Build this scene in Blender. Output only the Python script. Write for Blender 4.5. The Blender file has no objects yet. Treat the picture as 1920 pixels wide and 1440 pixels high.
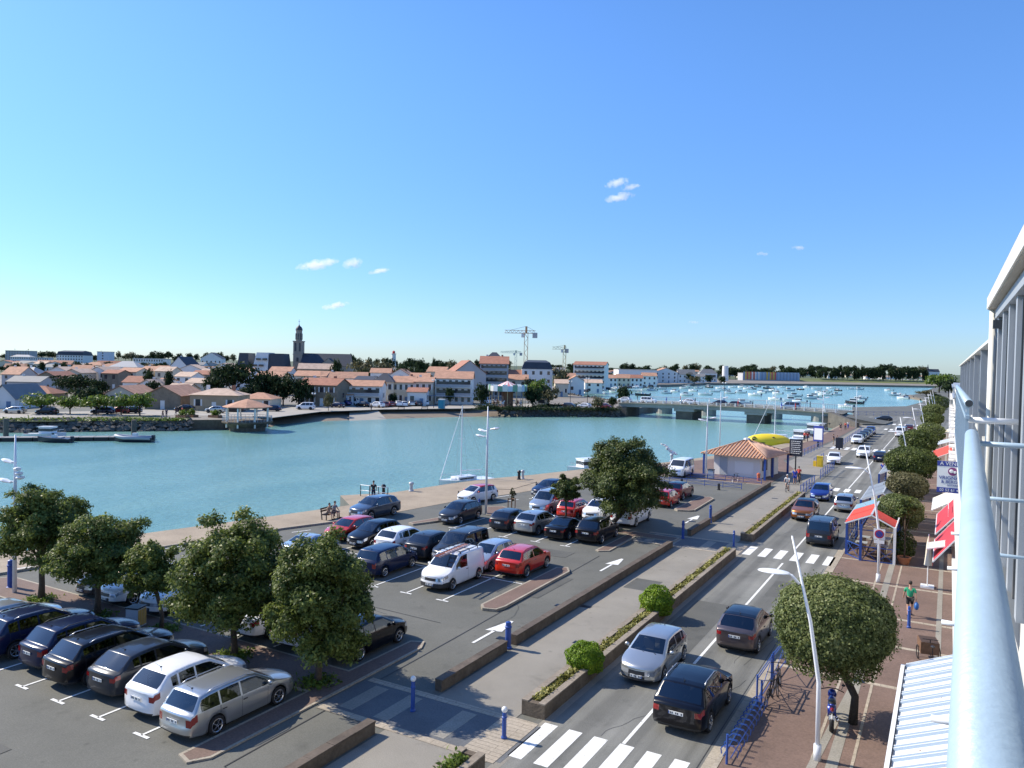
import bpy, math, random
import numpy as np
from mathutils import Vector, Matrix
random.seed(7); RNG = np.random.RandomState(11)
S = bpy.context.scene; COL = S.collection
# ---------------------------------------------------------------- camera
F, CX, CY, H = 1440.0, 960.0, 720.0, 12.5
def _basis(vx=1780., vy=702., roll=0.0205):
    y = np.array([vx-CX, vy-CY, F]); y /= np.linalg.norm(y)
    h = np.array([vx-1000-CX, vy-1000*roll-CY, F])
    up = np.cross(y, h); up /= np.linalg.norm(up)
    if up[1] > 0: up = -up
    x = np.cross(y, up); x /= np.linalg.norm(x)
    return x, y, up
BX, BY, BU = _basis()
R_ = [(BX[i], BY[i], BU[i]) for i in range(3)]      # right, down, forward in the world
cam = bpy.data.objects.new('camera', bpy.data.cameras.new('camera')); COL.objects.link(cam)
cam.data.sensor_width = 36; cam.data.lens = 27; cam.data.clip_start = 0.05; cam.data.clip_end = 30000
cam.matrix_world = Matrix(((R_[0][0], -R_[1][0], -R_[2][0], 0), (R_[0][1], -R_[1][1], -R_[2][1], 0),
                           (R_[0][2], -R_[1][2], -R_[2][2], H), (0, 0, 0, 1)))
S.camera = cam
# ---------------------------------------------------------------- world and sun
SUN_EL = 39.0; SUN_DIR = Vector((-0.99, -0.13, 0)).normalized()      # horizontal direction towards the sun
w = bpy.data.worlds.new('World'); S.world = w; w.use_nodes = True
nt = w.node_tree; nt.nodes.clear()
sk = nt.nodes.new('ShaderNodeTexSky'); sk.sky_type = 'NISHITA'; sk.sun_disc = False
sk.sun_elevation = math.radians(SUN_EL); sk.sun_rotation = math.atan2(SUN_DIR.x, SUN_DIR.y)
sk.air_density = 1.0; sk.dust_density = 0.25; sk.ozone_density = 3.0; sk.altitude = 0
hs = nt.nodes.new('ShaderNodeHueSaturation'); hs.inputs['Saturation'].default_value = 1.12
bg = nt.nodes.new('ShaderNodeBackground'); bg.inputs[1].default_value = 0.124
wo = nt.nodes.new('ShaderNodeOutputWorld')
tg_ = nt.nodes.new('ShaderNodeTexCoord'); sx_ = nt.nodes.new('ShaderNodeSeparateXYZ'); nt.links.new(tg_.outputs['Generated'], sx_.inputs[0])
mr_ = nt.nodes.new('ShaderNodeMapRange'); mr_.inputs[1].default_value = 0.0; mr_.inputs[2].default_value = 0.42; mr_.interpolation_type = 'SMOOTHSTEP'; nt.links.new(sx_.outputs[2], mr_.inputs[0])
tm_ = nt.nodes.new('ShaderNodeMix'); tm_.data_type = 'RGBA'; tm_.inputs[6].default_value = (.55, .71, 1.03, 1); tm_.inputs[7].default_value = (.86, 1.05, 1.32, 1); nt.links.new(mr_.outputs[0], tm_.inputs[0])   # clear blue air down to the horizon
mu_ = nt.nodes.new('ShaderNodeMix'); mu_.data_type = 'RGBA'; mu_.blend_type = 'MULTIPLY'; mu_.inputs[0].default_value = 1; nt.links.new(hs.outputs[0], mu_.inputs[6]); nt.links.new(tm_.outputs[2], mu_.inputs[7])
nt.links.new(sk.outputs[0], hs.inputs['Color']); nt.links.new(mu_.outputs[2], bg.inputs[0]); nt.links.new(bg.outputs[0], wo.inputs[0])
sl = bpy.data.lights.new('sun', 'SUN'); sl.energy = 4.9; sl.angle = math.radians(0.5); sl.color = (1.0, 0.91, 0.77)
so = bpy.data.objects.new('sun', sl); COL.objects.link(so)
sd = Vector((SUN_DIR.x*math.cos(math.radians(SUN_EL)), SUN_DIR.y*math.cos(math.radians(SUN_EL)), math.sin(math.radians(SUN_EL))))
so.rotation_euler = sd.to_track_quat('Z', 'Y').to_euler()
S.view_settings.view_transform = 'Standard'; S.view_settings.look = 'None'; S.view_settings.exposure = 0.52; S.view_settings.gamma = 1.0
S.render.engine = 'CYCLES'; S.cycles.volume_bounces = 4
# ---------------------------------------------------------------- helpers: picture <-> place
def ray(px, py):
    r = np.array([px-CX, py-CY, F]); return float(r@BX), float(r@BY), float(r@BU)
def G(px, py, z=0.0):                       # point of the level z seen at a pixel of the photograph
    a, b, c = ray(px, py); t = (z-H)/c; return (a*t, b*t)
def PX(px, py, x):                          # point of the plane X = x
    a, b, c = ray(px, py); t = x/a; return (x, b*t, H+c*t)
def PD(px, py, D):                          # point at forward depth D
    a, b, c = ray(px, py); t = D/F; return (a*t, b*t, H+c*t)
def depth(x, y, z=0): return float(BX[2]*x+BY[2]*y+BU[2]*(z-H))
def ZA(x, y, py):                           # height above a ground point that shows at row py
    lo, hi = -5.0, 80.0
    for _ in range(40):
        m = (lo+hi)/2; v = BX*x+BY*y+BU*(m-H)
        if CY+F*v[1]/v[2] > py: lo = m
        else: hi = m
    return lo
# ---------------------------------------------------------------- helpers: materials
M = {}
def mat(name, col, rough=0.6, metal=0.0, var=0.0, scale=6.0, bump=0.0, bscale=40.0, coat=0.0, spec=0.5, emit=None, detail=4, two=None, objco=False, stretch=None):
    m = bpy.data.materials.new(name); m.use_nodes = True; n = m.node_tree; b = n.nodes['Principled BSDF']
    b.inputs['Base Color'].default_value = (*col, 1); b.inputs['Roughness'].default_value = rough
    b.inputs['Metallic'].default_value = metal; b.inputs['Specular IOR Level'].default_value = spec
    if coat: b.inputs['Coat Weight'].default_value = coat; b.inputs['Coat Roughness'].default_value = 0.03
    if emit: b.inputs['Emission Color'].default_value = (*emit, 1); b.inputs['Emission Strength'].default_value = 1
    tc = None
    if var or bump:
        if objco: tc = n.nodes.new('ShaderNodeTexCoord').outputs['Object']
        else: tc = n.nodes.new('ShaderNodeNewGeometry').outputs['Position']
        if stretch:
            mp = n.nodes.new('ShaderNodeMapping'); mp.inputs['Scale'].default_value = stretch
            n.links.new(tc, mp.inputs[0]); tc = mp.outputs[0]
    if var:
        no = n.nodes.new('ShaderNodeTexNoise'); no.inputs['Scale'].default_value = scale; no.inputs['Detail'].default_value = detail; no.inputs['Roughness'].default_value = 0.65
        n.links.new(tc, no.inputs['Vector'])
        cr = n.nodes.new('ShaderNodeValToRGB'); cr.color_ramp.elements[0].position = 0.3; cr.color_ramp.elements[1].position = 0.7
        c2 = two or tuple(min(1, c*(1+var)) for c in col)
        cr.color_ramp.elements[0].color = (*[c*(1-var) for c in col], 1); cr.color_ramp.elements[1].color = (*c2, 1)
        n.links.new(no.outputs[0], cr.inputs[0]); n.links.new(cr.outputs[0], b.inputs['Base Color'])
    if bump:
        n2 = n.nodes.new('ShaderNodeTexNoise'); n2.inputs['Scale'].default_value = bscale; n2.inputs['Detail'].default_value = 5
        n.links.new(tc, n2.inputs['Vector'])
        bu = n.nodes.new('ShaderNodeBump'); bu.inputs['Strength'].default_value = min(1, bump); bu.inputs['Distance'].default_value = 0.02
        n.links.new(n2.outputs[0], bu.inputs['Height']); n.links.new(bu.outputs[0], b.inputs['Normal'])
    M[name] = m; return m
def nodes_of(m): return m.node_tree.nodes, m.node_tree.links, m.node_tree.nodes['Principled BSDF']
# ---------------------------------------------------------------- helpers: meshes
class MB:
    def __init__(s): s.v = []; s.f = []; s.m = []
    def add(s, vs, fs, mi=0):
        o = len(s.v); s.v += [tuple(p) for p in vs]; s.f += [tuple(i+o for i in f) for f in fs]; s.m += [mi]*len(fs); return s
    def quad(s, a, b, c, d, mi=0): return s.add([a, b, c, d], [(0, 1, 2, 3)], mi)
    def box(s, cx, cy, z0, sx, sy, sz, rz=0.0, mi=0):
        c, sn = math.cos(rz), math.sin(rz); vs = []
        for z in (z0, z0+sz):
            for a, b in ((-1, -1), (1, -1), (1, 1), (-1, 1)):
                x, y = a*sx/2, b*sy/2; vs.append((cx+x*c-y*sn, cy+x*sn+y*c, z))
        return s.add(vs, [(0, 3, 2, 1), (4, 5, 6, 7), (0, 1, 5, 4), (1, 2, 6, 5), (2, 3, 7, 6), (3, 0, 4, 7)], mi)
    def prism(s, poly, z0, z1, mi=0, top=None, bottom=True):     # poly: xy list, counter-clockwise
        n = len(poly); a = sum(poly[i][0]*poly[(i+1) % n][1]-poly[(i+1) % n][0]*poly[i][1] for i in range(n))
        if a < 0: poly = poly[::-1]
        vs = [(p[0], p[1], z0) for p in poly]+[(p[0], p[1], z1) for p in poly]
        s.add(vs, [(i, (i+1) % n, n+(i+1) % n, n+i) for i in range(n)], mi)
        s.add([vs[n+i] for i in range(n)], [tuple(range(n))], mi if top is None else top)
        if bottom: s.add([vs[i] for i in range(n)], [tuple(range(n-1, -1, -1))], mi)
        return s
    def bar(s, p, q, w, h=None, mi=0):
        h = h or w; p = Vector(p); q = Vector(q); d = (q-p)
        if d.length < 1e-6: return s
        d.normalize(); u = Vector((0, 0, 1)) if abs(d.z) < .95 else Vector((0, 1, 0))
        a = d.cross(u).normalized()*w/2; b = a.cross(d).normalized()*h/2; vs = []
        for e in (p, q):
            for i, j in ((-1, -1), (1, -1), (1, 1), (-1, 1)): vs.append(tuple(e+a*i+b*j))
        return s.add(vs, [(0, 3, 2, 1), (4, 5, 6, 7), (0, 1, 5, 4), (1, 2, 6, 5), (2, 3, 7, 6), (3, 0, 4, 7)], mi)
    def tube(s, pts, r, n=8, mi=0, cap=True):
        pts = [Vector(p) for p in pts]; rs = r if isinstance(r, (list, tuple)) else [r]*len(pts); o = len(s.v); k = len(pts)
        prev = None
        for i, p in enumerate(pts):
            d = (pts[min(i+1, k-1)]-pts[max(i-1, 0)]).normalized()
            if prev is None:
                u = Vector((0, 0, 1)) if abs(d.z) < .9 else Vector((1, 0, 0)); a = d.cross(u).normalized()
            else: a = (prev-d*prev.dot(d)).normalized()
            prev = a; b = d.cross(a)
            for j in range(n):
                t = 2*math.pi*j/n; q = p+(a*math.cos(t)+b*math.sin(t))*rs[i]; s.v.append(tuple(q))
        for i in range(k-1):
            for j in range(n):
                s.f.append((o+i*n+j, o+i*n+(j+1) % n, o+(i+1)*n+(j+1) % n, o+(i+1)*n+j)); s.m.append(mi)
        if cap:
            s.f.append(tuple(o+j for j in range(n-1, -1, -1))); s.m.append(mi)
            s.f.append(tuple(o+(k-1)*n+j for j in range(n))); s.m.append(mi)
        return s
    def lathe(s, prof, c=(0, 0, 0), n=16, axis='z', mi=0):       # prof: (radius, height)
        o = len(s.v); k = len(prof)
        for r, h in prof:
            for j in range(n):
                t = 2*math.pi*j/n; a, b = r*math.cos(t), r*math.sin(t)
                p = (a, b, h) if axis == 'z' else ((h, a, b) if axis == 'x' else (b, h, a))
                s.v.append((c[0]+p[0], c[1]+p[1], c[2]+p[2]))
        for i in range(k-1):
            for j in range(n):
                s.f.append((o+i*n+j, o+i*n+(j+1) % n, o+(i+1)*n+(j+1) % n, o+(i+1)*n+j)); s.m.append(mi)
        return s
    def ball(s, c, r, n=10, sq=(1, 1, 1), mi=0):
        k = max(4, n//2); o = len(s.v)
        for i in range(k+1):
            t = math.pi*i/k
            for j in range(n):
                a = 2*math.pi*j/n; s.v.append((c[0]+r*sq[0]*math.sin(t)*math.cos(a), c[1]+r*sq[1]*math.sin(t)*math.sin(a), c[2]-r*sq[2]*math.cos(t)))
        for i in range(k):
            for j in range(n): s.f.append((o+i*n+j, o+i*n+(j+1) % n, o+(i+1)*n+(j+1) % n, o+(i+1)*n+j)); s.m.append(mi)
        return s
    def build(s, name, mats, parent=None, smooth=False, loc=None, rz=0.0, **tg):
        me = bpy.data.meshes.new(name); me.from_pydata(s.v, [], s.f)
        if not isinstance(mats, (list, tuple)): mats = [mats]
        for q in mats: me.materials.append(M[q] if isinstance(q, str) else q)
        if len(mats) > 1: me.polygons.foreach_set('material_index', s.m)
        if smooth: me.polygons.foreach_set('use_smooth', [True]*len(s.f))
        me.update(); o = bpy.data.objects.new(name, me); COL.objects.link(o)
        if parent: o.parent = parent
        if loc: o.location = loc
        if rz: o.rotation_euler.z = rz
        if tg: tag(o, **tg)
        return o
def tag(o, label=None, cat=None, group=None, kind=None):
    if label: o['label'] = label
    if cat: o['category'] = cat
    if group: o['group'] = group
    if kind: o['kind'] = kind
    return o
def empty(name, label=None, cat=None, loc=(0, 0, 0), rz=0.0, group=None):
    o = bpy.data.objects.new(name, None); COL.objects.link(o); o.location = loc; o.rotation_euler.z = rz
    return tag(o, label, cat, group)
def dup(root, loc=None, rz=None, label=None, group=None, scale=None, cat=None):
    def cp(o, par):
        c = o.copy(); COL.objects.link(c)
        if par: c.parent = par
        for ch in KIDS.get(o.name, [x for x in o.children]): cp(ch, c)
        return c
    r = cp(root, None)
    if loc: r.location = loc
    if rz is not None: r.rotation_euler.z = rz
    if scale: r.scale = scale if isinstance(scale, (tuple, list)) else (scale,)*3
    tag(r, label, cat, group); return r
KIDS = {}
_u = 'first second third fourth fifth sixth seventh eighth ninth tenth eleventh twelfth thirteenth fourteenth fifteenth sixteenth seventeenth eighteenth nineteenth twentieth'.split()
def ORD(i): return _u[i] if i < 20 else ('twenty-' if i < 29 else 'thirty-')+_u[(i-20) % 10] if i < 39 and i != 29 else {29: 'thirtieth', 39: 'fortieth'}.get(i, 'forty-'+_u[(i-40) % 10])
def text_mb(txt, size, name, material, parent, M4, depth_=0.004):
    cu = bpy.data.curves.new('t', 'FONT'); cu.body = txt; cu.size = size; cu.extrude = depth_; cu.align_x = 'CENTER'; cu.align_y = 'CENTER'
    ob = bpy.data.objects.new('t', cu); COL.objects.link(ob); bpy.context.view_layer.update()
    me = bpy.data.meshes.new_from_object(ob.evaluated_get(bpy.context.evaluated_depsgraph_get()))
    bpy.data.objects.remove(ob); bpy.data.curves.remove(cu)
    me.transform(M4); me.materials.clear(); me.materials.append(M[material]); me.name = name
    o = bpy.data.objects.new(name, me); COL.objects.link(o)
    if parent: o.parent = parent
    return o
def struct(name, mb, mats, smooth=False, kind='structure'):
    return tag(mb.build(name, mats, smooth=smooth), kind=kind)
# ---------------------------------------------------------------- plain materials
mat('white_paint', (.78, .78, .76), .35); mat('white_wall', (.74, .72, .68), .8, var=.06, scale=.5); mat('black_plastic', (.018, .018, .02), .45)
mat('dark_metal', (.03, .03, .035), .4, metal=.6); mat('steel', (.5, .52, .55), .35, metal=.8); mat('rubber', (.012, .012, .013), .75)
mat('blue_paint', (.025, .075, .30), .35, var=.12, scale=3); mat('grey_paint', (.42, .45, .48), .45); mat('lamp_white', (.72, .74, .76), .4)
mat('red_cloth', (.60, .055, .03), .8, var=.1, scale=2, bump=.2, bscale=60); mat('deep_red_cloth', (.42, .03, .045), .8, var=.1, scale=2)
mat('cream_cloth', (.70, .63, .48), .85, var=.06, scale=3); mat('wood', (.16, .085, .045), .6, var=.25, scale=6); mat('dark_wood', (.06, .035, .022), .65)
mat('terracotta', (.42, .16, .07), .8, var=.1, scale=5); mat('yellow_paint', (.75, .52, .03), .45); mat('red_paint', (.5, .03, .02), .4)
mat('skin', (.48, .27, .18), .6); mat('hair', (.025, .018, .014), .7)
# ================================================================ ground materials
def ground_mat(name, c1, c2, fine=30, big=.25, rough=.85, bump=.35, streak=None, specks=True):
    m = mat(name, c1, rough, bump=bump, bscale=fine*2.2); nn, ll, b = nodes_of(m)
    geo = nn.new('ShaderNodeNewGeometry')
    n1 = nn.new('ShaderNodeTexNoise'); n1.inputs['Scale'].default_value = big; n1.inputs['Detail'].default_value = 7; n1.inputs['Roughness'].default_value = .6
    n2 = nn.new('ShaderNodeTexNoise'); n2.inputs['Scale'].default_value = fine; n2.inputs['Detail'].default_value = 3
    ll.new(geo.outputs['Position'], n1.inputs['Vector']); ll.new(geo.outputs['Position'], n2.inputs['Vector'])
    r = nn.new('ShaderNodeValToRGB'); r.color_ramp.elements[0].position = .33; r.color_ramp.elements[1].position = .68
    r.color_ramp.elements[0].color = (*c1, 1); r.color_ramp.elements[1].color = (*c2, 1); ll.new(n1.outputs[0], r.inputs[0])
    mr = nn.new('ShaderNodeMapRange'); mr.inputs[1].default_value = .25; mr.inputs[2].default_value = .75; mr.inputs[3].default_value = .78; mr.inputs[4].default_value = 1.2
    ll.new(n2.outputs[0], mr.inputs[0]); vm = nn.new('ShaderNodeVectorMath'); vm.operation = 'SCALE'; ll.new(r.outputs[0], vm.inputs[0]); ll.new(mr.outputs[0], vm.inputs['Scale'])
    out = vm.outputs[0]
    if streak:                              # worn wheel tracks that run along the road
        mp = nn.new('ShaderNodeMapping'); mp.inputs['Scale'].default_value = (1.1, .035, 1); ll.new(geo.outputs['Position'], mp.inputs[0])
        n3 = nn.new('ShaderNodeTexNoise'); n3.inputs['Scale'].default_value = 1.0; n3.inputs['Detail'].default_value = 4; ll.new(mp.outputs[0], n3.inputs['Vector'])
        m3 = nn.new('ShaderNodeMapRange'); m3.inputs[1].default_value = .40; m3.inputs[2].default_value = .68; m3.inputs[3].default_value = 1-streak*.35; m3.inputs[4].default_value = 1+streak
        ll.new(n3.outputs[0], m3.inputs[0]); v2 = nn.new('ShaderNodeVectorMath'); v2.operation = 'SCALE'; ll.new(out, v2.inputs[0]); ll.new(m3.outputs[0], v2.inputs['Scale']); out = v2.outputs[0]
    if specks:                              # small stains and chewing-gum spots
        vo = nn.new('ShaderNodeTexVoronoi'); vo.inputs['Scale'].default_value = .9; ll.new(geo.outputs['Position'], vo.inputs['Vector'])
        m4 = nn.new('ShaderNodeMapRange'); m4.inputs[1].default_value = .035; m4.inputs[2].default_value = .11; m4.inputs[3].default_value = .72; m4.inputs[4].default_value = 1
        ll.new(vo.outputs['Distance'], m4.inputs[0]); v3 = nn.new('ShaderNodeVectorMath'); v3.operation = 'SCALE'; ll.new(out, v3.inputs[0]); ll.new(m4.outputs[0], v3.inputs['Scale']); out = v3.outputs[0]
    if specks:                              # soft oil and water stains
        n5 = nn.new('ShaderNodeTexNoise'); n5.inputs['Scale'].default_value = .75; n5.inputs['Detail'].default_value = 6; n5.inputs['Roughness'].default_value = .7; ll.new(geo.outputs['Position'], n5.inputs['Vector'])
        m5 = nn.new('ShaderNodeMapRange'); m5.inputs[1].default_value = .56; m5.inputs[2].default_value = .72; m5.inputs[3].default_value = 1; m5.inputs[4].default_value = .74
        ll.new(n5.outputs[0], m5.inputs[0]); v5 = nn.new('ShaderNodeVectorMath'); v5.operation = 'SCALE'; ll.new(out, v5.inputs[0]); ll.new(m5.outputs[0], v5.inputs['Scale']); out = v5.outputs[0]
    ll.new(out, b.inputs['Base Color']); return m
ground_mat('asphalt_lot', (.100, .101, .086), (.137, .136, .116), fine=24, big=.22)
ground_mat('asphalt_road', (.122, .123, .110), (.168, .167, .150), fine=26, big=.3, streak=.5)
ground_mat('asphalt_walk', (.215, .198, .165), (.265, .245, .205), fine=30, big=.35)
ground_mat('brick_red', (.145, .096, .074), (.185, .122, .095), fine=14, big=.5)
ground_mat('slab_beige', (.34, .29, .22), (.42, .36, .28), fine=12, big=.6, specks=False)
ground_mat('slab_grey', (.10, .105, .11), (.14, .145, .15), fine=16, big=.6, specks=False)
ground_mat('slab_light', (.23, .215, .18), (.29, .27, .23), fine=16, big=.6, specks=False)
ground_mat('quay_stone', (.27, .215, .15), (.36, .29, .205), fine=9, big=.4)
ground_mat('kerb_stone', (.30, .26, .20), (.40, .35, .27), fine=14, big=.9, specks=False)
ground_mat('wall_stone', (.085, .064, .044), (.150, .118, .082), fine=7, big=1.6, bump=.8, specks=False)
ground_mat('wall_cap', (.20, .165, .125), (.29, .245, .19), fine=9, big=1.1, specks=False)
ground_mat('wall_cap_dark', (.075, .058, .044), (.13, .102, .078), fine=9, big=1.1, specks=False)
ground_mat('sand', (.17, .135, .10), (.25, .205, .15), fine=3, big=.12, specks=False)
ground_mat('soil', (.06, .045, .03), (.09, .07, .045), fine=12, big=2, specks=False)
ground_mat('town_ground', (.16, .14, .11), (.26, .23, .19), fine=1.5, big=.05, specks=False)
ground_mat('field_green', (.055, .075, .025), (.10, .115, .05), fine=.8, big=.03, specks=False)
ground_mat('bridge_concrete', (.26, .26, .24), (.34, .335, .31), fine=4, big=.3, specks=False)
ground_mat('dark_stone', (.075, .068, .058), (.13, .118, .10), fine=5, big=.6, bump=.8, specks=False)
mat('marking', (.72, .72, .68), .7, var=.09, scale=5, two=(.80, .80, .76), bump=.2)
def wear(name):                             # paint worn through to the asphalt in small flakes
    nn, ll, b = nodes_of(M[name]); g = nn.new('ShaderNodeNewGeometry'); n = nn.new('ShaderNodeTexNoise'); n.inputs['Scale'].default_value = 7; n.inputs['Detail'].default_value = 8; n.inputs['Roughness'].default_value = .75
    ll.new(g.outputs['Position'], n.inputs['Vector']); r = nn.new('ShaderNodeMapRange'); r.inputs[1].default_value = .54; r.inputs[2].default_value = .66; r.inputs[3].default_value = 0; r.inputs[4].default_value = .6; ll.new(n.outputs[0], r.inputs[0])
    src = b.inputs['Base Color'].links[0].from_socket; mx = nn.new('ShaderNodeMix'); mx.data_type = 'RGBA'; ll.new(r.outputs[0], mx.inputs[0]); ll.new(src, mx.inputs[6]); mx.inputs[7].default_value = (.16, .16, .145, 1); ll.new(mx.outputs[2], b.inputs['Base Color'])
wear('marking'); mat('marking_worn', (.55, .55, .51), .75, var=.18, scale=3)
# jointed paving: grid lines from a brick texture in world position
def joint(name, base, sx, sy, mortar=.55, rot=0):
    m = M[base].copy(); m.name = name; nn, ll, b = nodes_of(m); src = b.inputs['Base Color'].links[0].from_socket
    geo = nn.new('ShaderNodeNewGeometry'); mp = nn.new('ShaderNodeMapping'); mp.inputs['Rotation'].default_value[2] = rot; ll.new(geo.outputs['Position'], mp.inputs[0])
    br = nn.new('ShaderNodeTexBrick'); br.offset = .5; br.inputs['Scale'].default_value = 1; br.inputs['Brick Width'].default_value = sx; br.inputs['Row Height'].default_value = sy
    br.inputs['Mortar Size'].default_value = .012; br.inputs['Color1'].default_value = (1, 1, 1, 1); br.inputs['Color2'].default_value = (.9, .9, .9, 1); br.inputs['Mortar'].default_value = (mortar,)*3+(1,)
    ll.new(mp.outputs[0], br.inputs[0]); mx = nn.new('ShaderNodeMix'); mx.data_type = 'RGBA'; mx.blend_type = 'MULTIPLY'; mx.inputs[0].default_value = 1
    ll.new(src, mx.inputs[6]); ll.new(br.outputs[0], mx.inputs[7]); ll.new(mx.outputs[2], b.inputs['Base Color']); M[name] = m
joint('slab_joint', 'slab_beige', .5, .5); joint('brick_joint', 'brick_red', .22, .11, .8); joint('plank_slab', 'slab_beige', 2.5, .22, .45)
joint('kerb_joint', 'kerb_stone', 1.0, 5.0, .5, math.pi/2)
# water
m = mat('water', (.075, .21, .215), .05, spec=.5); nn, ll, b = nodes_of(m)
geo = nn.new('ShaderNodeNewGeometry')
def wn(scale, det, sc=(1, 1, 1)):
    mp = nn.new('ShaderNodeMapping'); mp.inputs['Scale'].default_value = sc; mp.inputs['Rotation'].default_value[2] = .45
    ll.new(geo.outputs['Position'], mp.inputs[0]); n = nn.new('ShaderNodeTexNoise'); n.inputs['Scale'].default_value = scale; n.inputs['Detail'].default_value = det; n.inputs['Roughness'].default_value = .6
    ll.new(mp.outputs[0], n.inputs['Vector']); return n
n1 = wn(1.7, 7, (1, .5, 1)); n2 = wn(.05, 4, (1, .5, 1)); n3 = wn(.012, 3, (1, .35, 1))
bu = nn.new('ShaderNodeBump'); bu.inputs['Strength'].default_value = 1.0; bu.inputs['Distance'].default_value = .24; ll.new(n1.outputs[0], bu.inputs['Height']); ll.new(bu.outputs[0], b.inputs['Normal'])
ad = nn.new('ShaderNodeMath'); ad.operation = 'ADD'; ll.new(n2.outputs[0], ad.inputs[0]); ll.new(n3.outputs[0], ad.inputs[1])
cr = nn.new('ShaderNodeValToRGB'); cr.color_ramp.elements[0].position = .75; cr.color_ramp.elements[1].position = 1.25
cr.color_ramp.elements[0].color = (.130, .285, .262, 1); cr.color_ramp.elements[1].color = (.195, .365, .320, 1)
hf = nn.new('ShaderNodeMath'); hf.operation = 'MULTIPLY'; hf.inputs[1].default_value = 1; ll.new(ad.outputs[0], hf.inputs[0]); ll.new(hf.outputs[0], cr.inputs[0]); ll.new(cr.outputs[0], b.inputs['Base Color'])
b.inputs['Roughness'].default_value = .16
WZ = -1.3
mb = MB(); mb.quad((-9000, -600, WZ), (2500, -600, WZ), (2500, 9000, WZ), (-9000, 9000, WZ)); struct('water', mb, 'water')
# ---------------------------------------------------------------- land
QUAY = [(-75, -60), (-60, 0), (-51.3, 25.8), (-49.5, 34.5), (-46.9, 44.1), (-45.2, 51.2), (-49.2, 54.4), (-46.4, 58.5), (-45.0, 66.8), (-43.6, 72.1), (-41.2, 77.8), (-38.7, 85.5), (-32.6, 98.9), (-30.6, 105.8), (-26.5, 125), (-22.9, 147.0), (-21.9, 174.6), (-22.3, 205)]
NEAR = QUAY+[(-22.5, 225), (-24, 245), (-30, 300), (-14, 330), (-9, 400), (-12, 450), (-19, 500), (-16, 560), (-15, 656), (-10, 877), (10, 1300), (1500, 1300), (1500, -60)]
mb = MB(); mb.prism(NEAR, -4, -.012, bottom=False); struct('ground', mb, 'asphalt_lot')
FARB = [(-700, -250), (-165, 55), (-148.5, 74.6), (-131.8, 94.9), (-121.5, 106.5), (-119.0, 109), (-126, 112.5), (-137, 121), (-137, 133), (-131.5, 150), (-119, 171.5), (-103.5, 186.0), (-80.8, 203), (-80.4, 238), (-110, 262), (-144.2, 300.5), (-160.9, 344.3), (-188.4, 446.1), (-182.6, 610.7), (-187.2, 670.6), (-95.4, 815.2), (-17.3, 877.4), (60, 890), (1500, 1000), (1500, 9000), (-9000, 9000), (-9000, -250)]
FG = .6
mb = MB(); mb.prism(FARB, -4, FG, bottom=False); struct('far_ground', mb, 'town_ground')
def hor(px): return 702-.0205*(1780-px)
def XYD(px, D): p = PD(px, hor(px), D); return p[0], p[1]
def tz(px, D):
    if px < 1060: return FG+min(8.0, max(0, D-430)*.013)
    return FG+min(7.5, max(0, D-930)*.009)*(1 if px > 1150 else .8)
mb = MB(); cols = list(range(-700, 2700, 60)); Ds = [420, 460, 520, 600, 700, 820, 960, 1150, 1400, 1800, 2600, 4500, 8000]
for D in Ds:
    for px in cols:
        x, y = XYD(px, D); d0 = 430 if px < 1060 else 940
        z = tz(px, D)-.05 if D > d0 else -3.5
        mb.v.append((x, y, z-(.8 if D < d0+20 else 0)))
for i in range(len(Ds)-1):
    for j in range(len(cols)-1):
        a = i*len(cols)+j; mb.f.append((a, a+1, a+1+len(cols), a+len(cols))); mb.m.append(0)
struct('hills', mb, 'field_green', smooth=True)
# ---------------------------------------------------------------- roads, walks (each 4 mm above the one below)
def sheet(name, poly, z, material, thick=.012, kind='structure', **k):
    mb = MB(); mb.prism(poly, z-thick, z, bottom=False); return struct(name, mb, material, kind=kind)
def rect(x0, y0, x1, y1): return [(x0, y0), (x1, y0), (x1, y1), (x0, y1)]
sheet('quay', QUAY[1:]+[(-19.5, 205), (-20.5, 150), (-25.5, 108), (-34.5, 76), (-36.4, 66), (-38.9, 58), (-40.6, 46.6), (-42.6, 40.9), (-45.0, 31.3), (-47.3, 20), (-53, 0)], .004, 'quay_stone')
sheet('walkway', rect(-16.35, -10, -13.0, 92), .002, 'asphalt_walk')
sheet('walkway', [(-20.0, 92), (-13.0, 92), (-13.4, 140), (-13.6, 196), (-17.6, 200), (-17.6, 150), (-19, 112)], .0015, 'asphalt_walk')
sheet('road', rect(-12.3, -10, -6.05, 196), .0, 'asphalt_road')
sheet('road', [(-14.6, 140), (-12.3, 138), (-12.3, 196), (-14.9, 196)], -.001, 'asphalt_road')
sheet('roundabout', [(-26, 203), (-12.3, 196), (-6, 196), (10, 205), (12, 225), (4, 250), (-16, 250), (-24, 232)], .0, 'asphalt_road')
sheet('sidewalk', rect(-5.9, -12, 3.0, 196), .11, 'brick_red', thick=.2)
for i, (x, z) in enumerate(((-6.0, .135),)):
    mb = MB(); mb.box(-6.0, 92, -.05, .16, 208, .165); struct('kerb', mb, 'kerb_joint')
sheet('gutter', rect(-6.42, -12, -6.1, 196), .006, 'kerb_joint')
sheet('gutter', rect(-12.1, -12, -11.78, 92), .0025, 'asphalt_walk')
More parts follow.
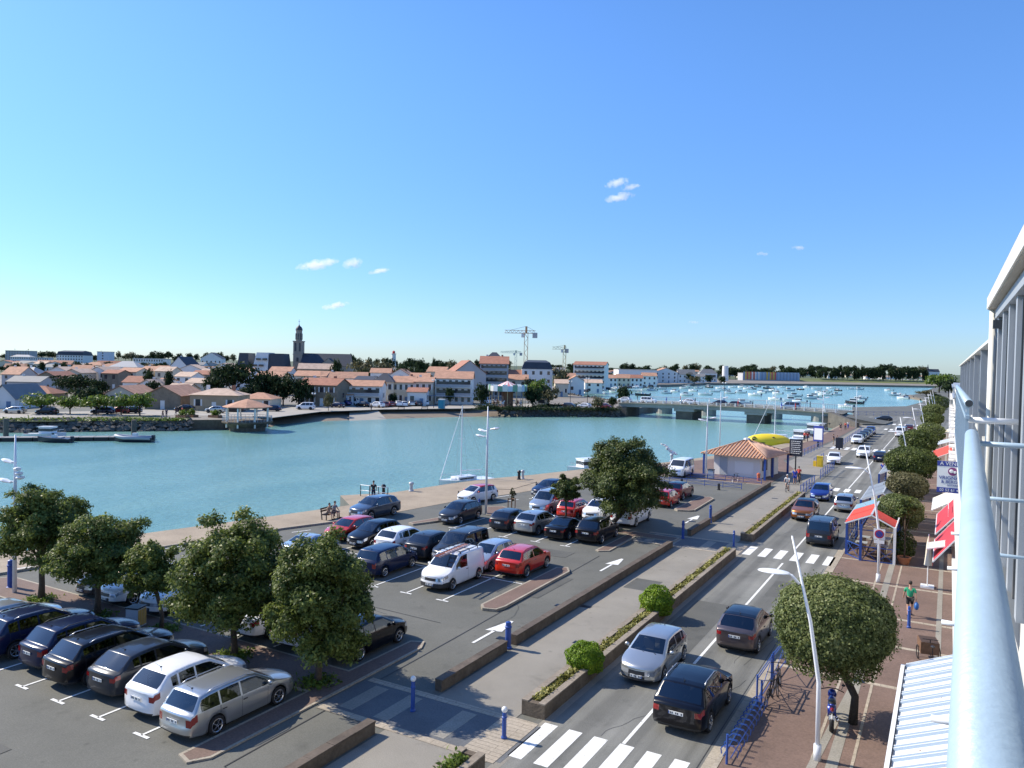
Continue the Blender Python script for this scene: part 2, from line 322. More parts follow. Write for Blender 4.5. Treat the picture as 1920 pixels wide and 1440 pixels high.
# pale paving bands of the sidewalk
mb = MB(); zb = .1145
def band(x0, y0, x1, y1): mb.box((x0+x1)/2, (y0+y1)/2, zb-.006, x1-x0, y1-y0, .006)
for y in (-4, 6, 16, 33.6, 38.7, 43.1, 49.7, 55.4, 62.8, 68, 73.5, 79, 85, 91, 98, 106, 115): band(-5.9, y-.14, 1.0, y+.14)
struct('sidewalk_band', mb, 'slab_joint')
mb = MB(); mb.box(-2.85, 92, .112, .34, 208, .006); mb.box(-.08, 92, .1125, .24, 208, .006); mb.prism([(-3.7, 22.5), (-3.45, 22.5), (-2.5, 38), (-2.75, 38)], .113, .119)
struct('sidewalk_band', mb, 'slab_light')
mb = MB(); mb.box(-3.45, 92, .1123, .10, 208, .006); mb.box(-2.3, 92, .1123, .10, 208, .006); struct('sidewalk_band', mb, 'slab_joint')
# tinted crossing between the car park and the road
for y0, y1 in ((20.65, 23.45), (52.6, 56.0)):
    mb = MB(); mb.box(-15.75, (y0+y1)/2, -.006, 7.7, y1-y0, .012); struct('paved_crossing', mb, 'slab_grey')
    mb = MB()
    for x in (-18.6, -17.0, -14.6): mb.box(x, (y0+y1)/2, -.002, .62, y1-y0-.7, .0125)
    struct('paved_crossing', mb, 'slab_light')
    mb = MB()
    for y in (y0, y1): mb.box(-15.9, y, .0, 7.2, .34, .013)
    struct('paved_crossing', mb, 'slab_joint')
    mb = MB(); mb.box(-12.75, (y0+y1)/2, .003, 1.35, y1-y0+.3, .013); struct('paved_crossing', mb, 'plank_slab')
# brick median under the near trees and the islands, each with its kerb
def island(poly, z=.13, kerb=.12, name='island', inner='brick_red'):
    n = len(poly); a = sum(poly[i][0]*poly[(i+1) % n][1]-poly[(i+1) % n][0]*poly[i][1] for i in range(n))
    if a < 0: poly = poly[::-1]
    mb = MB(); mb.prism(poly, -.01, z, mi=0, bottom=False); inn = []
    for i in range(n):
        p0, p1, p2 = Vector(poly[i-1]), Vector(poly[i]), Vector(poly[(i+1) % n]); d1 = (p1-p0).normalized(); d2 = (p2-p1).normalized()
        n1 = Vector((-d1.y, d1.x)); n2 = Vector((-d2.y, d2.x)); b = (n1+n2); b = b/max(.5, b.dot(n1)); inn.append(tuple(p1+b*kerb))
    mb.prism(inn, z-.002, z+.004, mi=1, bottom=False); return struct(name, mb, ['kerb_joint', inner])
island([(-20.75, 15.7), (-20.1, 15.5), (-19.7, 16.1), (-19.7, 21.0), (-19.75, 27.2), (-20.1, 27.9), (-20.7, 27.6), (-20.75, 23.6), (-45.5, 23.6), (-47.5, 20), (-46, 21.2), (-20.75, 21.2)], z=.05, name='median')
island([(-20.7, 33.6), (-20.3, 33.1), (-19.6, 33.3), (-19.45, 34.0), (-19.6, 42.0), (-20.1, 42.8), (-20.7, 42.4)])
island([(-20.6, 48.2), (-20.3, 48.0), (-19.7, 48.5), (-19.8, 53.8), (-16.9, 53.8), (-16.9, 55.2), (-27.5, 55.4), (-34, 58.5), (-35.0, 57.4), (-33.2, 54.4), (-20.6, 54.1)], z=.06, name='median')
island([(-20.8, 66.0), (-20.4, 65.7), (-19.5, 66.0), (-19.1, 66.6), (-19.3, 73.6), (-19.8, 74.3), (-20.7, 73.8)])
island([(-36.2, 47.8), (-35.6, 47.6), (-34.4, 50.6), (-34.6, 51.2), (-35.4, 51.2)])
sheet('brick_terrace', [(-34, 86.5), (-16.9, 86.5), (-16.9, 103), (-19.8, 112), (-26.5, 112), (-31.8, 98.5)], .006, 'brick_red')
sheet('brick_promenade', [(-24.5, 112), (-19.8, 112), (-18.2, 150), (-17.9, 205), (-21.8, 205), (-21.2, 150)], .009, 'brick_red')
sheet('slab_strip', rect(-33, 86.2, -16.9, 86.55), .010, 'slab_joint')
# ---------------------------------------------------------------- painted markings
def marks(polys, name='marking', z=.0045, material='marking'):
    mb = MB()
    for p in polys: mb.prism(p, z-.003, z+.0015, bottom=False)
    return struct(name, mb, material)
ps = [rect(-9.12, y0, -8.98, y1) for y0, y1 in ((23.9, 52.2), (56.4, 86.6), (89.4, 133.5), (139.5, 184))]
ps[1:1] = []
marks([rect(-9.11, 23.9, -8.99, 52.0), rect(-9.11, 56.4, -8.99, 62.4), rect(-9.11, 62.6, -8.99, 86.4), rect(-9.11, 89.6, -8.99, 133), rect(-9.11, 140, -8.99, 186)])
def zebra(y0, y1, x0, n, pitch, wd): marks([rect(x0+i*pitch, y0, x0+i*pitch+wd, y1) for i in range(n)], 'crosswalk')
zebra(21.2, 23.85, -11.95, 6, .935, .50); zebra(53.0, 55.7, -11.9, 6, 1.02, .52); zebra(86.8, 89.2, -11.4, 5, 1.05, .55); zebra(134.2, 138.6, -16.6, 9, 1.05, .6); zebra(187.5, 191.5, -12.2, 6, 1.1, .6)
zebra(207, 212, -13, 9, 1.3, .7)
def arrow(x, y0, y1):
    L = y1-y0; return [rect(x-.07, y0, x+.07, y0+L*.55), [(x-.42, y0+L*.50), (x+.38, y0+L*.55), (x+.12, y1), (x-.05, y1)]]
marks(arrow(-18.25, 29.0, 32.5)+arrow(-18.25, 43.5, 47.1)+arrow(-18.25, 61.0, 64.7), 'painted_arrow')
def bays(xs, y0, y1, tside, T=True):
    o = []
    for x in xs:
        o.append(rect(x-.05, y0, x+.05, y1))
        if T: yt = y0 if tside < 0 else y1; o.append(rect(x-.38, yt-.06, x+.38, yt+.06))
    return o
marks(bays((-22.9, -25.3, -27.7, -30.05, -32.4, -34.8, -37.2), 15.9, 20.8, -1), 'bay_marking')
marks(bays((-22.9, -25.3, -27.7, -30.1, -32.5, -34.9, -37.3, -39.6), 23.9, 28.6, 1), 'bay_marking')
marks(bays((-22.95, -25.35, -27.65, -30.0, -32.4, -34.8), 33.35, 43.4, -1)+[rect(-36.8, 38.35, -20.7, 38.45)]+bays((-22.95, -25.35, -27.65, -30.0, -32.4, -34.8), 43.35, 43.5, 1), 'bay_marking')
marks(bays((-22.9, -25.25, -27.9, -30.3), 48.2, 53.9, -1)+bays((-32.6,), 48.6, 53.3, -1), 'bay_marking')
marks(bays((-23.2, -25.6, -28.0, -30.6), 55.6, 61.2, 1)+bays((-23.3, -25.7), 65.5, 75.5, -1), 'bay_marking')
ln = []
for a, b_ in (((-47.1, 24.6), (-46.6, 26.3)), ((-45.9, 27.5), (-45.4, 29.3)), ((-44.6, 32.0), (-44.1, 33.6)), ((-43.9, 34.8), (-43.5, 36.4)), ((-42.8, 37.6), (-42.1, 39.0)), ((-41.3, 40.6), (-40.8, 42.0)), ((-40.4, 43.3), (-39.9, 44.6)), ((-35.6, 60.2), (-34.6, 62.5)), ((-34.0, 63.5), (-33.2, 65.6)), ((-38.2, 57.0), (-36.3, 64.5))):
    d = Vector((b_[0]-a[0], b_[1]-a[1])).normalized(); nx, ny = -d.y*.06, d.x*.06; ln.append([(a[0]-nx, a[1]-ny), (b_[0]-nx, b_[1]-ny), (b_[0]+nx, b_[1]+ny), (a[0]+nx, a[1]+ny)])
marks(ln, 'bay_marking'); marks([rect(-20.6, 36, -20.5, 36.1)], 'marking')
# tar seams and drains
mat('tar', (.035, .035, .035), .6)
mb = MB()
for a, b_, wv in (((-19.4, 9), (-18.9, 16), .05), ((-19.0, 16), (-19.3, 30), .05), ((-19.3, 30), (-19.8, 47), .04), ((-38, 31), (-21, 30.4), .03), ((-6.5, 12), (-6.55, 52), .035), ((-7.2, 33), (-6.6, 38), .02)):
    mb.bar((*a, .001), (*b_, .001), wv, .004)
struct('tar_seam', mb, 'tar')
mb = MB()
for x, y in ((-17.3, 36.0), (-16.1, 36.6), (-14.2, 31.6), (-15.9, 66), (-14.5, 78), (-2.85, 33.6), (-17.4, 30.2), (-3.6, 58), (-18.0, 62)):
    mb.box(x, y, .0 if x < -6 else .11, .55, .34, .012); 
    for q in range(5): mb.box(x-.22+q*.11, y, .012 if x < -6 else .122, .05, .28, .004)
mb.lathe([(.001, .125), (.32, .125), (.34, .11)], c=(-.75, 34.7, 0), n=20)
struct('drain', mb, 'dark_metal')
mb = MB()
for x0, y0, x1, y1 in ((-11.5, 33, -9.6, 41), (-8.6, 44, -7.2, 47.5), (-19.4, 36.5, -18.9, 41), (-29.5, 10, -25.5, 13.2), (-33, 29.5, -28.5, 31.2), (-24.5, 45.2, -21.5, 46.8), (-8.3, 64, -6.9, 71), (-15.8, 41, -14.2, 43.3)): mb.box((x0+x1)/2, (y0+y1)/2, -.004, x1-x0, y1-y0, .0062)
struct('asphalt_patch', mb, ground_mat('asphalt_patch', (.080, .081, .072), (.105, .105, .092), fine=28, big=.5) and 'asphalt_patch')
mb = MB(); rs_ = random.Random(8)
for x, y, a, n_ in ((-9.9, 24, 1.5, 22), (-7.6, 33, 1.62, 14), (-24, 30, 2.9, 26), (-18.6, 31, 1.55, 18), (-34, 46, .5, 18), (-11, 60, 1.5, 18)):
    for i in range(n_): q = (x+math.cos(a)*.38+rs_.uniform(-.06, .06), y+math.sin(a)*.38+rs_.uniform(-.06, .06)); mb.bar((x, y, .0045), (*q, .0045), .013, .002); x, y = q; a += rs_.uniform(-.25, .25)
struct('crack', mb, 'tar')
# kerb of the quay road
mb = MB(); kp = [(-53, 0), (-47.3, 20), (-45.0, 31.3), (-42.6, 40.9), (-40.6, 46.6)]
for a, b_ in zip(kp, kp[1:]): mb.bar((*a, .05), (*b_, .05), .16, .16)
struct('kerb', mb, 'kerb_joint')
# ---------------------------------------------------------------- low walls and planters (things)
def wall_seg(x, y0, y1, label, w_=.30, h=.44):
    o = MB().box(x, (y0+y1)/2, -.01, w_, y1-y0, h-.05).build('low_wall', 'wall_stone'); tag(o, label, 'low wall', 'low stone walls along the car park')
    c = MB()
    n = max(1, int((y1-y0)/1.0)); st = (y1-y0)/n
    for i in range(n): c.box(x+random.uniform(-.006, .006), y0+st*(i+.5), h-.06, w_+.05, st-.012, .07+random.uniform(-.006, .006))
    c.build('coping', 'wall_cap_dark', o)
wall_seg(-16.62, -5, 20.1, 'low stone wall beside the walkway at the bottom edge, ending at the tinted crossing')
wall_seg(-16.62, 24.0, 29.0, 'short low stone wall between the near tinted crossing and the blue bollard')
wall_seg(-16.62, 29.8, 52.2, 'longest low stone wall between car park arrow lane and walkway')
wall_seg(-16.62, 56.6, 62.0, 'short low stone wall beyond the shaded crossing, ending at a blue bollard')
wall_seg(-16.62, 62.8, 86.2, 'far low stone wall running from the blue bollard to the kiosk')
def planter(y0, y1, label, h=.52):
    o = empty('planter', label, 'planter', ((-12.52), (y0+y1)/2, 0), group='long stone planters beside the road')
    L = y1-y0; wl, x0 = .24, .46
    mb = MB(); mb.box(-x0+wl/2, 0, -.01, wl, L, h); mb.box(x0-wl/2, 0, -.01, wl, L, h); mb.box(0, -L/2+wl/2, -.01, 2*(x0-wl), wl, h-.003); mb.box(0, L/2-wl/2, -.01, 2*(x0-wl), wl, h-.003)
    mb.build('planter_wall', 'wall_stone', o)
    mb = MB(); n = int(L/1.2); st = L/n
    for s_ in (-1, 1):
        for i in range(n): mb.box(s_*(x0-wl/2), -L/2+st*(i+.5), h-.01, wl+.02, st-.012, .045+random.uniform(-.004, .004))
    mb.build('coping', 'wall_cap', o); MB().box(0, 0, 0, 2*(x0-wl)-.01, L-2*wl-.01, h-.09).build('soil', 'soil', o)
    return o
PLANTERS = [planter(-4, 20.0, 'stone planter with leafy shrubs at the bottom edge beside the first crosswalk'),
 planter(24.0, 52.0, 'long stone planter holding two clipped lime green bushes beside the road'),
 planter(57.2, 80.5, 'stone planter of low yellowish flowers between walkway and the orange car')]
# ================================================================ cars
def paint(name, col, metal=.0, rough=.28):
    m = mat(name, col, rough, metal=metal, coat=.9 if max(col) > .1 else .45, spec=.5 if max(col) > .1 else .25); nn, ll, b = nodes_of(m); b.inputs['Coat Roughness'].default_value = .02
    return m
paint('paint_silver', (.50, .51, .50), .75, .3); paint('paint_white', (.80, .81, .82), 0, .35); paint('paint_black', (.003, .003, .006), .0)
paint('paint_navy', (.006, .012, .045), .1); paint('paint_grey', (.075, .078, .085), .6); paint('paint_darkgrey', (.026, .031, .040), .2)
paint('paint_red', (.52, .022, .006), .0); paint('paint_darkred', (.16, .008, .012), .3); paint('paint_blue', (.012, .03, .22), .35)
paint('paint_orange', (.36, .115, .02), .6); paint('paint_steelblue', (.085, .11, .15), .6); paint('paint_brown', (.16, .12, .10), .6)
paint('paint_paleblue', (.42, .50, .58), .5); paint('paint_taupe', (.12, .095, .095), .6)
mat('rim_alloy', (.62, .63, .65), .25, metal=.9); mat('chrome', (.8, .8, .82), .12, metal=1); mat('plate_white', (.78, .78, .74), .4)
mat('plate_ink', (.01, .012, .02), .6); mat('car_interior', (.10, .095, .09), .8); mat('clad', (.028, .029, .031), .6)
mat('lamp_red', (.24, .010, .012), .12, coat=1); mat('lamp_clear', (.55, .58, .62), .08, metal=.55, coat=1)
def _glass(name, tint, k):
    m = bpy.data.materials.new(name); m.use_nodes = True; n = m.node_tree; n.nodes.clear()
    o = n.nodes.new('ShaderNodeOutputMaterial'); mx = n.nodes.new('ShaderNodeMixShader'); tr = n.nodes.new('ShaderNodeBsdfTransparent'); tr.inputs[0].default_value = (*tint, 1)
    gl = n.nodes.new('ShaderNodeBsdfGlossy'); gl.inputs['Roughness'].default_value = .02; gl.inputs['Color'].default_value = (.9, .95, 1, 1)
    fr = n.nodes.new('ShaderNodeFresnel'); fr.inputs[0].default_value = 1.5; ad = n.nodes.new('ShaderNodeMath'); ad.operation = 'MULTIPLY_ADD'; ad.inputs[1].default_value = 1.3; ad.inputs[2].default_value = k
    n.links.new(fr.outputs[0], ad.inputs[0]); n.links.new(ad.outputs[0], mx.inputs[0]); n.links.new(tr.outputs[0], mx.inputs[1]); n.links.new(gl.outputs[0], mx.inputs[2]); n.links.new(mx.outputs[0], o.inputs[0])
    M[name] = m
_glass('car_glass', (.50, .54, .54), .05); _glass('tinted_glass', (.12, .13, .14), .05); _glass('clear_glass', (.82, .86, .87), .03)
mat('far_glass', (.03, .035, .045), .08, spec=.8)

def lerp_pts(pts, x):
    if x <= pts[0][0]: return pts[0][1]
    for (a, b), (c, d) in zip(pts, pts[1:]):
        if x <= c: return b+(d-b)*(x-a)/max(1e-6, c-a)
    return pts[-1][1]
CAR = dict(
 hatch=dict(L=4.1, W=1.75, H=1.46, zn=.80, zc=1.00, xc=.98, xw=1.78, xr=3.45, xb=3.92, zb=1.02, bf=.92, br=1.00, xf=.80, wb=2.58, r=.31, sill=.20, pil=(2.42, 3.12), end=3.40, tum=.36, dl=.20),
 small=dict(L=3.75, W=1.66, H=1.48, zn=.80, zc=1.02, xc=.80, xw=1.60, xr=3.28, xb=3.60, zb=.98, bf=.92, br=1.00, xf=.66, wb=2.42, r=.29, sill=.20, pil=(2.25, 2.95), end=3.22, tum=.34, dl=.22),
 suv=dict(L=4.45, W=1.85, H=1.64, zn=.95, zc=1.12, xc=1.10, xw=1.90, xr=3.78, xb=4.20, zb=1.12, bf=1.04, br=1.12, xf=.87, wb=2.68, r=.35, sill=.28, pil=(2.62, 3.42), end=3.82, tum=.34, dl=.2, clad=1, rails=1),
 cross=dict(L=4.2, W=1.80, H=1.57, zn=.92, zc=1.08, xc=.98, xw=1.82, xr=3.42, xb=3.98, zb=1.10, bf=1.00, br=1.12, xf=.84, wb=2.60, r=.34, sill=.26, pil=(2.50, 3.16), end=3.44, tum=.38, dl=.16, clad=1),
 wagon=dict(L=4.55, W=1.78, H=1.50, zn=.80, zc=1.00, xc=1.08, xw=1.86, xr=4.10, xb=4.42, zb=.98, bf=.92, br=.98, xf=.88, wb=2.70, r=.32, sill=.20, pil=(2.55, 3.42), end=4.18, tum=.34, dl=.26, rails=1),
 mpv=dict(L=4.35, W=1.82, H=1.65, zn=.88, zc=1.08, xc=.80, xw=1.72, xr=3.88, xb=4.18, zb=1.08, bf=.98, br=1.06, xf=.82, wb=2.70, r=.32, sill=.22, pil=(2.40, 3.30), end=3.92, tum=.28, dl=.36),
 ludo=dict(L=4.42, W=1.84, H=1.84, zn=.98, zc=1.18, xc=.90, xw=1.72, xr=4.20, xb=4.36, zb=1.08, bf=1.06, br=1.10, xf=.86, wb=2.76, r=.33, sill=.24, pil=(2.42, 3.34), end=4.14, tum=.14, dl=.5, rails=1, clad=1),
 van=dict(L=4.25, W=1.83, H=1.83, zn=.96, zc=1.16, xc=.88, xw=1.68, xr=4.14, xb=4.22, zb=1.10, bf=1.04, br=1.04, xf=.82, wb=2.70, r=.31, sill=.22, pil=(2.32,), end=2.30, tum=.12, dl=.6, bump=1),
 bus=dict(L=4.9, W=1.92, H=1.98, zn=1.08, zc=1.26, xc=.70, xw=1.50, xr=4.78, xb=4.88, zb=1.12, bf=1.12, br=1.12, xf=.90, wb=3.0, r=.34, sill=.24, pil=(2.36, 3.60), end=4.70, tum=.14, dl=.5),
 coupe=dict(L=4.05, W=1.74, H=1.30, zn=.74, zc=.90, xc=1.20, xw=1.85, xr=2.70, xb=3.35, zb=.96, bf=.86, br=.90, xf=.82, wb=2.40, r=.31, sill=.18, pil=(), end=2.72, tum=.40, dl=.14),
)
def car_geo(k):
    c = CAR[k]; L, W, Ht = c['L'], c['W'], c['H']; r = c['r']; Ra = r+.055
    top = [(0, c['zn']-.13), (.05, c['zn']-.05), (.22, c['zn']), (c['xc'], c['zc']), (c['xw'], Ht-.045), (c['xw']+.28, Ht-.012), ((c['xw']+c['xr'])/2, Ht),
           (c['xr']-.3, Ht-.025), (c['xr'], Ht-.07), (c['xb'], c['zb']), (L-.05, c['zb']-.03), (L, c['zb']-.10)]
    if k == 'coupe': top[-2] = (L-.12, c['zb']-.04); top[-1] = (L, c['zb']-.14)
    st = {0, .05, .16, .36, c['xc'], c['xc']+.05, c['xw']-.04, c['xw'], c['xw']+.28, (c['xw']+c['xr'])/2, c['xr']-.3, c['xr'], c['xr']+.05*(c['xb']-c['xr']), c['xb']-.03, c['xb'], L-.22, L-.05, L, c['end'], (c['xc']+c['xw'])/2, c['xc']+.28}
    wh = (c['xf'], c['xf']+c['wb'])
    for x in wh:
        for f in (1.04, .97, .85, .6, .3, 0): st |= {x+f*Ra, x-f*Ra}
    for p in c['pil']: st |= {p-.035, p+.035}
    seams = [p for p in c['pil'][:2]]
    for p in ([c['xc']+.33]+seams): st |= {p-.006, p+.006}
    st = sorted(x for x in st if 0 <= x <= L); s2 = [st[0]]
    for x in st[1:]:
        if x-s2[-1] > .0105: s2.append(x)
    st = s2
    def zbot(s):
        z = c['sill']+.04*max(0, 1-s/.4)+.06*max(0, 1-(L-s)/.4)
        for x in wh:
            d = abs(s-x)
            if d < Ra: z = max(z, r+math.sqrt(max(0, Ra*Ra-d*d)))
        return z
    def hw(s):
        f = 1.0
        if s < .6: f -= .20*((.6-s)/.6)**2.2
        if L-s < .5: f -= .11*((.5-(L-s))/.5)**2
        return W/2*f
    bul = [(0, .20), (.4, .17), (c['xc'], .16), (c['xw'], .08), (c['xw']+.4, 0), (c['xr']-.4, 0), (c['xr'], -.04), (c['xb'], -.07), (L, -.09)]
    rings = []
    for s in st:
        zt = lerp_pts(top, s); zb = zbot(s); bb = lerp_pts([(c['xc'], c['bf']), (c['end'], c['br'])], s); b = min(bb, zt-.055); w_ = hw(s)
        g1 = max(zt-.10, b+.022); tum = c['tum']; lt = .10+(.0 if L-s > .7 else min(c['dl'], .26)-.10); lt = max(.1, lt)
        if s < .37: lt = .17
        if zb > b-.2: lt = min(lt, .10)
        if c.get('bump') and s < .9: pass
        x6 = w_-.035-tum*(g1-b)
        p = [(w_-.06, zb), (w_-.012, zb+.065), (w_, zb+.45*(b-zb)), (w_-.006, max(b-lt, zb+.5*(b-zb))), (w_-.022, b-.012), (w_-.032, b+.012), (x6, g1), (x6-.035, zt-.032), (x6-.13, zt-.004), ((x6-.13)/2, zt+.012), (0, zt+.018)]
        rings.append((s, p, w_))
    V = []; idx = {}
    def P(j, i, sd):
        key = (j, i, sd if rings[j][1][i][0] > 0 else 0)
        if key not in idx:
            s, p, w_ = rings[j]; x, z = p[i]; y = L/2-s+lerp_pts(bul, s)*(1-(x/w_)**2)-(lerp_pts(bul, 0)*.9 if s < .001 else 0)*0
            y -= .0
            if s < .3: y -= max(0, z-.48)*.22*(1-s/.3)
            idx[key] = len(V); V.append((x*sd, y, z))
        return idx[key]
    faces = []                      # (verts, tag)
    wsc = (c['xc']+.045, c['xw']-.035); rwn = (c['xr']+.04*(c['xb']-c['xr']), c['xb']-.025)
    for j in range(len(st)-1):
        a, b_ = st[j], st[j+1]; m = (a+b_)/2
        for i in range(10):
            for sd in (1, -1):
                t = 'body'
                if i == 0 and c.get('clad'): t = 'clad'
                if c.get('bump') and i <= 1 and (m < .5 or L-m < .3): t = 'clad'
                if i <= 3 and b_-a < .014 and m > c['xc']: t = 'seam'
                if i == 5 and c['xc']+.27 < m < c['end']-.0 and not any(abs(m-q) < .036 for q in c['pil']): t = 'sg'+('r' if sd > 0 else 'l')+str(sum(m > q for q in c['pil']))
                if i >= 8 and wsc[0] < m < wsc[1]: t = 'ws'
                if i >= 8 and rwn[0] < m < rwn[1]: t = 'rw'
                if i == 3 and m < .36: t = 'hl'+('r' if sd > 0 else 'l')
                if i in ((3,) if not c['dl'] > .3 else (3, 4, 5)) and L-m < (.22 if c['dl'] < .3 else .1): t = 'tl'+('r' if sd > 0 else 'l')
                if i >= 6 and c['xw'] < m < c['xr'] and t == 'body': t = 'roof'
                q = (P(j, i, sd), P(j+1, i, sd), P(j+1, i+1, sd), P(j, i+1, sd))
                if len(set(q)) < 3: continue
                faces.append((q if sd < 0 else q[::-1], t))
    # end caps
    fr = (-1, -.75, -.5, 0, .5, .75, 1)
    for j, e in ((0, 1), (len(st)-1, -1)):
        s, p, w_ = rings[j]; rows = []
        for i in range(9):
            row = []
            for f in fr:
                if f in (-1, 1): row.append(P(j, i, f)); continue
                if i == 8 and f in (0, -.5, .5): row.append(P(j, 10, 1) if f == 0 else P(j, 9, int(f*2))); continue
                if i == 8: u_, v_ = V[P(j, 8, 1 if f > 0 else -1)], V[P(j, 9, 1 if f > 0 else -1)]; V.append(tuple((a_+b_)/2 for a_, b_ in zip(u_, v_))); row.append(len(V)-1); continue
                x, z = p[i]; y = L/2-s+lerp_pts(bul, s)*(1-(x*f/w_)**2)
                if s < .3: y -= max(0, z-.48)*.22
                if e < 0 and i in (1, 2): y -= .035
                V.append((x*f, y, z)); row.append(len(V)-1)
            rows.append(row)
        for i in range(8):
            for q in range(6):
                o = q in (0, 1, 4, 5) if e > 0 else q in (0, 5); t = 'body'
                if e > 0:
                    if i == 3: t = ('hl'+('l' if q < 3 else 'r')) if o else 'grille'
                    if i in (0,) or (i == 1 and not o): t = 'clad'
                    if c.get('bump') and i <= 1: t = 'clad'
                else:
                    if i == 0: t = 'clad'
                    if i == 3 and o: t = 'tl'+('l' if q < 3 else 'r')
                    if c.get('bump') and i <= 1: t = 'clad'
                f4 = (rows[i][q], rows[i][q+1], rows[i+1][q+1], rows[i+1][q])
                faces.append((f4[::-1] if e > 0 else f4, t))
    return V, faces, c, rings
def sub_mesh(name, V, faces, mats, slot=None):
    ids = {}; vs = []; fs = []; ms = []
    for q, t in faces:
        g = []
        for i in q:
            if i not in ids: ids[i] = len(vs); vs.append(V[i])
            g.append(ids[i])
        g2 = [g[0]]+[b for a, b in zip(g, g[1:]) if b != a]
        if g2[0] == g2[-1]: g2 = g2[:-1]
        if len(set(g2)) < 3: continue
        fs.append(g2); ms.append(slot[t] if slot else 0)
    mb = MB(); mb.v = vs; mb.f = fs; mb.m = ms; return mb
def wheel_parts(r, wd=.20, style=0):
    t = MB(); h = wd/2
    t.lathe([(r*.62, -h*.95), (r*.93, -h), (r, -h*.75), (r, h*.75), (r*.93, h), (r*.62, h*.95), (r*.60, h*.3), (r*.60, -h*.3), (r*.62, -h*.95)], axis='x', n=24)
    t.lathe([(0.001, 0), (r*.62, 0)], axis='x', n=16)
    m = MB()
    m.lathe([(r*.60, h*.55), (r*.66, h*.98), (r*.72, h*1.02), (r*.66, h*1.06), (r*.6, h*.9)], axis='x', n=24)
    ns = (5, 7, 10)[style % 3]
    for q in range(ns):
        a = 2*math.pi*q/ns; d = (math.cos(a), math.sin(a))
        m.bar((h*.85, d[0]*r*.08, d[1]*r*.08), (h*.9, d[0]*r*.66, d[1]*r*.66), (r*.20, r*.15, r*.09)[style % 3], .03)
    m.lathe([(0.001, h*1.0), (r*.13, h*.98), (r*.15, h*.8)], axis='x', n=12)
    return t, m
PROTO = {}
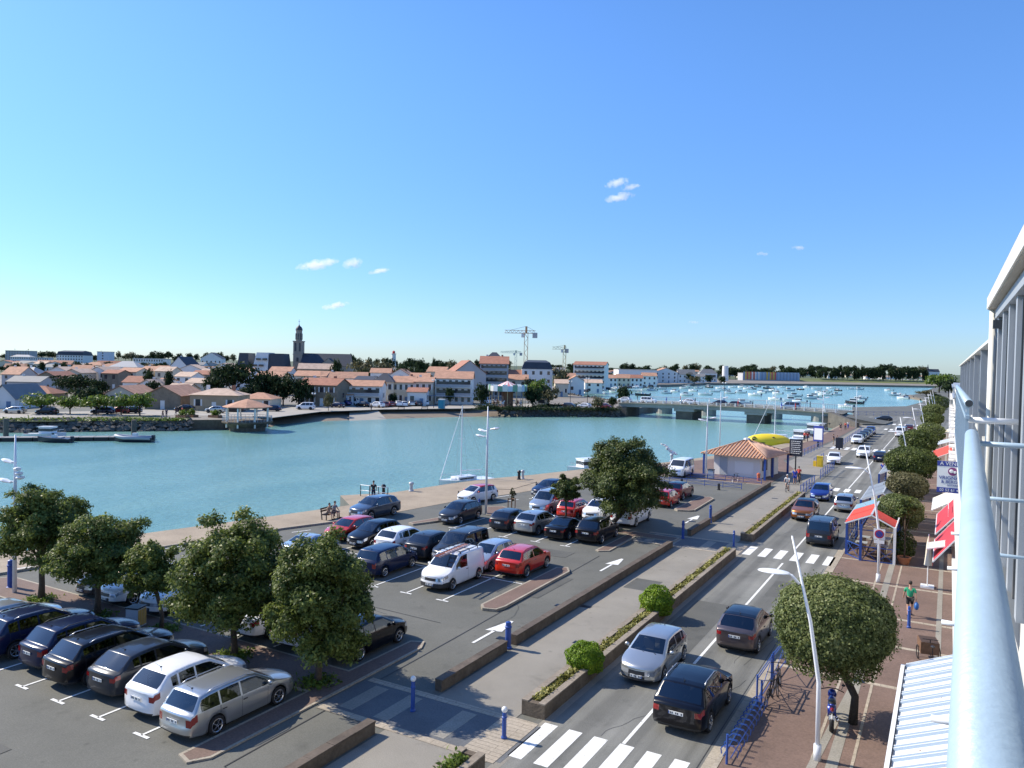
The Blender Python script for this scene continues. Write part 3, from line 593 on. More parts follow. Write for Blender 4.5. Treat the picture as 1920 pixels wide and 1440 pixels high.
def car_proto(k, style=0, extra=None):
    key = (k, style, extra)
    if key in PROTO: return PROTO[key]
    V, faces, c, rings = car_geo(k); L, W, Ht, r = c['L'], c['W'], c['H'], c['r']
    by = lambda *ts: [f for f in faces if f[1] in ts]
    root = bpy.data.objects.new('car', None); COL.objects.link(root)
    body = sub_mesh('body', V, by('body', 'clad', 'seam', 'roof'), None, {'body': 0, 'clad': 1, 'seam': 1, 'roof': 2})
    body.box(0, 0, .20, W-.50, L-.7, .45, mi=1); body.box(0, (L/2-c['xf']+L/2-c['xf']-c['wb'])/2, .18, W-.12, c['wb']-2*r-.16, .12, mi=1)
    body.box(0, L/2-.16, .22, W*.7, .3, .22, mi=1); body.box(0, -L/2+.18, .26, W*.7, .3, .24, mi=1)
    b = body.build('body', ['paint_silver', 'clad', 'paint_silver'], root, smooth=True)
    for i in (0, 2): b.material_slots[i].link = 'OBJECT'
    kids = []
    def part(nm, mb, mt, par=root, sm=True): o = mb.build(nm, mt, par, smooth=sm); return o
    part('windscreen', sub_mesh('w', V, by('ws'), 0), 'car_glass'); part('rear_window', sub_mesh('w', V, by('rw'), 0), 'tinted_glass')
    for s_ in 'lr':
        for pn in range(4):
            if by('sg'+s_+str(pn)): part('side_window', sub_mesh('w', V, by('sg'+s_+str(pn)), 0), 'car_glass' if pn == 0 or k in ('hatch', 'small', 'wagon', 'mpv', 'coupe') else 'tinted_glass')
        part('headlight', sub_mesh('w', V, by('hl'+s_), 0), 'lamp_clear'); part('taillight', sub_mesh('w', V, by('tl'+s_), 0), 'lamp_red')
    part('grille', sub_mesh('w', V, by('grille'), 0), 'black_plastic')
    it = MB(); fl = c['bf']-.42                                                # seats and dashboard
    it.box(0, L/2-(c['xc']+c['end'])/2, fl-.1, W-.34, c['end']-c['xc']-.2, .12)
    it.box(0, L/2-c['xc']-.32, fl, W-.4, .42, c['bf']-fl-.02)
    for yy in ((c['xw']+.55), (c['xw']+1.35)):
        if yy < c['end']-.1:
            for sx in (-.36, .36):
                it.box(sx, L/2-yy, fl, .46, .14, .58); it.box(sx, L/2-yy-.0, fl+.6, .24, .09, .17); it.box(sx, L/2-yy+.25, fl, .46, .46, .16)
    part('interior', it, 'car_interior', sm=False)
    zf = c['sill']+.16
    for e, nm in ((1, 'front'), (-1, 'rear')):
        yy = L/2+.188 if e > 0 else -L/2-.135; zz = zf-.02 if e > 0 else (c['zb']-.34 if k not in ('hatch', 'small') else c['zb']-.36)
        if e < 0: yy = -L/2-.10-.035*(1 if zz < c['zb']-.5 else .6)
        pm = MB(); pm.box(0, yy, zz, .50, .02, .11, mi=0); pm.box(-.235, yy+e*.002, zz+.002, .03, .02, .106, mi=1)
        for q in range(7):
            if q in (2, 5): continue
            pm.box(-.18+q*.062, yy+e*.003, zz+.022, .036, .02, .066, mi=2)
        part('number_plate', pm, ['plate_white', 'blue_paint', 'plate_ink'], sm=False)
    for sx in (-1, 1):
        mm = MB(); ym = L/2-c['xc']-.34; zb_ = c['bf']+.03
        mm.ball((sx*(W/2+.10), ym, zb_+.08), .12, n=10, sq=(.95, .55, .72)); mm.bar((sx*(W/2-.06), ym, zb_+.02), (sx*(W/2+.06), ym, zb_+.04), .05, .03)
        o = part('mirror', mm, 'paint_silver'); o.material_slots[0].link = 'OBJECT'
        for p in c['pil'][:2]: part('door_handle', MB().box(sx*(W/2+.004), L/2-p+.13, c['bf']-.13, .03, .17, .028), 'clad', sm=False)
        if c.get('rails'):
            rm = MB(); w6 = W/2-.035-c['tum']*(Ht-.1-c['bf'])-.04
            rm.tube([(sx*w6, L/2-c['xw']-.2, Ht-.03), (sx*w6, L/2-c['xw']-.4, Ht+.035), (sx*w6, L/2-c['xr']+.5, Ht+.03), (sx*w6, L/2-c['xr']+.25, Ht-.05)], .018, n=6)
            part('roof_rail', rm, 'steel' if style != 2 else 'clad')
    wp = MB(); wp.bar((-.45, L/2-c['xc']+.12, c['zc']+.015), (.05, L/2-c['xc']-.02, c['zc']+.05), .02); part('wiper', wp, 'black_plastic'); wp = MB(); wp.bar((.05, L/2-c['xc']+.14, c['zc']+.02), (.5, L/2-c['xc']-.06, c['zc']+.06), .02)
    part('wiper', wp, 'black_plastic')
    an = MB()
    an.tube([(0, L/2-c['xr']+.2, Ht-.01), (0, L/2-c['xr']-.02, Ht+.17)], [.008, .004], n=5); an.ball((0, L/2-c['xr']+.2, Ht-.01), .04, n=8, sq=(.6, 1.2, .5)); part('antenna', an, 'black_plastic')
    tm, rm_ = wheel_parts(r, .21, style)
    first = None
    for sx in (-1, 1):
        for s_ in (c['xf'], c['xf']+c['wb']):
            if first is None:
                o = tm.build('wheel', 'rubber', root, smooth=True); ri = rm_.build('rim', 'rim_alloy', o); first = o; rim0 = ri
            else:
                o = first.copy(); COL.objects.link(o); o.parent = root; ri = rim0.copy(); COL.objects.link(ri); ri.parent = o
            o.location = (sx*(W/2-.115), L/2-s_, r); o.rotation_euler.z = 0 if sx > 0 else math.pi
    if extra == 'ladder':
        rk = MB()
        for yy in (-1.2, -.3, .6): rk.bar((-.72, L/2-2.4+yy, Ht+.09), (.72, L/2-2.4+yy, Ht+.09), .05, .03); 
        for sx in (-.70, .70):
            rk.bar((sx, L/2-2.4-1.4, Ht+.09), (sx, L/2-2.4+.75, Ht+.09), .03)
            for yy in (-1.2, -.3, .6): rk.bar((sx, L/2-2.4+yy, Ht-.04), (sx, L/2-2.4+yy, Ht+.09), .04)
        part('roof_rack', rk, 'black_plastic', sm=False)
        PROTO['ladder'] = 1
    PROTO[key] = root; root['used'] = 0
    return root
def set_paint(root, col, roof=None, clad=None):
    for o in root.children:
        if o.name.startswith('body'):
            o.material_slots[0].link = 'OBJECT'; o.material_slots[0].material = M[col]; o.material_slots[2].link = 'OBJECT'; o.material_slots[2].material = M[roof or col]
        if o.name.startswith('mirror'): o.material_slots[0].link = 'OBJECT'; o.material_slots[0].material = M[roof or col]
def near_car(kind, col, x, y, deg, label, cat='car', style=0, roof=None, group=None, scale=None, extra=None, z=0.0, name='car'):
    p = car_proto(kind, style, extra)
    if not p['used']: r = p; r['used'] = 1
    else:
        r = dup(p)
        if 'used' in r: del r['used']
    r.name = name; r.location = (x, y, z); r.rotation_euler.z = math.radians(deg)
    if scale: r.scale = scale
    set_paint(r, col, roof); tag(r, label, cat, group); ALLCARS.append(r); return r
ALLCARS = []
FAR = {}
def far_car(kind, col, x, y, deg, label, z=0.0, cat='car', group=None, roof=None, name='parked_car'):
    if kind not in FAR:
        V, faces, c, rings = car_geo(kind)
        sl = dict({'sg'+a+str(b): 1 for a in 'lr' for b in range(4)}, body=0, roof=4, clad=2, seam=0, ws=1, rw=1, hll=5, hlr=5, tll=3, tlr=3, grille=2)
        mb = sub_mesh('car', V, faces, None, sl); L, W = c['L'], c['W']
        mb.box(0, 0, .2, W-.5, L-.5, .5, mi=2)
        for sx in (-1, 1):
            for s_ in (c['xf'], c['xf']+c['wb']): mb.lathe([(.001, sx*.1), (c['r'], sx*.1), (c['r'], -sx*.1)], c=(sx*(W/2-.12), L/2-s_, c['r']), axis='x', n=12, mi=2)
            mb.ball((sx*(W/2+.08), L/2-c['xc']-.3, c['bf']+.1), .1, n=6, mi=0)
        mb.box(0, L/2+.13, .38, .5, .03, .11, mi=6); mb.box(0, -L/2-.11, .6, .5, .03, .11, mi=6)
        o = mb.build(name, ['paint_white', 'far_glass', 'black_plastic', 'lamp_red', 'paint_white', 'lamp_clear', 'plate_white'], smooth=True); FAR[kind] = o
    else:
        o = FAR[kind].copy(); COL.objects.link(o)
    o.name = name
    for i, m_ in ((0, col), (4, roof or col)): o.material_slots[i].link = 'OBJECT'; o.material_slots[i].material = M[m_]
    o.location = (x, y, z); o.rotation_euler.z = math.radians(deg); tag(o, label, cat, group); return o
# ================================================================ foliage
def leaf_mat(name, c1, c2, c3, trans=.25, rough=.5):
    m = bpy.data.materials.new(name); m.use_nodes = True; n = m.node_tree; b = n.nodes['Principled BSDF']; b.inputs['Roughness'].default_value = rough; b.inputs['Specular IOR Level'].default_value = .3 if 'far' not in name and 'pine' not in name else .05
    g = n.nodes.new('ShaderNodeNewGeometry'); no = n.nodes.new('ShaderNodeTexNoise'); no.inputs['Scale'].default_value = .9; no.inputs['Detail'].default_value = 4
    n.links.new(g.outputs['Position'], no.inputs['Vector'])
    ri = n.nodes.new('ShaderNodeMath'); ri.operation = 'MULTIPLY_ADD'; ri.inputs[1].default_value = .5; n.links.new(g.outputs['Random Per Island'], ri.inputs[0])
    s = n.nodes.new('ShaderNodeMath'); s.operation = 'MULTIPLY_ADD'; s.inputs[1].default_value = 1.1; s.inputs[2].default_value = -.3; n.links.new(no.outputs[0], s.inputs[0]); n.links.new(s.outputs[0], ri.inputs[2])
    r = n.nodes.new('ShaderNodeValToRGB'); e = r.color_ramp.elements; e[0].position = .15; e[0].color = (*c1, 1); e[1].position = .9; e[1].color = (*c3, 1); x = e.new(.5); x.color = (*c2, 1)
    n.links.new(ri.outputs[0], r.inputs[0]); n.links.new(r.outputs[0], b.inputs['Base Color'])
    tl = n.nodes.new('ShaderNodeBsdfTranslucent'); n.links.new(r.outputs[0], tl.inputs[0]); mx = n.nodes.new('ShaderNodeMixShader'); mx.inputs[0].default_value = trans
    n.links.new(b.outputs[0], mx.inputs[1]); n.links.new(tl.outputs[0], mx.inputs[2]); n.links.new(mx.outputs[0], n.nodes['Material Output'].inputs[0]); M[name] = m
leaf_mat('leaf_bay', (.040, .064, .014), (.120, .160, .032), (.28, .32, .08), .42)
leaf_mat('leaf_dark', (.026, .044, .011), (.075, .104, .022), (.17, .20, .048), .3)
leaf_mat('leaf_clip', (.046, .070, .020), (.14, .175, .052), (.33, .36, .15), .38)
leaf_mat('leaf_lime', (.07, .13, .008), (.16, .27, .014), (.32, .42, .04), .35)
leaf_mat('leaf_spring', (.06, .10, .012), (.12, .18, .025), (.21, .27, .05), .3)
leaf_mat('leaf_far', (.018, .032, .016), (.036, .058, .026), (.07, .095, .04))
leaf_mat('leaf_pine', (.010, .022, .012), (.024, .042, .018), (.055, .08, .03))
leaf_mat('leaf_yellow', (.10, .10, .02), (.25, .24, .06), (.50, .46, .16), .3)
leaf_mat('leaf_olive', (.06, .06, .022), (.11, .105, .045), (.19, .17, .08))
leaf_mat('leaf_dry', (.12, .085, .03), (.2, .15, .06), (.3, .24, .11))
mat('bark', (.085, .062, .042), .9, var=.35, scale=9, bump=.8, bscale=25); mat('bark_dark', (.045, .035, .026), .9, var=.3, scale=9, bump=.8, bscale=25)
def leaves(name, C, N, size, material, parent=None, rs=None, asp=1.7):
    rs = rs or RNG; n = len(C); C = np.asarray(C, float); N = np.asarray(N, float)
    d = N+rs.normal(0, .55, (n, 3)); d[:, 2] += .25; d /= np.linalg.norm(d, axis=1)[:, None]+1e-9
    a = np.cross(d, rs.normal(0, 1, (n, 3))); a /= np.linalg.norm(a, axis=1)[:, None]+1e-9; b = np.cross(d, a)
    s = (size*rs.uniform(.65, 1.35, n))[:, None]; l = a*s*asp/2; w_ = b*s/2
    V = np.empty((n, 4, 3)); V[:, 0] = C-l; V[:, 1] = C+w_*.9+d*s*.12; V[:, 2] = C+l; V[:, 3] = C-w_*.9+d*s*.12
    me = bpy.data.meshes.new(name); me.vertices.add(4*n); me.vertices.foreach_set('co', V.reshape(-1)); me.loops.add(4*n); me.loops.foreach_set('vertex_index', np.arange(4*n, dtype=np.int32))
    me.polygons.add(n); me.polygons.foreach_set('loop_start', np.arange(0, 4*n, 4, dtype=np.int32)); me.polygons.foreach_set('loop_total', np.full(n, 4, np.int32))
    me.materials.append(M[material]); me.update(); me.validate(); o = bpy.data.objects.new(name, me); COL.objects.link(o)
    if parent: o.parent = parent
    return o
def dirs(n, rs):
    v = rs.normal(0, 1, (n, 3)); return v/np.linalg.norm(v, axis=1)[:, None]
def crown_pts(c, R, n, k, rs, cl=.34, lo=-.75, shell=(.45, .95), fill=.25):
    """leaf positions: k clumps spread through an uneven ellipsoid"""
    u = dirs(k, rs); u = u[u[:, 2] > lo]; k = len(u)
    rad = rs.uniform(shell[0], shell[1]*1.04, k)*np.where(rs.uniform(0, 1, k) > .9, 1.12, 1); cc = u*rad[:, None]; cs = cl*rs.uniform(.5, 1.3, k)
    w_ = cs**2/np.sum(cs**2); pick = rs.choice(k, n, p=w_); v = dirs(n, rs)
    v[:, 2] = np.where(v[:, 2] < -.3, -v[:, 2]*.6, v[:, 2])
    rr = (1-rs.uniform(0, 1, n)**2*.6)*rs.uniform(.75, 1.1, n); P = cc[pick]+v*(cs[pick]*rr)[:, None]
    Nn = v*.8+cc[pick]*.6; m = int(n*fill); P[:m] = dirs(m, rs)*(rs.uniform(.1, .85, m)[:, None])
    R = np.array(R); return np.array(c)+P*R, Nn/np.linalg.norm(Nn, axis=1)[:, None]
def tree(label, x, y, base, cz, R, n, size, material, z0=0, k=60, cl=.3, seed=1, trunk=.14, lo=-.75, name='tree', cat='tree', group=None, bark='bark', fill=.2, shell=(.45, .95), limbs=7, lean=(0, 0), top=None):
    rs = np.random.RandomState(seed); root = empty(name, label, cat, (x, y, z0), group=group)
    P, Nn = crown_pts((lean[0], lean[1], cz), R, n, k, rs, cl, lo, shell, fill); leaves('crown', P, Nn, size, material, root, rs)
    mb = MB(); zb = base; mb.tube([(0, 0, -.05), (.03, .02, zb*.5), (lean[0]*.5, lean[1]*.5, zb+.2), (lean[0], lean[1], cz+R[2]*.2)], [trunk*1.35, trunk, trunk*.9, trunk*.35], n=10)
    for q in range(limbs):
        a = 2*math.pi*q/limbs+rs.uniform(-.3, .3); e = rs.uniform(.5, .8); h = rs.uniform(.0, .6)
        p0 = (lean[0]*.6, lean[1]*.6, zb+.1+h*.4); p1 = (lean[0]+math.cos(a)*R[0]*e*.5, lean[1]+math.sin(a)*R[1]*e*.5, zb+(cz-zb)*.65+h*.4); p2 = (lean[0]+math.cos(a)*R[0]*e, lean[1]+math.sin(a)*R[1]*e, cz+R[2]*rs.uniform(-.1, .5))
        mb.tube([p0, p1, p2], [trunk*.5, trunk*.32, trunk*.12], n=6)
    mb.build('trunk', bark, root, smooth=True); return root
def px_tree(label, bx, by, cx, top, bot, wpx, material, n, size, **kw):
    """near tree from its measured base, crown top and bottom rows and crown width"""
    x, y = G(bx, by); D = depth(x, y); r = wpx/2*D/F; zt, zb = ZA(x, y, top), ZA(x, y, bot)
    off = (cx-bx)*D/F; lean = (off*BX[0], off*BY[0]); zb -= (zt-zb)*.06; rz = max(.5, (zt-zb)/2)*1.0
    return tree(label, x, y, max(.8, zb+.25), zb+rz, (r*.96, r*.96, rz), int(n*1.5), size*.84, material, lean=lean, **kw)
LG = 'round bay trees on the brick median'
px_tree('tall dark leafy tree at the left edge, standing beside the white floodlight mast', 77, 1127, 78, 912, 1062, 185, 'leaf_bay', 26000, .105, seed=3, k=150, cl=.21, group=LG)
px_tree('rounded leafy tree with a pale lit left side, second tree from the left edge', 182, 1157, 184, 968, 1102, 190, 'leaf_bay', 26000, .105, seed=4, k=150, cl=.21, group=LG)
px_tree('smallest young tree of the brick median, beside the slatted litter bin', 302, 1185, 285, 1018, 1125, 112, 'leaf_bay', 13000, .095, seed=5, k=90, cl=.22, trunk=.09, group=LG)
px_tree('largest wide irregular tree of the brick median, between the small tree and the last one', 438, 1232, 437, 962, 1195, 225, 'leaf_bay', 36000, .105, seed=6, k=190, cl=.2, group=LG)
px_tree('bright leafy tree nearest the tinted crossing, last of the brick median', 595, 1282, 602, 1004, 1238, 212, 'leaf_bay', 36000, .10, seed=7, k=180, cl=.2, group=LG)
px_tree('large dark spreading tree over the white minibus in the middle of the car park', 1143, 995, 1172, 824, 975, 172, 'leaf_dark', 42000, .125, seed=8, k=170, cl=.21, trunk=.2, bark='bark_dark', lo=-.6)
px_tree('small dark round tree beside the silver people carrier in the car park', 1060, 985, 1060, 892, 945, 56, 'leaf_dark', 11000, .10, seed=9, k=50, cl=.26, trunk=.08, bark='bark_dark')
px_tree('thin staked sapling standing in the island near the white floodlight mast', 959, 955, 960, 912, 940, 14, 'leaf_olive', 260, .12, seed=10, k=12, trunk=.03, limbs=3)
# grass tufts round the trunks
C = []
for bx, by in ((77, 1127), (182, 1157), (302, 1185), (438, 1232), (595, 1282), (1143, 995)):
    x, y = G(bx, by); n = 500; r = RNG.normal(0, .33, (n, 2)); C.append(np.column_stack([x+r[:, 0], y+r[:, 1], RNG.uniform(.04, .2, n)]))
C = np.concatenate(C); g_ = leaves('grass', C, np.tile((0, 0, .2), (len(C), 1)), .09, 'leaf_spring', None, asp=2.4); tag(g_, 'short green grass growing round the trunks of the car park trees', 'grass', kind='stuff')
# clipped trees along the sidewalk: x, y, radius, crown centre z, half height
def clipped(label, x, y, r, cz, rz, n, size, material='leaf_clip', seed=1, trunk_h=2.2, trunk=.13, ln=(0, 0)):
    rs = np.random.RandomState(seed); root = empty('clipped_tree', label, 'tree', (x, y, .11), group='clipped trees along the sidewalk')
    u = dirs(n, rs); q = np.abs(u); e = 2.2; s = (np.sum(q**e, axis=1))**(-1/e)          # rounded, slightly boxy dome
    lump = 1+.03*np.sin(u[:, 0]*7+seed)*np.sin(u[:, 1]*6)+.02*np.sin(u[:, 2]*11+u[:, 0]*5)+.02*np.sin(u[:, 0]*23)*np.sin(u[:, 1]*19+u[:, 2]*21)
    rad = s*lump*(1-np.abs(rs.normal(0, .05, n))+np.where(rs.uniform(0, 1, n) > .95, .05+.07*np.abs(np.sin(u[:, 0]*31)*np.sin(u[:, 1]*29)), 0))
    rad[:n//4] *= rs.uniform(.6, .95, n//4)
    P = u*rad[:, None]*np.array((r, r, rz)); P[:, 2] = np.where(P[:, 2] < -rz*.62, -rz*(.62+.38*rs.uniform(-.5, 1, n)), P[:, 2]); P[:, 2] += cz; P[:, 0] += ln[0]; P[:, 1] += ln[1]
    leaves('crown', P, u, size, material, root, rs, asp=1.5)
    mb = MB(); mb.tube([(0, 0, -.05), (.05, 0, trunk_h*.5), (ln[0]*.6, ln[1]*.6, trunk_h), (ln[0], ln[1], cz+rz*.3)], [trunk*1.3, trunk, trunk, trunk*.5], n=10)
    for q_ in range(6):
        a = q_*1.05; mb.tube([(ln[0]*.55, ln[1]*.55, trunk_h-.2), (ln[0]+math.cos(a)*r*.7, ln[1]+math.sin(a)*r*.7, cz+rz*.2)], [trunk*.5, trunk*.2], n=6)
    mb.build('trunk', 'bark_dark', root, smooth=True); return root
def px_clip(label, cx, top, bot, wpx, x, n, size, material='leaf_clip', seed=1, yb=None, ratio=None):
    if yb: x0 = x; a, b_, c_ = ray(cx, (top+bot)/2); x = a*yb/b_
    """crown whose axis stands on the line X = x; cx is where its middle shows"""
    my = (top+bot)/2; a, b_, c_ = ray(cx, my); t = x/a; y = b_*t; D = depth(x, y, 3); r = wpx/2*D/F; z1 = ZA(x, y, top)-.25*r*0; z0 = ZA(x, y, bot)
    rz = (z1-z0)/2*.92; return clipped(label, x0 if yb else x, y, r*.97, (z1+z0)/2-.11, rz, n, size, material, seed, max(.9, z0+.1), ln=(x-x0, 0) if yb else (0, 0))
px_clip('big dense ball-shaped clipped tree nearest the camera, beside the parked motorbike', 1563, 1078, 1258, 214, -2.6, 70000, .07, seed=2, yb=29.4)
px_clip('wide clipped tree leaning over the red awning terrace shelter', 1685, 925, 990, 88, -2.9, 16000, .085, 'leaf_clip', 3)
px_clip('flat brownish clipped tree just beyond the terrace shelter tree', 1701, 884, 936, 74, -2.7, 8000, .12, 'leaf_olive', 4)
px_clip('large dark round clipped tree beside the for-sale sign board', 1709, 836, 895, 92, -2.7, 20000, .11, 'leaf_dark', 5)
for i, (cx, t, b_, w_, lb) in enumerate(((1722, 804, 852, 66, 'dark clipped tree directly behind the large round one by the sale sign'), (1745, 791, 832, 50, 'clipped tree with its right side touching the facade, sixth of the row'),
   (1748, 773, 797, 40, 'small flat clipped tree seventh in the sidewalk row'), (1750, 757, 781, 38, 'low domed clipped tree eighth in the sidewalk row'), (1760, 741, 770, 40, 'dark domed clipped tree ninth in the sidewalk row, by the far street lamps'), (1772, 727, 752, 30, 'bushy farthest clipped tree of the sidewalk row'))):
    px_clip(lb, cx, t, b_, w_, -2.6+(.3 if i else 0), 5000, .17, 'leaf_dark' if i % 2 == 0 else 'leaf_clip', 6+i)
# lime green bushes on the planter
def bush(label, x, y, r, h, n, size, material, seed, z=.4, name='bush', group=None, cat='bush'):
    rs = np.random.RandomState(seed); u = dirs(n, rs); lump = 1+.09*np.sin(u[:, 0]*7+seed)*np.cos(u[:, 1]*6)+.07*np.sin(u[:, 2]*9); rad = lump*(1-np.abs(rs.normal(0, .07, n))); rad[:n//4] *= rs.uniform(.5, .95, n//4)
    P = u*rad[:, None]*np.array((r, r, h/2)); P[:, 2] += h/2+0; P[:, 2] = np.maximum(P[:, 2], .02)
    root = empty(name, label, cat, (x, y, z), group=group); leaves('foliage', P, u, size, material, root, rs, asp=1.3)
    mb = MB()
    for q in range(7): a = q*.9; mb.tube([(0, 0, -.02), (math.cos(a)*r*.55, math.sin(a)*r*.55, h*.5)], [.03, .012], n=5)
    mb.build('stem', 'bark', root); return root
bush('clipped lime green round bush in the planter, nearer the camera', -12.45, 28.3, .78, 1.25, 9000, .06, 'leaf_lime', 21, .12, group='lime bushes in the long planter')
bush('clipped lime green bush in the planter beside the far lane, taller than its twin', -12.4, 36.9, .84, 1.55, 9000, .065, 'leaf_lime', 22, .05, group='lime bushes in the long planter')
for k_, (y0, y1) in enumerate(((24.3, 51.7), (57.5, 80.2), (-3, 19.6))):
    L = y1-y0; n = int(L*170); rs = np.random.RandomState(40+k_); cy = rs.uniform(y0, y1, n); cx = -12.52+rs.normal(0, .10, n).clip(-.2, .2); hz = .47+np.abs(rs.normal(0, .08, n))*(1 if k_ < 2 else 2.4)*(.7+.5*np.sin(cy*3.1))
    P = np.column_stack([cx, cy, hz]); o = leaves('plants', P, np.tile((0, 0, .6), (n, 1)), .10, 'leaf_yellow' if k_ < 2 else 'leaf_spring', None, rs); tag(o, ('low yellow green ground plants filling the long planter by the lime bushes', 'low pale yellow plants filling the planter beside the orange car', 'taller leafy plants spilling from the planter at the bottom edge')[k_], 'plants', kind='stuff')
# ================================================================ cars of the car park and the road
NC = near_car; g1 = 'cars parked in the near row of the car park'; g2 = 'cars parked in the middle rows of the car park'; g3 = 'cars driving on the road'
NC('wagon', 'paint_silver', -21.7, 18.55, 0, 'silver estate car with red taillight nearest the kerb island, rightmost of the near row', style=0, group=g1)
NC('hatch', 'paint_white', -24.05, 18.65, 0, 'white rounded electric hatchback with tinted rear window beside the silver estate', style=1, group=g1, scale=(1.02, 1, 1.06))
NC('cross', 'paint_darkgrey', -26.55, 18.85, 1, 'dark grey crossover parked between the white hatchback and the black SUV', style=1, group=g1)
NC('suv', 'paint_black', -28.85, 18.75, -1, 'large glossy black SUV with dark sunroof in the near row', style=0, group=g1, scale=(1, 1.04, 1))
NC('suv', 'paint_navy', -31.15, 18.95, 0, 'dark navy SUV with silver rear bumper trim left of the glossy black SUV', style=2, group=g1, scale=(.98, .98, 1))
NC('suv', 'paint_navy', -33.95, 18.6, 0, 'navy blue off-roader cut by the left edge of the photo in the near row', style=1, group=g1)
NC('hatch', 'paint_silver', -36.2, 18.6, 0, 'pale silver car at the left edge behind the navy off-roader', style=1, group=g1)
NC('hatch', 'paint_brown', -38.8, 25.6, 180, 'pinkish brown car half hidden by the second tree', style=1, group=g2)
NC('cross', 'paint_white', -36.35, 25.4, 180, 'white crossover facing the camera between two tree trunks', style=0, group=g2)
NC('suv', 'paint_white', -33.3, 25.7, 180, 'white SUV with chrome grille facing the camera beside the litter bin', style=0, group=g2)
NC('suv', 'paint_white', -27.0, 25.9, 0, 'white car with dark red rear lights seen behind the largest median tree', style=0, group=g2)
NC('mpv', 'paint_white', -24.7, 26.0, 0, 'white people carrier partly hidden behind the last median tree', style=1, group=g2)
NC('hatch', 'paint_black', -21.9, 26.0, 0, 'glossy black hatchback beside the brick island, rear towards the camera', style=0, group=g2)
NC('mpv', 'paint_navy', -29.15, 36.45, 0, 'dark blue compact people carrier alone in its bay at the front row', style=1, group=g2, scale=(1, .96, .95))
NC('van', 'paint_white', -24.4, 36.5, 180, 'white panel van with a ladder on its roof rack and black front bumper', cat='van', style=0, group=g2, extra='ladder')
NC('coupe', 'paint_paleblue', -35.8, 36.9, 0, 'pale silver blue low coupe half hidden by the last median tree top', style=0, group=g2)
NC('hatch', 'paint_red', -36.9, 42.0, 180, 'bright red coupe-like hatchback facing the camera near the quay', style=0, group=g2, scale=(1, 1, .95))
NC('hatch', 'paint_black', -34.2, 41.4, 178, 'black hatchback facing the camera right of the bright red one', style=1, group=g2)
NC('hatch', 'paint_white', -31.6, 41.2, -2, 'white hatchback with dark rear window between two dark cars', style=1, group=g2)
NC('cross', 'paint_darkgrey', -29.1, 41.2, 0, 'dark grey hatchback with red rear lamps behind the blue people carrier', style=0, group=g2)
NC('ludo', 'paint_darkgrey', -26.9, 41.1, 180, 'black van-like family car with roof bars behind the white van', style=0, group=g2)
NC('small', 'paint_paleblue', -24.55, 40.9, 180, 'pale silver city car between the white van and the red crossover', style=0, group=g2)
NC('suv', 'paint_red', -22.2, 41.0, 0, 'red crossover with black rear window at the long brick island', style=2, group=g2, scale=(.98, .96, .96))
NC('hatch', 'paint_darkgrey', -33.7, 51.3, 180, 'dark grey small hatchback facing the camera beside the floodlight mast', style=1, group=g2)
NC('suv', 'paint_steelblue', -40.3, 48.7, 175, 'grey blue SUV parked by the quay kerb facing left', style=0, group=g2, scale=(1, .98, 1))
NC('small', 'paint_white', -37.3, 59.6, 167, 'white hatchback with a red roof parked by the chain posts', style=2, group=g2, roof='paint_red', scale=(1, 1.05, 1))
NC('hatch', 'paint_navy', -33.2, 66.2, 170, 'dark blue car facing the camera half behind the small dark tree', style=1, group=g2)
NC('hatch', 'paint_darkgrey', -29.1, 51.5, 0, 'dark grey hatchback, rear to the camera, leftmost of its row', style=0, group=g2)
NC('cross', 'paint_silver', -26.8, 51.5, -4, 'silver grey crossover with tinted rear window in the row before the small tree', style=2, group=g2)
NC('coupe', 'paint_black', -24.3, 51.3, 0, 'low black coupe parked between the silver crossover and the dark SUV', style=0, group=g2, scale=(1, 1.05, 1.06))
NC('suv', 'paint_black', -21.9, 51.6, 0, 'dark SUV with white number plate under the large spreading tree', style=0, group=g2, scale=(1, .98, .98))
NC('ludo', 'paint_silver', -29.6, 58.9, 180, 'silver people carrier facing the camera left of the small dark tree', style=1, group=g2, scale=(1, 1.04, 1.02))
NC('small', 'paint_red', -27.0, 58.6, 0, 'red hatchback seen behind the small dark tree trunk', style=0, group=g2, scale=(1.03, 1.05, 1))
NC('cross', 'paint_white', -24.8, 58.9, 180, 'white crossover facing the camera beside the white minibus', style=0, group=g2)
NC('bus', 'paint_white', -22.0, 58.7, 0, 'white minibus in the shade of the large spreading tree', cat='minibus', style=0, group=g2)
NC('small', 'paint_red', -22.2, 68.2, 0, 'small red city car just right of the large tree', style=0, group=g2, scale=(.98, .95, 1.0))
NC('cross', 'paint_darkred', -22.5, 72.9, -2, 'dark red crossover with a black roof at the far island', style=2, group=g2, roof='paint_black')
# road
NC('hatch', 'paint_silver', -10.35, 30.75, 180, 'silver hatchback driving towards the camera past the lime bushes', style=0, group=g3, scale=(.98, 1, 1))
NC('suv', 'paint_black', -7.72, 27.55, 0, 'glossy black SUV driving away with mirror out, nearest car on the road', style=0, group=g3, scale=(1.02, .98, .99))
NC('cross', 'paint_taupe', -7.85, 36.15, 0, 'taupe grey crossover with black roof driving away beside the big round tree', style=0, group=g3, roof='paint_black')
NC('ludo', 'paint_darkgrey', -7.75, 60.4, 0, 'dark grey tall van-like car driving away past the terrace shelter', style=0, group=g3)
NC('cross', 'paint_orange', -10.35, 69.4, 180, 'copper orange crossover with a black roof driving towards the camera', style=0, group=g3, roof='paint_black')
NC('hatch', 'paint_blue', -10.6, 80.9, 180, 'deep blue hatchback with headlights lit driving behind the orange car', style=0, group=g3)
NC('small', 'paint_silver', -7.85, 75.7, 0, 'silver small car driving away ahead of the tall grey van', style=0, group=g3)
g4 = 'cars in the far part of the street'
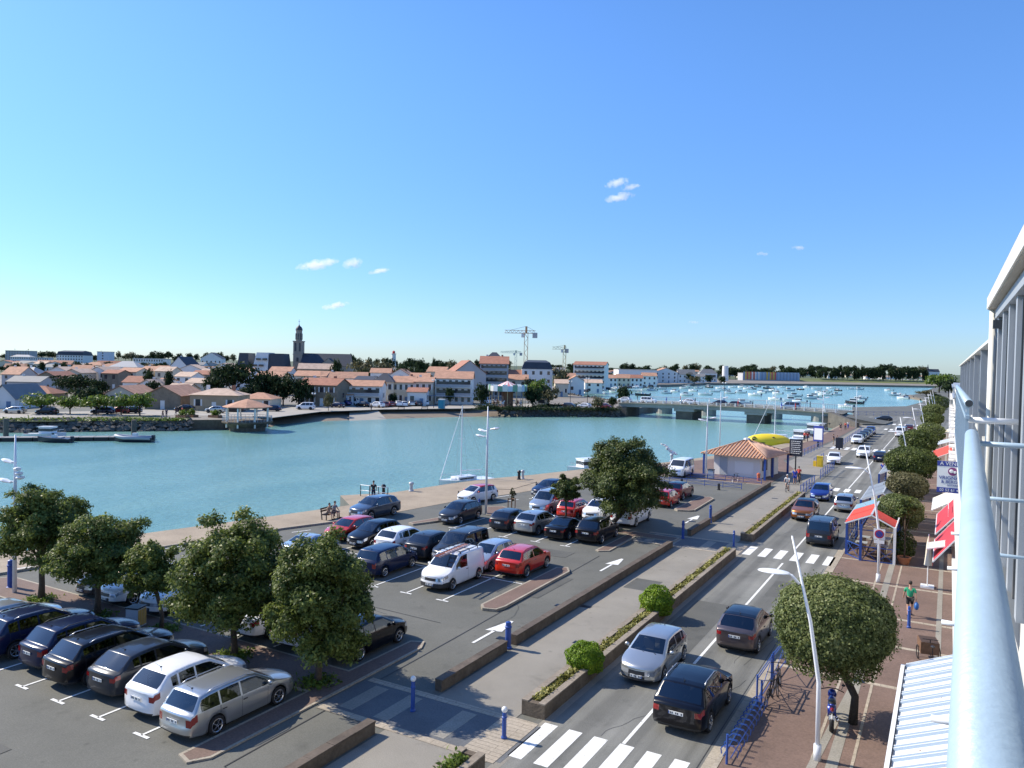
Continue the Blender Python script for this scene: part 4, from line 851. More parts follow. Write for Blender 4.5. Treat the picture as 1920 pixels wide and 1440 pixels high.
far_car('hatch', 'paint_white', -13.4, 113.5, 185, 'white hatchback parked beside the yellow cabinet', group=g4)
far_car('suv', 'paint_white', -10.6, 124.5, 180, 'white SUV driving towards the camera just before the wide crosswalk', group=g4, name='car')
far_car('hatch', 'paint_navy', -8.1, 120.5, 0, 'dark navy car driving away beside the large dark clipped tree', group=g4, name='car')
for i, (y, c, k) in enumerate(((147.5, 'paint_white', 'cross'), (153.5, 'paint_black', 'hatch'), (159.5, 'paint_navy', 'hatch'), (165.8, 'paint_steelblue', 'hatch'), (172.5, 'paint_blue', 'cross'))):
    far_car(k, c, -13.7+i*.02, y, 180, ('white crossover first in the line parked beyond the wide crosswalk', 'black car second in the line parked beyond the wide crosswalk', 'navy car third in the line parked beyond the wide crosswalk', 'grey blue car fourth in the line parked beyond the wide crosswalk', 'bright blue crossover last in the line parked beyond the wide crosswalk')[i], group='cars parked in line beyond the wide crosswalk')
far_car('bus', 'paint_white', -8.0, 170, 0, 'white delivery van driving away between the far clipped trees', cat='van', group=g4, name='van')
far_car('hatch', 'paint_darkred', -7.2, 188, 0, 'dark red car waiting ahead of the white delivery van', group=g4, name='car')
far_car('hatch', 'paint_navy', -8.1, 181, 0, 'dark car just in front of the white delivery van', group=g4, name='car')
far_car('hatch', 'paint_darkgrey', -14.5, 221, 95, 'dark grey car crossing the far junction by the lagoon railing', group=g4, name='car')
far_car('wagon', 'paint_navy', -24.5, 218, 75, 'navy car coming off the near end of the bridge', group=g4, name='car')
far_car('bus', 'paint_white', -27.0, 88.0, 180, 'white camper van parked left of the kiosk beside a thin mast', cat='van', group=g4, name='van')
# ladder on the van
o = empty('ladder', 'extension ladder with orange rungs lying on the roof rack of the white van', 'ladder', (-24.15, 36.0, 1.98), math.radians(4))
for sx in (-.19, .19): MB().bar((sx, -1.75, 0), (sx, 1.75, 0), .035, .09).build('rail', 'steel', o)
mb = MB(); mb2 = []
mat('rung_orange', (.55, .17, .08), .5)
for i in range(13): MB().bar((-.19, -1.6+i*.267, 0), (.19, -1.6+i*.267, 0), .045).build('rung', 'rung_orange', o)
def plate_text(root_, txt, e, zz, L):
    pass
# ================================================================ street furniture
def lamp_far(label, x, y, h=8.2, z=.11, lean=-.9):
    o = empty('street_lamp', label, 'street lamp', (x, y, z), group='white street lamps along the sidewalk')
    pts = [(0, 0, 0), (-.02, 0, h*.35), (lean*.35, -.05, h*.62), (lean*1.05, -.1, h)]
    MB().tube([(0, 0, -.02), (0, 0, .5)], .12, n=12).build('base', 'lamp_white', o, smooth=True)
    MB().tube(pts, [.078, .070, .055, .03], n=12).build('pole', 'lamp_white', o, smooth=True)
    zl = h*.82; mb = MB(); mb.tube([(lean*.75, -.08, zl-.25), (lean*.75-.25, -.08, zl), (lean*.75-.45, -.08, zl+.03)], [.05, .045, .035], n=8); mb.build('arm', 'lamp_white', o, smooth=True)
    mb = MB(); mb.lathe([(.001, .07), (.25, .055), (.48, .01), (.52, -.02), (.48, -.03), (.001, -.02)], c=(0, 0, 0), n=20); q = mb.build('lamp_head', 'lamp_white', o, smooth=True); q.location = (lean*.75-.8, -.08, zl+.05); q.scale = (1.0, .6, .8)
    return o
lp = lamp_far('white leaning street lamp nearest the camera, in front of the big round tree', -3.3, 26.0, h=ZA(-3.3-.95, 26, 1010))
lamp_far('white leaning street lamp by the terrace shelter carrying the no-parking sign', -3.3, 50.1, h=8.1)
lamp_far('white leaning street lamp rising behind the brownish clipped tree', -3.1, 84, h=8.1)
lamp_far('white leaning street lamp above the fourth clipped tree', -3.1, 112, h=8.1)
lamp_far('white leaning street lamp by the white delivery van', -3.1, 140, h=8.1)
for i, y in enumerate((163, 186, 210, 236)): lamp_far(('white street lamp fifth from the far end of the road trees', 'white street lamp fourth from the far end of the road trees', 'white street lamp near the junction trees', 'farthest white street lamp of the sidewalk row')[i], -2.9, y, h=8.1)
# no-parking sign on the second lamp
o = empty('no_parking_sign', 'square no-parking sign with a blue disc ringed in red, fixed to the second white lamp', 'road sign', (-3.3, 49.9, 2.7))
mat('sign_blue', (.03, .05, .28), .4); mat('sign_red', (.5, .02, .03), .4)
mb = MB(); mb.box(0, 0, 0, .62, .03, .62); mb.build('plate', 'white_paint', o)
MB().lathe([(.001, -.03), (.25, -.03), (.25, -.015)], c=(0, 0, .32), axis='y', n=28).build('red_ring', 'sign_red', o); MB().lathe([(.001, -.038), (.19, -.038), (.19, -.03)], c=(0, 0, .32), axis='y', n=28).build('blue_disc', 'sign_blue', o)
mb = MB(); mb.bar((-.14, -.042, .46), (.14, -.042, .18), .045, .006); mb.build('red_bar', 'sign_red', o); MB().box(0, 0, -.24, .56, .03, .2).build('text_plate', 'white_paint', o)
MB().tube([(.0, .09, -.3), (0, .09, .66)], .05, n=8).build('clamp', 'steel', o)
# floodlight masts
def mast(label, x, y, h, heads, z=0, seed=0, r=.11):
    o = empty('floodlight_mast', label, 'floodlight mast', (x, y, z), group='tall masts with floodlights')
    MB().tube([(0, 0, -.02), (0, 0, h*.7), (0, 0, h)], [r, r*.75, r*.35], n=12).build('pole', 'lamp_white', o, smooth=True)
    for (zz, a, L) in heads:
        a = math.radians(a); d = Vector((math.cos(a), math.sin(a), 0)); q = empty('x'); bpy.data.objects.remove(q)
        mb = MB(); p0 = Vector((0, 0, zz)); p1 = p0+d*L*.35
        mb.tube([p0-d*.12, p1], .035, n=6); c = p0+d*(L*.35+.32); n_ = Vector((-d.y, d.x, 0))
        vs = []
        for sgn, w_, zo in ((-1, .10, 0), (.2, .20, 0), (1, .13, 0)):
            for k in range(8):
                t = k*math.pi/4; vs.append(tuple(c+d*(sgn*.38)+n_*(math.cos(t)*w_)+Vector((0, 0, math.sin(t)*w_*.55+.06*sgn))))
        mb.add(vs, [(i*8+k, i*8+(k+1) % 8, (i+1)*8+(k+1) % 8, (i+1)*8+k) for i in range(2) for k in range(8)]+[tuple(range(7, -1, -1)), tuple(range(16, 24))])
        mb.build('floodlight', 'lamp_white', o, smooth=False)
    return o
zt = lambda x, y, py: ZA(x, y, py)
x, y = -42.3, 22.0
mast('tall white mast with five floodlights at the left edge behind the first tree', x, y, zt(x, y, 815), [(zt(x, y, 866), 185, .8), (zt(x, y, 877), -20, .8), (zt(x, y, 885), -15, 1.1), (zt(x, y, 893), -10, 1.0), (zt(x, y, 903), 190, 1.0)])
x, y = -33.5, 54.9
mast('white mast with three floodlights rising from the middle of the car park', x, y, zt(x, y, 762), [(zt(x, y, 803), 10, .9), (zt(x, y, 808), 170, .7), (zt(x, y, 818), 185, 1.0)])
x, y = -23.9, 87.4
mast('white mast with two floodlights standing left of the kiosk', x, y, zt(x, y, 760), [(zt(x, y, 783), 10, .9), (zt(x, y, 788), 185, .9)])
x, y = -29.0, 113
mast('slim white mast behind the tiled kiosk roof', x, y, zt(x, y, 735), [(zt(x, y, 745), 10, .9), (zt(x, y, 749), 185, .9)], r=.09)
x, y = -18.8, 142
mast('white mast on the promenade beside the blue information board', x, y, zt(x, y, 733), [(zt(x, y, 745), 10, .9), (zt(x, y, 749), 185, .9)], r=.09)
x, y = -17.6, 185
mast('slender mast on the promenade near the bridge end', x, y, zt(x, y, 730), [(zt(x, y, 742), 10, .9)], r=.09)
# bollards
def bollard(label, x, y, h=1.0, ball=False, z=0, material='blue_paint', r=.075):
    o = empty('bollard', label, 'bollard', (x, y, z), group='bollards of the car park and walkway')
    mb = MB(); mb.lathe([(r*1.35, -.01), (r*1.35, .06), (r, .10), (r, h*.72), (r*1.2, h*.74), (r*1.2, h*.78), (r*.95, h*.80), (r*.9, h*.93), (.001, h*.97)], n=14); mb.build('post', material, o, smooth=False)
    if ball: MB().ball((0, 0, h+.03), .105, n=12).build('ball', 'white_paint', o, smooth=True)
bollard('thick blue bollard at the gap in the low wall, nearer one', -16.6, 29.3, 1.25, r=.13)
bollard('blue bollard with a white ball in the middle of the near tinted crossing', -16.4, 22.1, 1.15, True)
bollard('blue bollard with a white cap beside the first crosswalk', -12.6, 22.1, .95, True)
bollard('blue bollard at the second gap of the low wall beyond the far crossing', -16.6, 62.4, 1.5, r=.11)
bollard('blue bollard in the shade of the large tree', -16.7, 55.3, 1.4, r=.1)
bollard('blue bollard where the long planter ends at the second crosswalk', -12.9, 54.9, 1.2)
bollard('short blue bollard on the sidewalk in front of the man in green', -1.35, 42.0, 1.1, z=.11)
bollard('thick blue post beside the mast at the left edge', -43.5, 22.4, 1.6, r=.14); bollard('thick blue post standing beside the three-lamp mast', -34.0, 54.6, 1.3, r=.1)
for i, (x, y) in enumerate(((-24.7, 80.8), (-20.5, 80.0))): bollard(('left one of two short black posts before the kiosk railing', 'right one of two short black posts before the kiosk railing')[i], x, y, .7, material='black_plastic', r=.13)
for i, (x, y) in enumerate(((-38.6, 58.4), (-37.6, 61.2), (-35.5, 67.7))): bollard(('black chain post left of the white car with red roof', 'black chain post right behind the white car with red roof', 'black chain post farther along the quay parking')[i], x, y, 1.0, material='black_plastic', r=.06)
mb = MB(); mb.tube([(-37.6, 61.2, .9), (-36.5, 64.4, .5), (-35.5, 67.7, .9)], .02, n=5); mb.build('chain', 'dark_metal', label='sagging black chain between two posts on the quay', cat='chain')
# mooring posts
def mooring(label, x, y, h=1.0, m_='dark_metal', r=.2):
    mb = MB(); mb.lathe([(r*1.3, 0), (r*1.2, .1), (r*.85, .15), (r*.8, h*.7), (r*1.2, h*.75), (r*1.2, h*.9), (r*.8, h), (.001, h)], n=12); return mb.build('mooring_post', m_, loc=(x, y, 0), smooth=False, label=label, cat='mooring post', group='mooring posts on the quay edge')
mooring('dark mooring post behind the quay ramp railing', *G(719, 930), h=1.1, r=.18); mooring('pale mooring post on the quay left of the sailing boat', *G(771, 921), h=.9, m_='grey_paint'); mooring('dark mooring post right of the moored sailing boat', *G(973, 899), h=1.0, r=.18)
mooring('second mooring post right of the sailing boat, with a pale top', *G(980, 898), h=1.0, m_='grey_paint', r=.17); mooring('mooring post on the quay below the flying seagull', *G(1259, 865), h=1.0, m_='grey_paint')
# quay ramp railing
def handrail(name, label, pts, h=1.05, rails=(1.05, .55), r=.035, material='white_paint', posts_m='dark_metal', z=0):
    o = empty(name, label, 'railing', (pts[0][0], pts[0][1], z)); P = [Vector((p[0]-pts[0][0], p[1]-pts[0][1], 0)) for p in pts]
    for hh in rails: MB().tube([p+Vector((0, 0, hh)) for p in P], r, n=6).build('rail', material, o, smooth=True)
    for p in P: MB().tube([p+Vector((0, 0, -.02)), p+Vector((.0, 0, h*.7)), p+Vector((.0, 0, h))], r*1.1, n=6).build('post', posts_m, o, smooth=True)
    return o
a_ = Vector(G(676, 930)); b_ = Vector(G(727, 936)); handrail('ramp_railing', 'white railing with dark posts on the stone corner of the quay', [a_, a_.lerp(b_, .33), a_.lerp(b_, .66), b_])
# blue barriers with crossed panels
def barrier(label, x0, y0, x1, y1, z=.0, n=3, h=1.0, group='blue barriers with crossed panels'):
    o = empty('barrier', label, 'barrier', (x0, y0, z), math.atan2(y1-y0, x1-x0), group); L = math.hypot(x1-x0, y1-y0); w_ = L/n
    for i in range(n+1): MB().tube([(i*w_, 0, -.02), (i*w_, 0, h+.05)], .035, n=8).build('post', 'blue_paint', o)
    for zz in (.15, h-.12, h): MB().tube([(0, 0, zz), (L, 0, zz)], .022, n=6).build('rail', 'blue_paint', o)
    for i in range(n):
        mb = MB(); c = i*w_+w_/2
        for s_ in (-1, 1): mb.tube([(c-s_*w_/2, 0, .15), (c-s_*.05*w_, 0, h*.47), (c+s_*.05*w_, 0, h*.53), (c+s_*w_/2, 0, h-.12)], .014, n=5)
        mb.build('crossed_panel', 'blue_paint', o)
barrier('blue barrier beside the road at the nearest bike rack, far section', -5.75, 31.6, -5.65, 33.9, z=.11, n=1, h=1.15); barrier('blue barrier beside the road with two bicycles leaning on it', -5.8, 28.9, -5.75, 31.3, z=.11, n=1, h=1.15)
barrier('blue crossed railing between walkway and road before the blue car', -12.6, 81.0, -12.5, 89.5, n=5, h=1.1)
barrier('blue crossed railing between walkway and road beyond the cyclists', -12.7, 95.5, -12.5, 106, n=6, h=1.1)
barrier('low blue railing along the car park end in front of the kiosk', -28.3, 81.6, -18.6, 81.9, n=5, h=.6)
barrier('low blue railing on the brick kerb beside the kiosk wall', -27.5, 86.8, -17.6, 86.9, n=5, h=.6)
barrier('blue railing between the parked white hatchback and the walkway', -15.3, 108.5, -15.1, 116, n=4); barrier('blue railing along the promenade beyond the wide crosswalk', -15.4, 140, -15.6, 175, n=12)
barrier('brown red railing beside the promenade slope', -18.4, 118, -17.9, 136, n=7); barrier('railing on the lagoon side of the far junction', -24.5, 243, -6, 262, n=10, h=1.1)
# bike rack: blue loops on a bar
o = empty('bike_rack', 'blue bicycle rack of wire loops at the kerb, bottom edge of the photo', 'bike rack', (-5.72, 24.2, .11), math.radians(89.5))
MB().tube([(0, 0, -.02), (0, 0, .95)], .04, n=8).build('post', 'blue_paint', o); MB().tube([(4.9, 0, -.02), (4.9, 0, .95)], .04, n=8).build('post', 'blue_paint', o)
for s_ in (-.12, .12): MB().tube([(0, s_, .22), (4.9, s_, .22)], .018, n=6).build('rail', 'blue_paint', o)
for i in range(11):
    mb = MB(); xx = .3+i*.43
    for s_ in (0, .07): mb.tube([(xx+s_, -.25, .12), (xx+s_, -.28, .30), (xx+s_, -.12, .45), (xx+s_, .12, .45), (xx+s_, .28, .30), (xx+s_, .25, .12)], .011, n=5)
    mb.build('loop', 'blue_paint', o)
# bicycles
def bicycle(label, x, y, rz, z=.0, col='dark_metal', name='bicycle', group=None, lean=0):
    o = empty(name, label, 'bicycle', (x, y, z), rz, group); o.rotation_euler.x = lean
    for xx in (-.52, .52):
        t = MB(); t.lathe([(.335, -.017), (.355, 0), (.335, .017), (.318, 0), (.335, -.017)], axis='y', c=(xx, 0, .35), n=24); wq = t.build('wheel', 'rubber', o, smooth=True)
        s_ = MB()
        for k in range(12): a = k*math.pi/6; s_.bar((xx, 0, .35), (xx+.32*math.cos(a), 0, .35+.32*math.sin(a)), .005)
        s_.build('spokes', 'steel', wq)
    f = MB(); seat = (-.22, 0, .85); hd = (.36, 0, .82); bb = (-.07, 0, .30); ra = (-.52, 0, .35); fa = (.52, 0, .35)
    for p, q in ((bb, seat), (bb, hd), (seat, hd), (bb, ra), (seat, ra), (hd, fa), (hd, (.32, 0, .98))): f.tube([p, q], .016, n=6)
    f.build('frame', col, o, smooth=True); MB().ball((-.24, 0, .92), .13, n=8, sq=(1, .55, .3)).build('saddle', 'black_plastic', o, smooth=True)
    MB().tube([(.25, -.28, 1.0), (.34, -.1, 1.0), (.34, .1, 1.0), (.25, .28, 1.0)], .014, n=6).build('handlebar', 'dark_metal', o, smooth=True)
    p = MB(); p.tube([(-.07, -.1, .30), (-.07, .1, .30)], .03, n=8); p.tube([(-.07, .1, .3), (.05, .1, .18)], .012, n=5); p.tube([(-.07, -.1, .3), (-.19, -.1, .42)], .012, n=5); p.build('pedals', 'dark_metal', o)
    return o
bicycle('dark bicycle leaning on the blue barrier, nearer the camera', -5.5, 29.6, math.radians(88), .11, lean=.12); bicycle('dark bicycle leaning on the blue barrier, behind the other one', -5.35, 30.8, math.radians(95), .11, lean=-.1)
bicycle('dark bicycle standing against the white kiosk wall', -20.3, 86.3, math.radians(70), .02)
# motorbike
o = empty('motorbike', 'dark blue motorbike parked beside the trunk of the big round tree, rear towards the camera', 'motorbike', (-3.25, 29.0, .11), math.radians(97))
for nm, xx in (('wheel', -.68), ('wheel', .70)):
    t = MB(); t.lathe([(.20, -.07), (.29, -.075), (.32, 0), (.29, .075), (.20, .07)], axis='y', c=(xx, 0, .32), n=22); t.build(nm, 'rubber', o, smooth=True)
b_ = MB(); b_.ball((.1, 0, .78), .26, n=12, sq=(1.15, .55, .6)); b_.box(.05, 0, .30, .5, .28, .34); b_.bar((.55, 0, .62), (.70, .0, .32), .10, .05); b_.ball((.45, 0, .88), .2, n=10, sq=(.7, .8, .9)); b_.bar((-.3, 0, .7), (-.75, 0, .95), .16, .08); b_.bar((-.1, 0, .45), (-.68, 0, .33), .05, .06)
b_.build('body', 'paint_blue', o, smooth=True); MB().ball((-.3, 0, .88), .3, n=10, sq=(1.1, .45, .22)).build('seat', 'black_plastic', o, smooth=True)
MB().tube([(.3, -.38, 1.05), (.45, -.12, 1.08), (.45, .12, 1.08), (.3, .38, 1.05)], .018, n=6).build('handlebar', 'dark_metal', o, smooth=True)
MB().bar((-.8, 0, .62), (-.93, 0, .50), .02, .2).box(-.9, 0, .48, .02, .2, .16).build('number_plate', 'plate_white', o); MB().ball((-.82, 0, .82), .07, n=8).build('taillight', 'lamp_red', o)
for s_ in (-.36, .36): MB().ball((.42, s_, 1.25), .06, n=6, sq=(.5, 1.3, .8)).tube([(.42, s_*.8, 1.07), (.42, s_, 1.22)], .01, n=5).build('mirror', 'black_plastic', o)
MB().tube([(-.1, -.16, .35), (-.75, -.18, .45)], [.04, .06], n=8).build('exhaust', 'chrome', o, smooth=True)
# benches, bins, cabinets
def bench(label, x, y, rz, z=0, group=None):
    o = empty('bench', label, 'bench', (x, y, z), rz, group)
    for i in range(3): MB().box(0, -.18+i*.17, .43, 1.8, .13, .04).build('seat_plank', 'dark_wood', o)
    for i in range(2): MB().box(0, .30+i*.03, .62+i*.18, 1.8, .035, .12).build('back_plank', 'dark_wood', o)
    for sx in (-.8, .8):
        mb = MB(); mb.bar((sx, -.2, 0), (sx, -.2, .43), .06); mb.bar((sx, .22, 0), (sx, .34, .92), .06); mb.bar((sx, -.22, .41), (sx, .26, .41), .06); mb.build('leg', 'dark_metal', o)
    return o
bench('dark wooden bench on the quay with a couple sitting on it', *G(620, 972), math.radians(-105+180+20))
o = empty('litter_bin', 'square litter bin with yellow and grey slats under the median trees', 'litter bin', (*G(255, 1175), .05), math.radians(20))
MB().box(0, 0, 0, .62, .62, .85).build('body', 'grey_paint', o); mb = MB()
mat('slat_yellow', (.42, .27, .06), .6)
for i in range(5): MB().box(.318, -.24+i*.12, .06, .02, .08, .74).build('slat', 'slat_yellow', o)
MB().box(0, 0, .85, .68, .68, .06).build('lid', 'dark_metal', o)
o = empty('cabinet', 'bright yellow cabinet beside the walkway behind the parked white hatchback', 'cabinet', (*G(1537, 875), 0)); MB().box(0, 0, 0, .75, .6, 1.35).build('body', 'yellow_paint', o); MB().box(0, -.31, .2, .5, .02, .8).build('door', 'yellow_paint', o); MB().box(-.65, .1, 0, .35, .3, .7).build('side_box', 'yellow_paint', o); MB().box(0, 0, 1.35, .8, .65, .06).build('lid', 'yellow_paint', o)
x, y = G(1422, 901); mb = MB(); mb.lathe([(.17, 0), (.17, .55), (.21, .6), (.19, .8), (.001, .9)], n=12); mb.build('hydrant', mat('coral', (.55, .14, .07), .5), loc=(x, y, 0), label='coral red hydrant standing in front of the kiosk', cat='hydrant')
o = empty('litter_bin', 'grey wheeled bin beside the mast left of the kiosk', 'litter bin', (*G(1333, 898), 0)); MB().box(0, 0, .08, .6, .7, .95).build('body', 'grey_paint', o); MB().box(0, 0, 1.03, .66, .76, .08).build('lid', 'dark_metal', o)
# young tree guard
o = empty('tree_guard', 'wooden three-post guard round the thin sapling', 'tree guard', (*G(959, 957), 0))
for i in range(3): a = i*2.1; MB().bar((.35*math.cos(a), .35*math.sin(a), 0), (.35*math.cos(a), .35*math.sin(a), 1.1), .06).build('post', 'wood', o)
MB().tube([(.35*math.cos(i*2.1), .35*math.sin(i*2.1), 1.0) for i in range(4)], .03, n=5).build('rail', 'wood', o)
# ---------------------------------------------------------------- kiosk
mat('roof_tile', (.40, .19, .10), .85, var=.28, scale=2.5, bump=.4, bscale=12); mat('roof_ridge', (.55, .30, .18), .8, var=.1)
o = empty('kiosk', 'white kiosk with a hipped terracotta tile roof beside the road', 'kiosk', (-21.0, 94.6, 0), math.radians(-8)); kw, kl, kh = 5.6, 6.2, 2.45
MB().box(0, 0, 0, kw, kl, kh).build('wall', 'white_wall', o)
ev = kh+.02; ow, ol = kw/2+1.15, kl/2+1.2; pk = kh+1.65; mb = MB(); c4 = [(-ow, -ol, ev), (ow, -ol, ev), (ow, ol, ev), (-ow, ol, ev)]
for i in range(4): mb.add([c4[i], c4[(i+1) % 4], (0, 0, pk)], [(0, 1, 2)])
mb.add(c4, [(3, 2, 1, 0)]); rf = mb.build('roof', 'roof_tile', o); mb = MB()
for i in range(4):
    a, b_ = Vector(c4[i]), Vector(c4[(i+1) % 4]); n_ = 20; m_ = (a+b_)/2; ax = (Vector((0, 0, pk))-m_)
    for k in range(1, n_):
        p = a.lerp(b_, k/n_); t = 1-abs(2*k/n_-1); mb.tube([p+Vector((0, 0, .03)), p+ax*t+Vector((0, 0, .03))], .07, n=5)
mb.build('tile_roll', mat('roof_roll', (.54, .36, .27), .85, var=.2, scale=2.5) and 'roof_roll', rf, smooth=True); mb = MB()
for p in c4: mb.tube([Vector(p)+Vector((0, 0, .04)), (0, 0, pk+.04)], .11, n=6)
mb.build('ridge', 'roof_ridge', rf, smooth=True); MB().ball((0, 0, pk+.05), .3, n=8, sq=(1.6, 1.6, .8)).build('ridge_cap', 'grey_paint', rf)
for p in c4: MB().box(p[0]*.93, p[1]*.93, 0, .22, .22, ev).build('post', 'blue_paint', o)
MB().box(ow-.5, -.8, 0, .22, .22, ev).build('post', 'blue_paint', o)
MB().box(-1.6, -kl/2-.01, .05, .95, .05, 2.1).build('door', 'grey_paint', o); MB().box(.9, -kl/2-.01, .4, 2.2, .04, 1.4).build('shutter', 'white_paint', o); MB().box(kw/2+.01, -1.6, .8, .04, 1.6, 1.2).build('window', 'far_glass', o); MB().box(kw/2+.01, 1.0, .05, .04, 1.1, 2.1).build('door', 'dark_wood', o)
# dark board of text on a post
o = empty('notice_board', 'dark menu board with rows of white writing on a post beside the kiosk', 'notice board', (-15.9, 98.0, 0), math.radians(-12))
mat('board_dark', (.012, .016, .03), .5)
MB().box(0, 0, 2.2, 1.55, .14, 2.05).build('panel', 'board_dark', o); MB().tube([(0, 0, -.02), (0, 0, 2.2)], .08, n=8).build('post', 'dark_metal', o)
rs = random.Random(5)
for i in range(7):
    mb = MB(); xx = -.6
    while xx < .5: wq = rs.uniform(.08, .22); mb.box(xx+wq/2, -.08, 3.95-i*.24, wq, .01, .075); xx += wq+.06
    mb.build('writing', 'white_paint', o)
o = empty('notice_board', 'blue and white information board on the promenade near the moored boats', 'notice board', (-18.6, 136, 0), math.radians(-20)); MB().box(0, 0, .9, 1.7, .12, 2.6).build('panel', 'sign_blue', o); MB().box(0, -.07, 1.2, 1.4, .02, 1.9).build('poster', 'white_paint', o); MB().box(0, 0, -.02, .3, .1, .95).build('post', 'dark_metal', o)
o = empty('notice_board', 'dark display case at the walkway side near the parked white hatchback', 'notice board', (-15.0, 133, 0)); MB().box(0, 0, .3, 1.1, .2, 1.7).build('panel', 'board_dark', o); MB().box(0, 0, -.02, .3, .1, .35).build('post', 'dark_metal', o)
# ---------------------------------------------------------------- terrace shelter with red awnings
mat('roof_sheet', (.20, .22, .24), .5)
def shelter(label, x0, x1, y0, y1, awn, chamf=True):
    o = empty('terrace_shelter', label, 'terrace shelter', ((x0+x1)/2, y0, .11)); cx = (x0+x1)/2; a, b_ = x0-cx, x1-cx; L = y1-y0; hl, hr = 2.35, 2.75
    fp = [(a, L), (a, 1.4), (a+1.0, 0), (b_, 0), (b_, L)] if chamf else [(a, L), (a, 0), (b_, 0), (b_, L)]
    for i in range(len(fp)-1):
        p, q = Vector((*fp[i], 0)), Vector((*fp[i+1], 0)); d = q-p; n_ = max(1, round(d.length/1.25))
        for k in range(n_):
            u, v = p+d*(k/n_), p+d*((k+1)/n_); mb = MB()
            for z_ in (.05, .95): mb.bar(u+Vector((0, 0, z_)), v+Vector((0, 0, z_)), .05)
            mb.bar(u+Vector((0, 0, .05)), u+Vector((0, 0, .95)), .05); mb.bar(v+Vector((0, 0, .05)), v+Vector((0, 0, .95)), .05)
            mb.bar(u+Vector((0, 0, .07)), v+Vector((0, 0, .93)), .025); mb.bar(u+Vector((0, 0, .93)), v+Vector((0, 0, .07)), .025); mb.build('blue_panel', 'blue_paint', o)
            MB().bar(u.lerp(v, .5)+Vector((0, 0, .08)), u.lerp(v, .5)+Vector((0, 0, .085)), .001); g_ = MB(); g_.add([u+Vector((0, 0, .98)), v+Vector((0, 0, .98)), v+Vector((0, 0, 2.3)), u+Vector((0, 0, 2.3))], [(0, 1, 2, 3)]); g_.build('glass_pane', 'clear_glass', o)
            MB().bar(u+Vector((0, 0, .95)), u+Vector((0, 0, hl)), .05).build('mullion', 'blue_paint', o)
    for (px_, py_) in fp: MB().box(px_, py_, 0, .16, .16, hl+.05).build('post', 'blue_paint' if px_ < b_-.1 else 'white_paint', o)
    rz_ = 3.05; rx = (a+b_)/2+.1
    for s_, xx in ((-1, a), (1, b_)):
        for k in range(4):
            yy = L*k/3*.98+.02; MB().bar((xx, yy, hl), (rx, yy, rz_), .09, .07).build('rafter', 'white_paint' if k in (0, 3) else 'grey_paint', o)
        MB().bar((xx, 0 if xx > 0 or not chamf else 1.4, hl), (xx, L, hl), .12, .12).build('eave_beam', 'white_paint' if xx > 0 else 'grey_paint', o)
        for k in range(3):
            y_0, y_1 = L*k/3+.1, L*(k+1)/3-.08; m_ = MB(); e = .06; A = (xx, y_0, hl+e); B = (xx, y_1, hl+e); C_ = (rx-s_*.0, y_1, rz_+e); D_ = (rx, y_0, rz_+e); m_.add([A, B, C_, D_, *[(p[0], p[1], p[2]-.02) for p in (A, B, C_, D_)]], [(0, 1, 2, 3), (7, 6, 5, 4), (0, 4, 5, 1), (3, 2, 6, 7)])
            m_.build('awning' if awn else 'roof_pane', ('red_cloth' if (k < 2 and s_ < 0) or k == 0 else 'clear_glass') if awn else 'roof_sheet', o)
    MB().bar((rx, 0, rz_), (rx, L, rz_), .12, .14).build('ridge_beam', 'grey_paint', o)
    return o
shelter('glazed terrace shelter with blue crossed panels and red awnings on the sidewalk', -5.75, -2.75, 55.3, 63.5, True)
shelter('glazed terrace shelter with pale roof frames beyond the red one', -5.75, -2.9, 66.0, 74.5, False, False); shelter('grey roofed glazed terrace shelter farthest along the sidewalk', -5.75, -3.3, 84, 94, False, False)
def table(label, x, y, z=.12, group='tables of the sidewalk terraces'):
    o = empty('table', label, 'table', (x, y, z), group=group); MB().box(0, 0, .72, .75, .75, .04).build('table_top', 'white_paint', o); MB().tube([(0, 0, 0), (0, 0, .72)], .035, n=6).build('leg', 'dark_metal', o)
for i, (x, y) in enumerate(((-4.9, 57.6), (-3.6, 57.2), (-4.9, 59.6), (-3.6, 60))): table(('table nearest the chamfered corner in the red shelter', 'table by the white post in the red shelter', 'left table in the middle of the red shelter', 'right table in the middle of the red shelter')[i], x, y)
def chair(label, x, y, rz, z=.12):
    o = empty('chair', label, 'chair', (x, y, z), rz, 'chairs of the red terrace shelter'); MB().box(0, 0, .43, .42, .42, .04).build('seat', 'wood', o); MB().box(0, .2, .47, .42, .03, .42).build('backrest', 'wood', o)
    for sx in (-.18, .18):
        for sy in (-.18, .18): MB().bar((sx, sy, 0), (sx, sy, .43), .03).build('leg', 'dark_metal', o)
for i, (x, y, r) in enumerate(((-4.9, 56.9, 3.1), (-4.9, 58.4, 0), (-3.6, 56.5, 3.1), (-3.6, 58, 0))): chair(('chair before the corner table of the red shelter', 'chair behind the corner table of the red shelter', 'chair before the table by the white post', 'chair behind the table by the white post')[i], x, y, r)
# potted tree and cypress between shelter and shops
o = empty('plant_pot', 'round terracotta pot right of the red terrace shelter', 'plant pot', (-2.2, 55.8, .11)); MB().lathe([(.26, 0), (.42, .45), (.45, .5), (.36, .5), (.34, .42), (.001, .42)], n=16).build('pot', 'terracotta', o, smooth=True); MB().lathe([(.001, .43), (.33, .43)], n=12).build('soil', 'soil', o)
tree('small clipped ball tree growing in the terracotta pot', -2.2, 55.8, 1.3, 3.3, (.75, .75, .75), 2600, .09, 'leaf_dark', z0=.5, k=30, seed=31, trunk=.05, limbs=3, name='potted_tree'); bush('dark bush beside the trunk right of the terrace shelter', -2.3, 57.4, .7, 1.9, 2600, .09, 'leaf_dark', 33, .11)
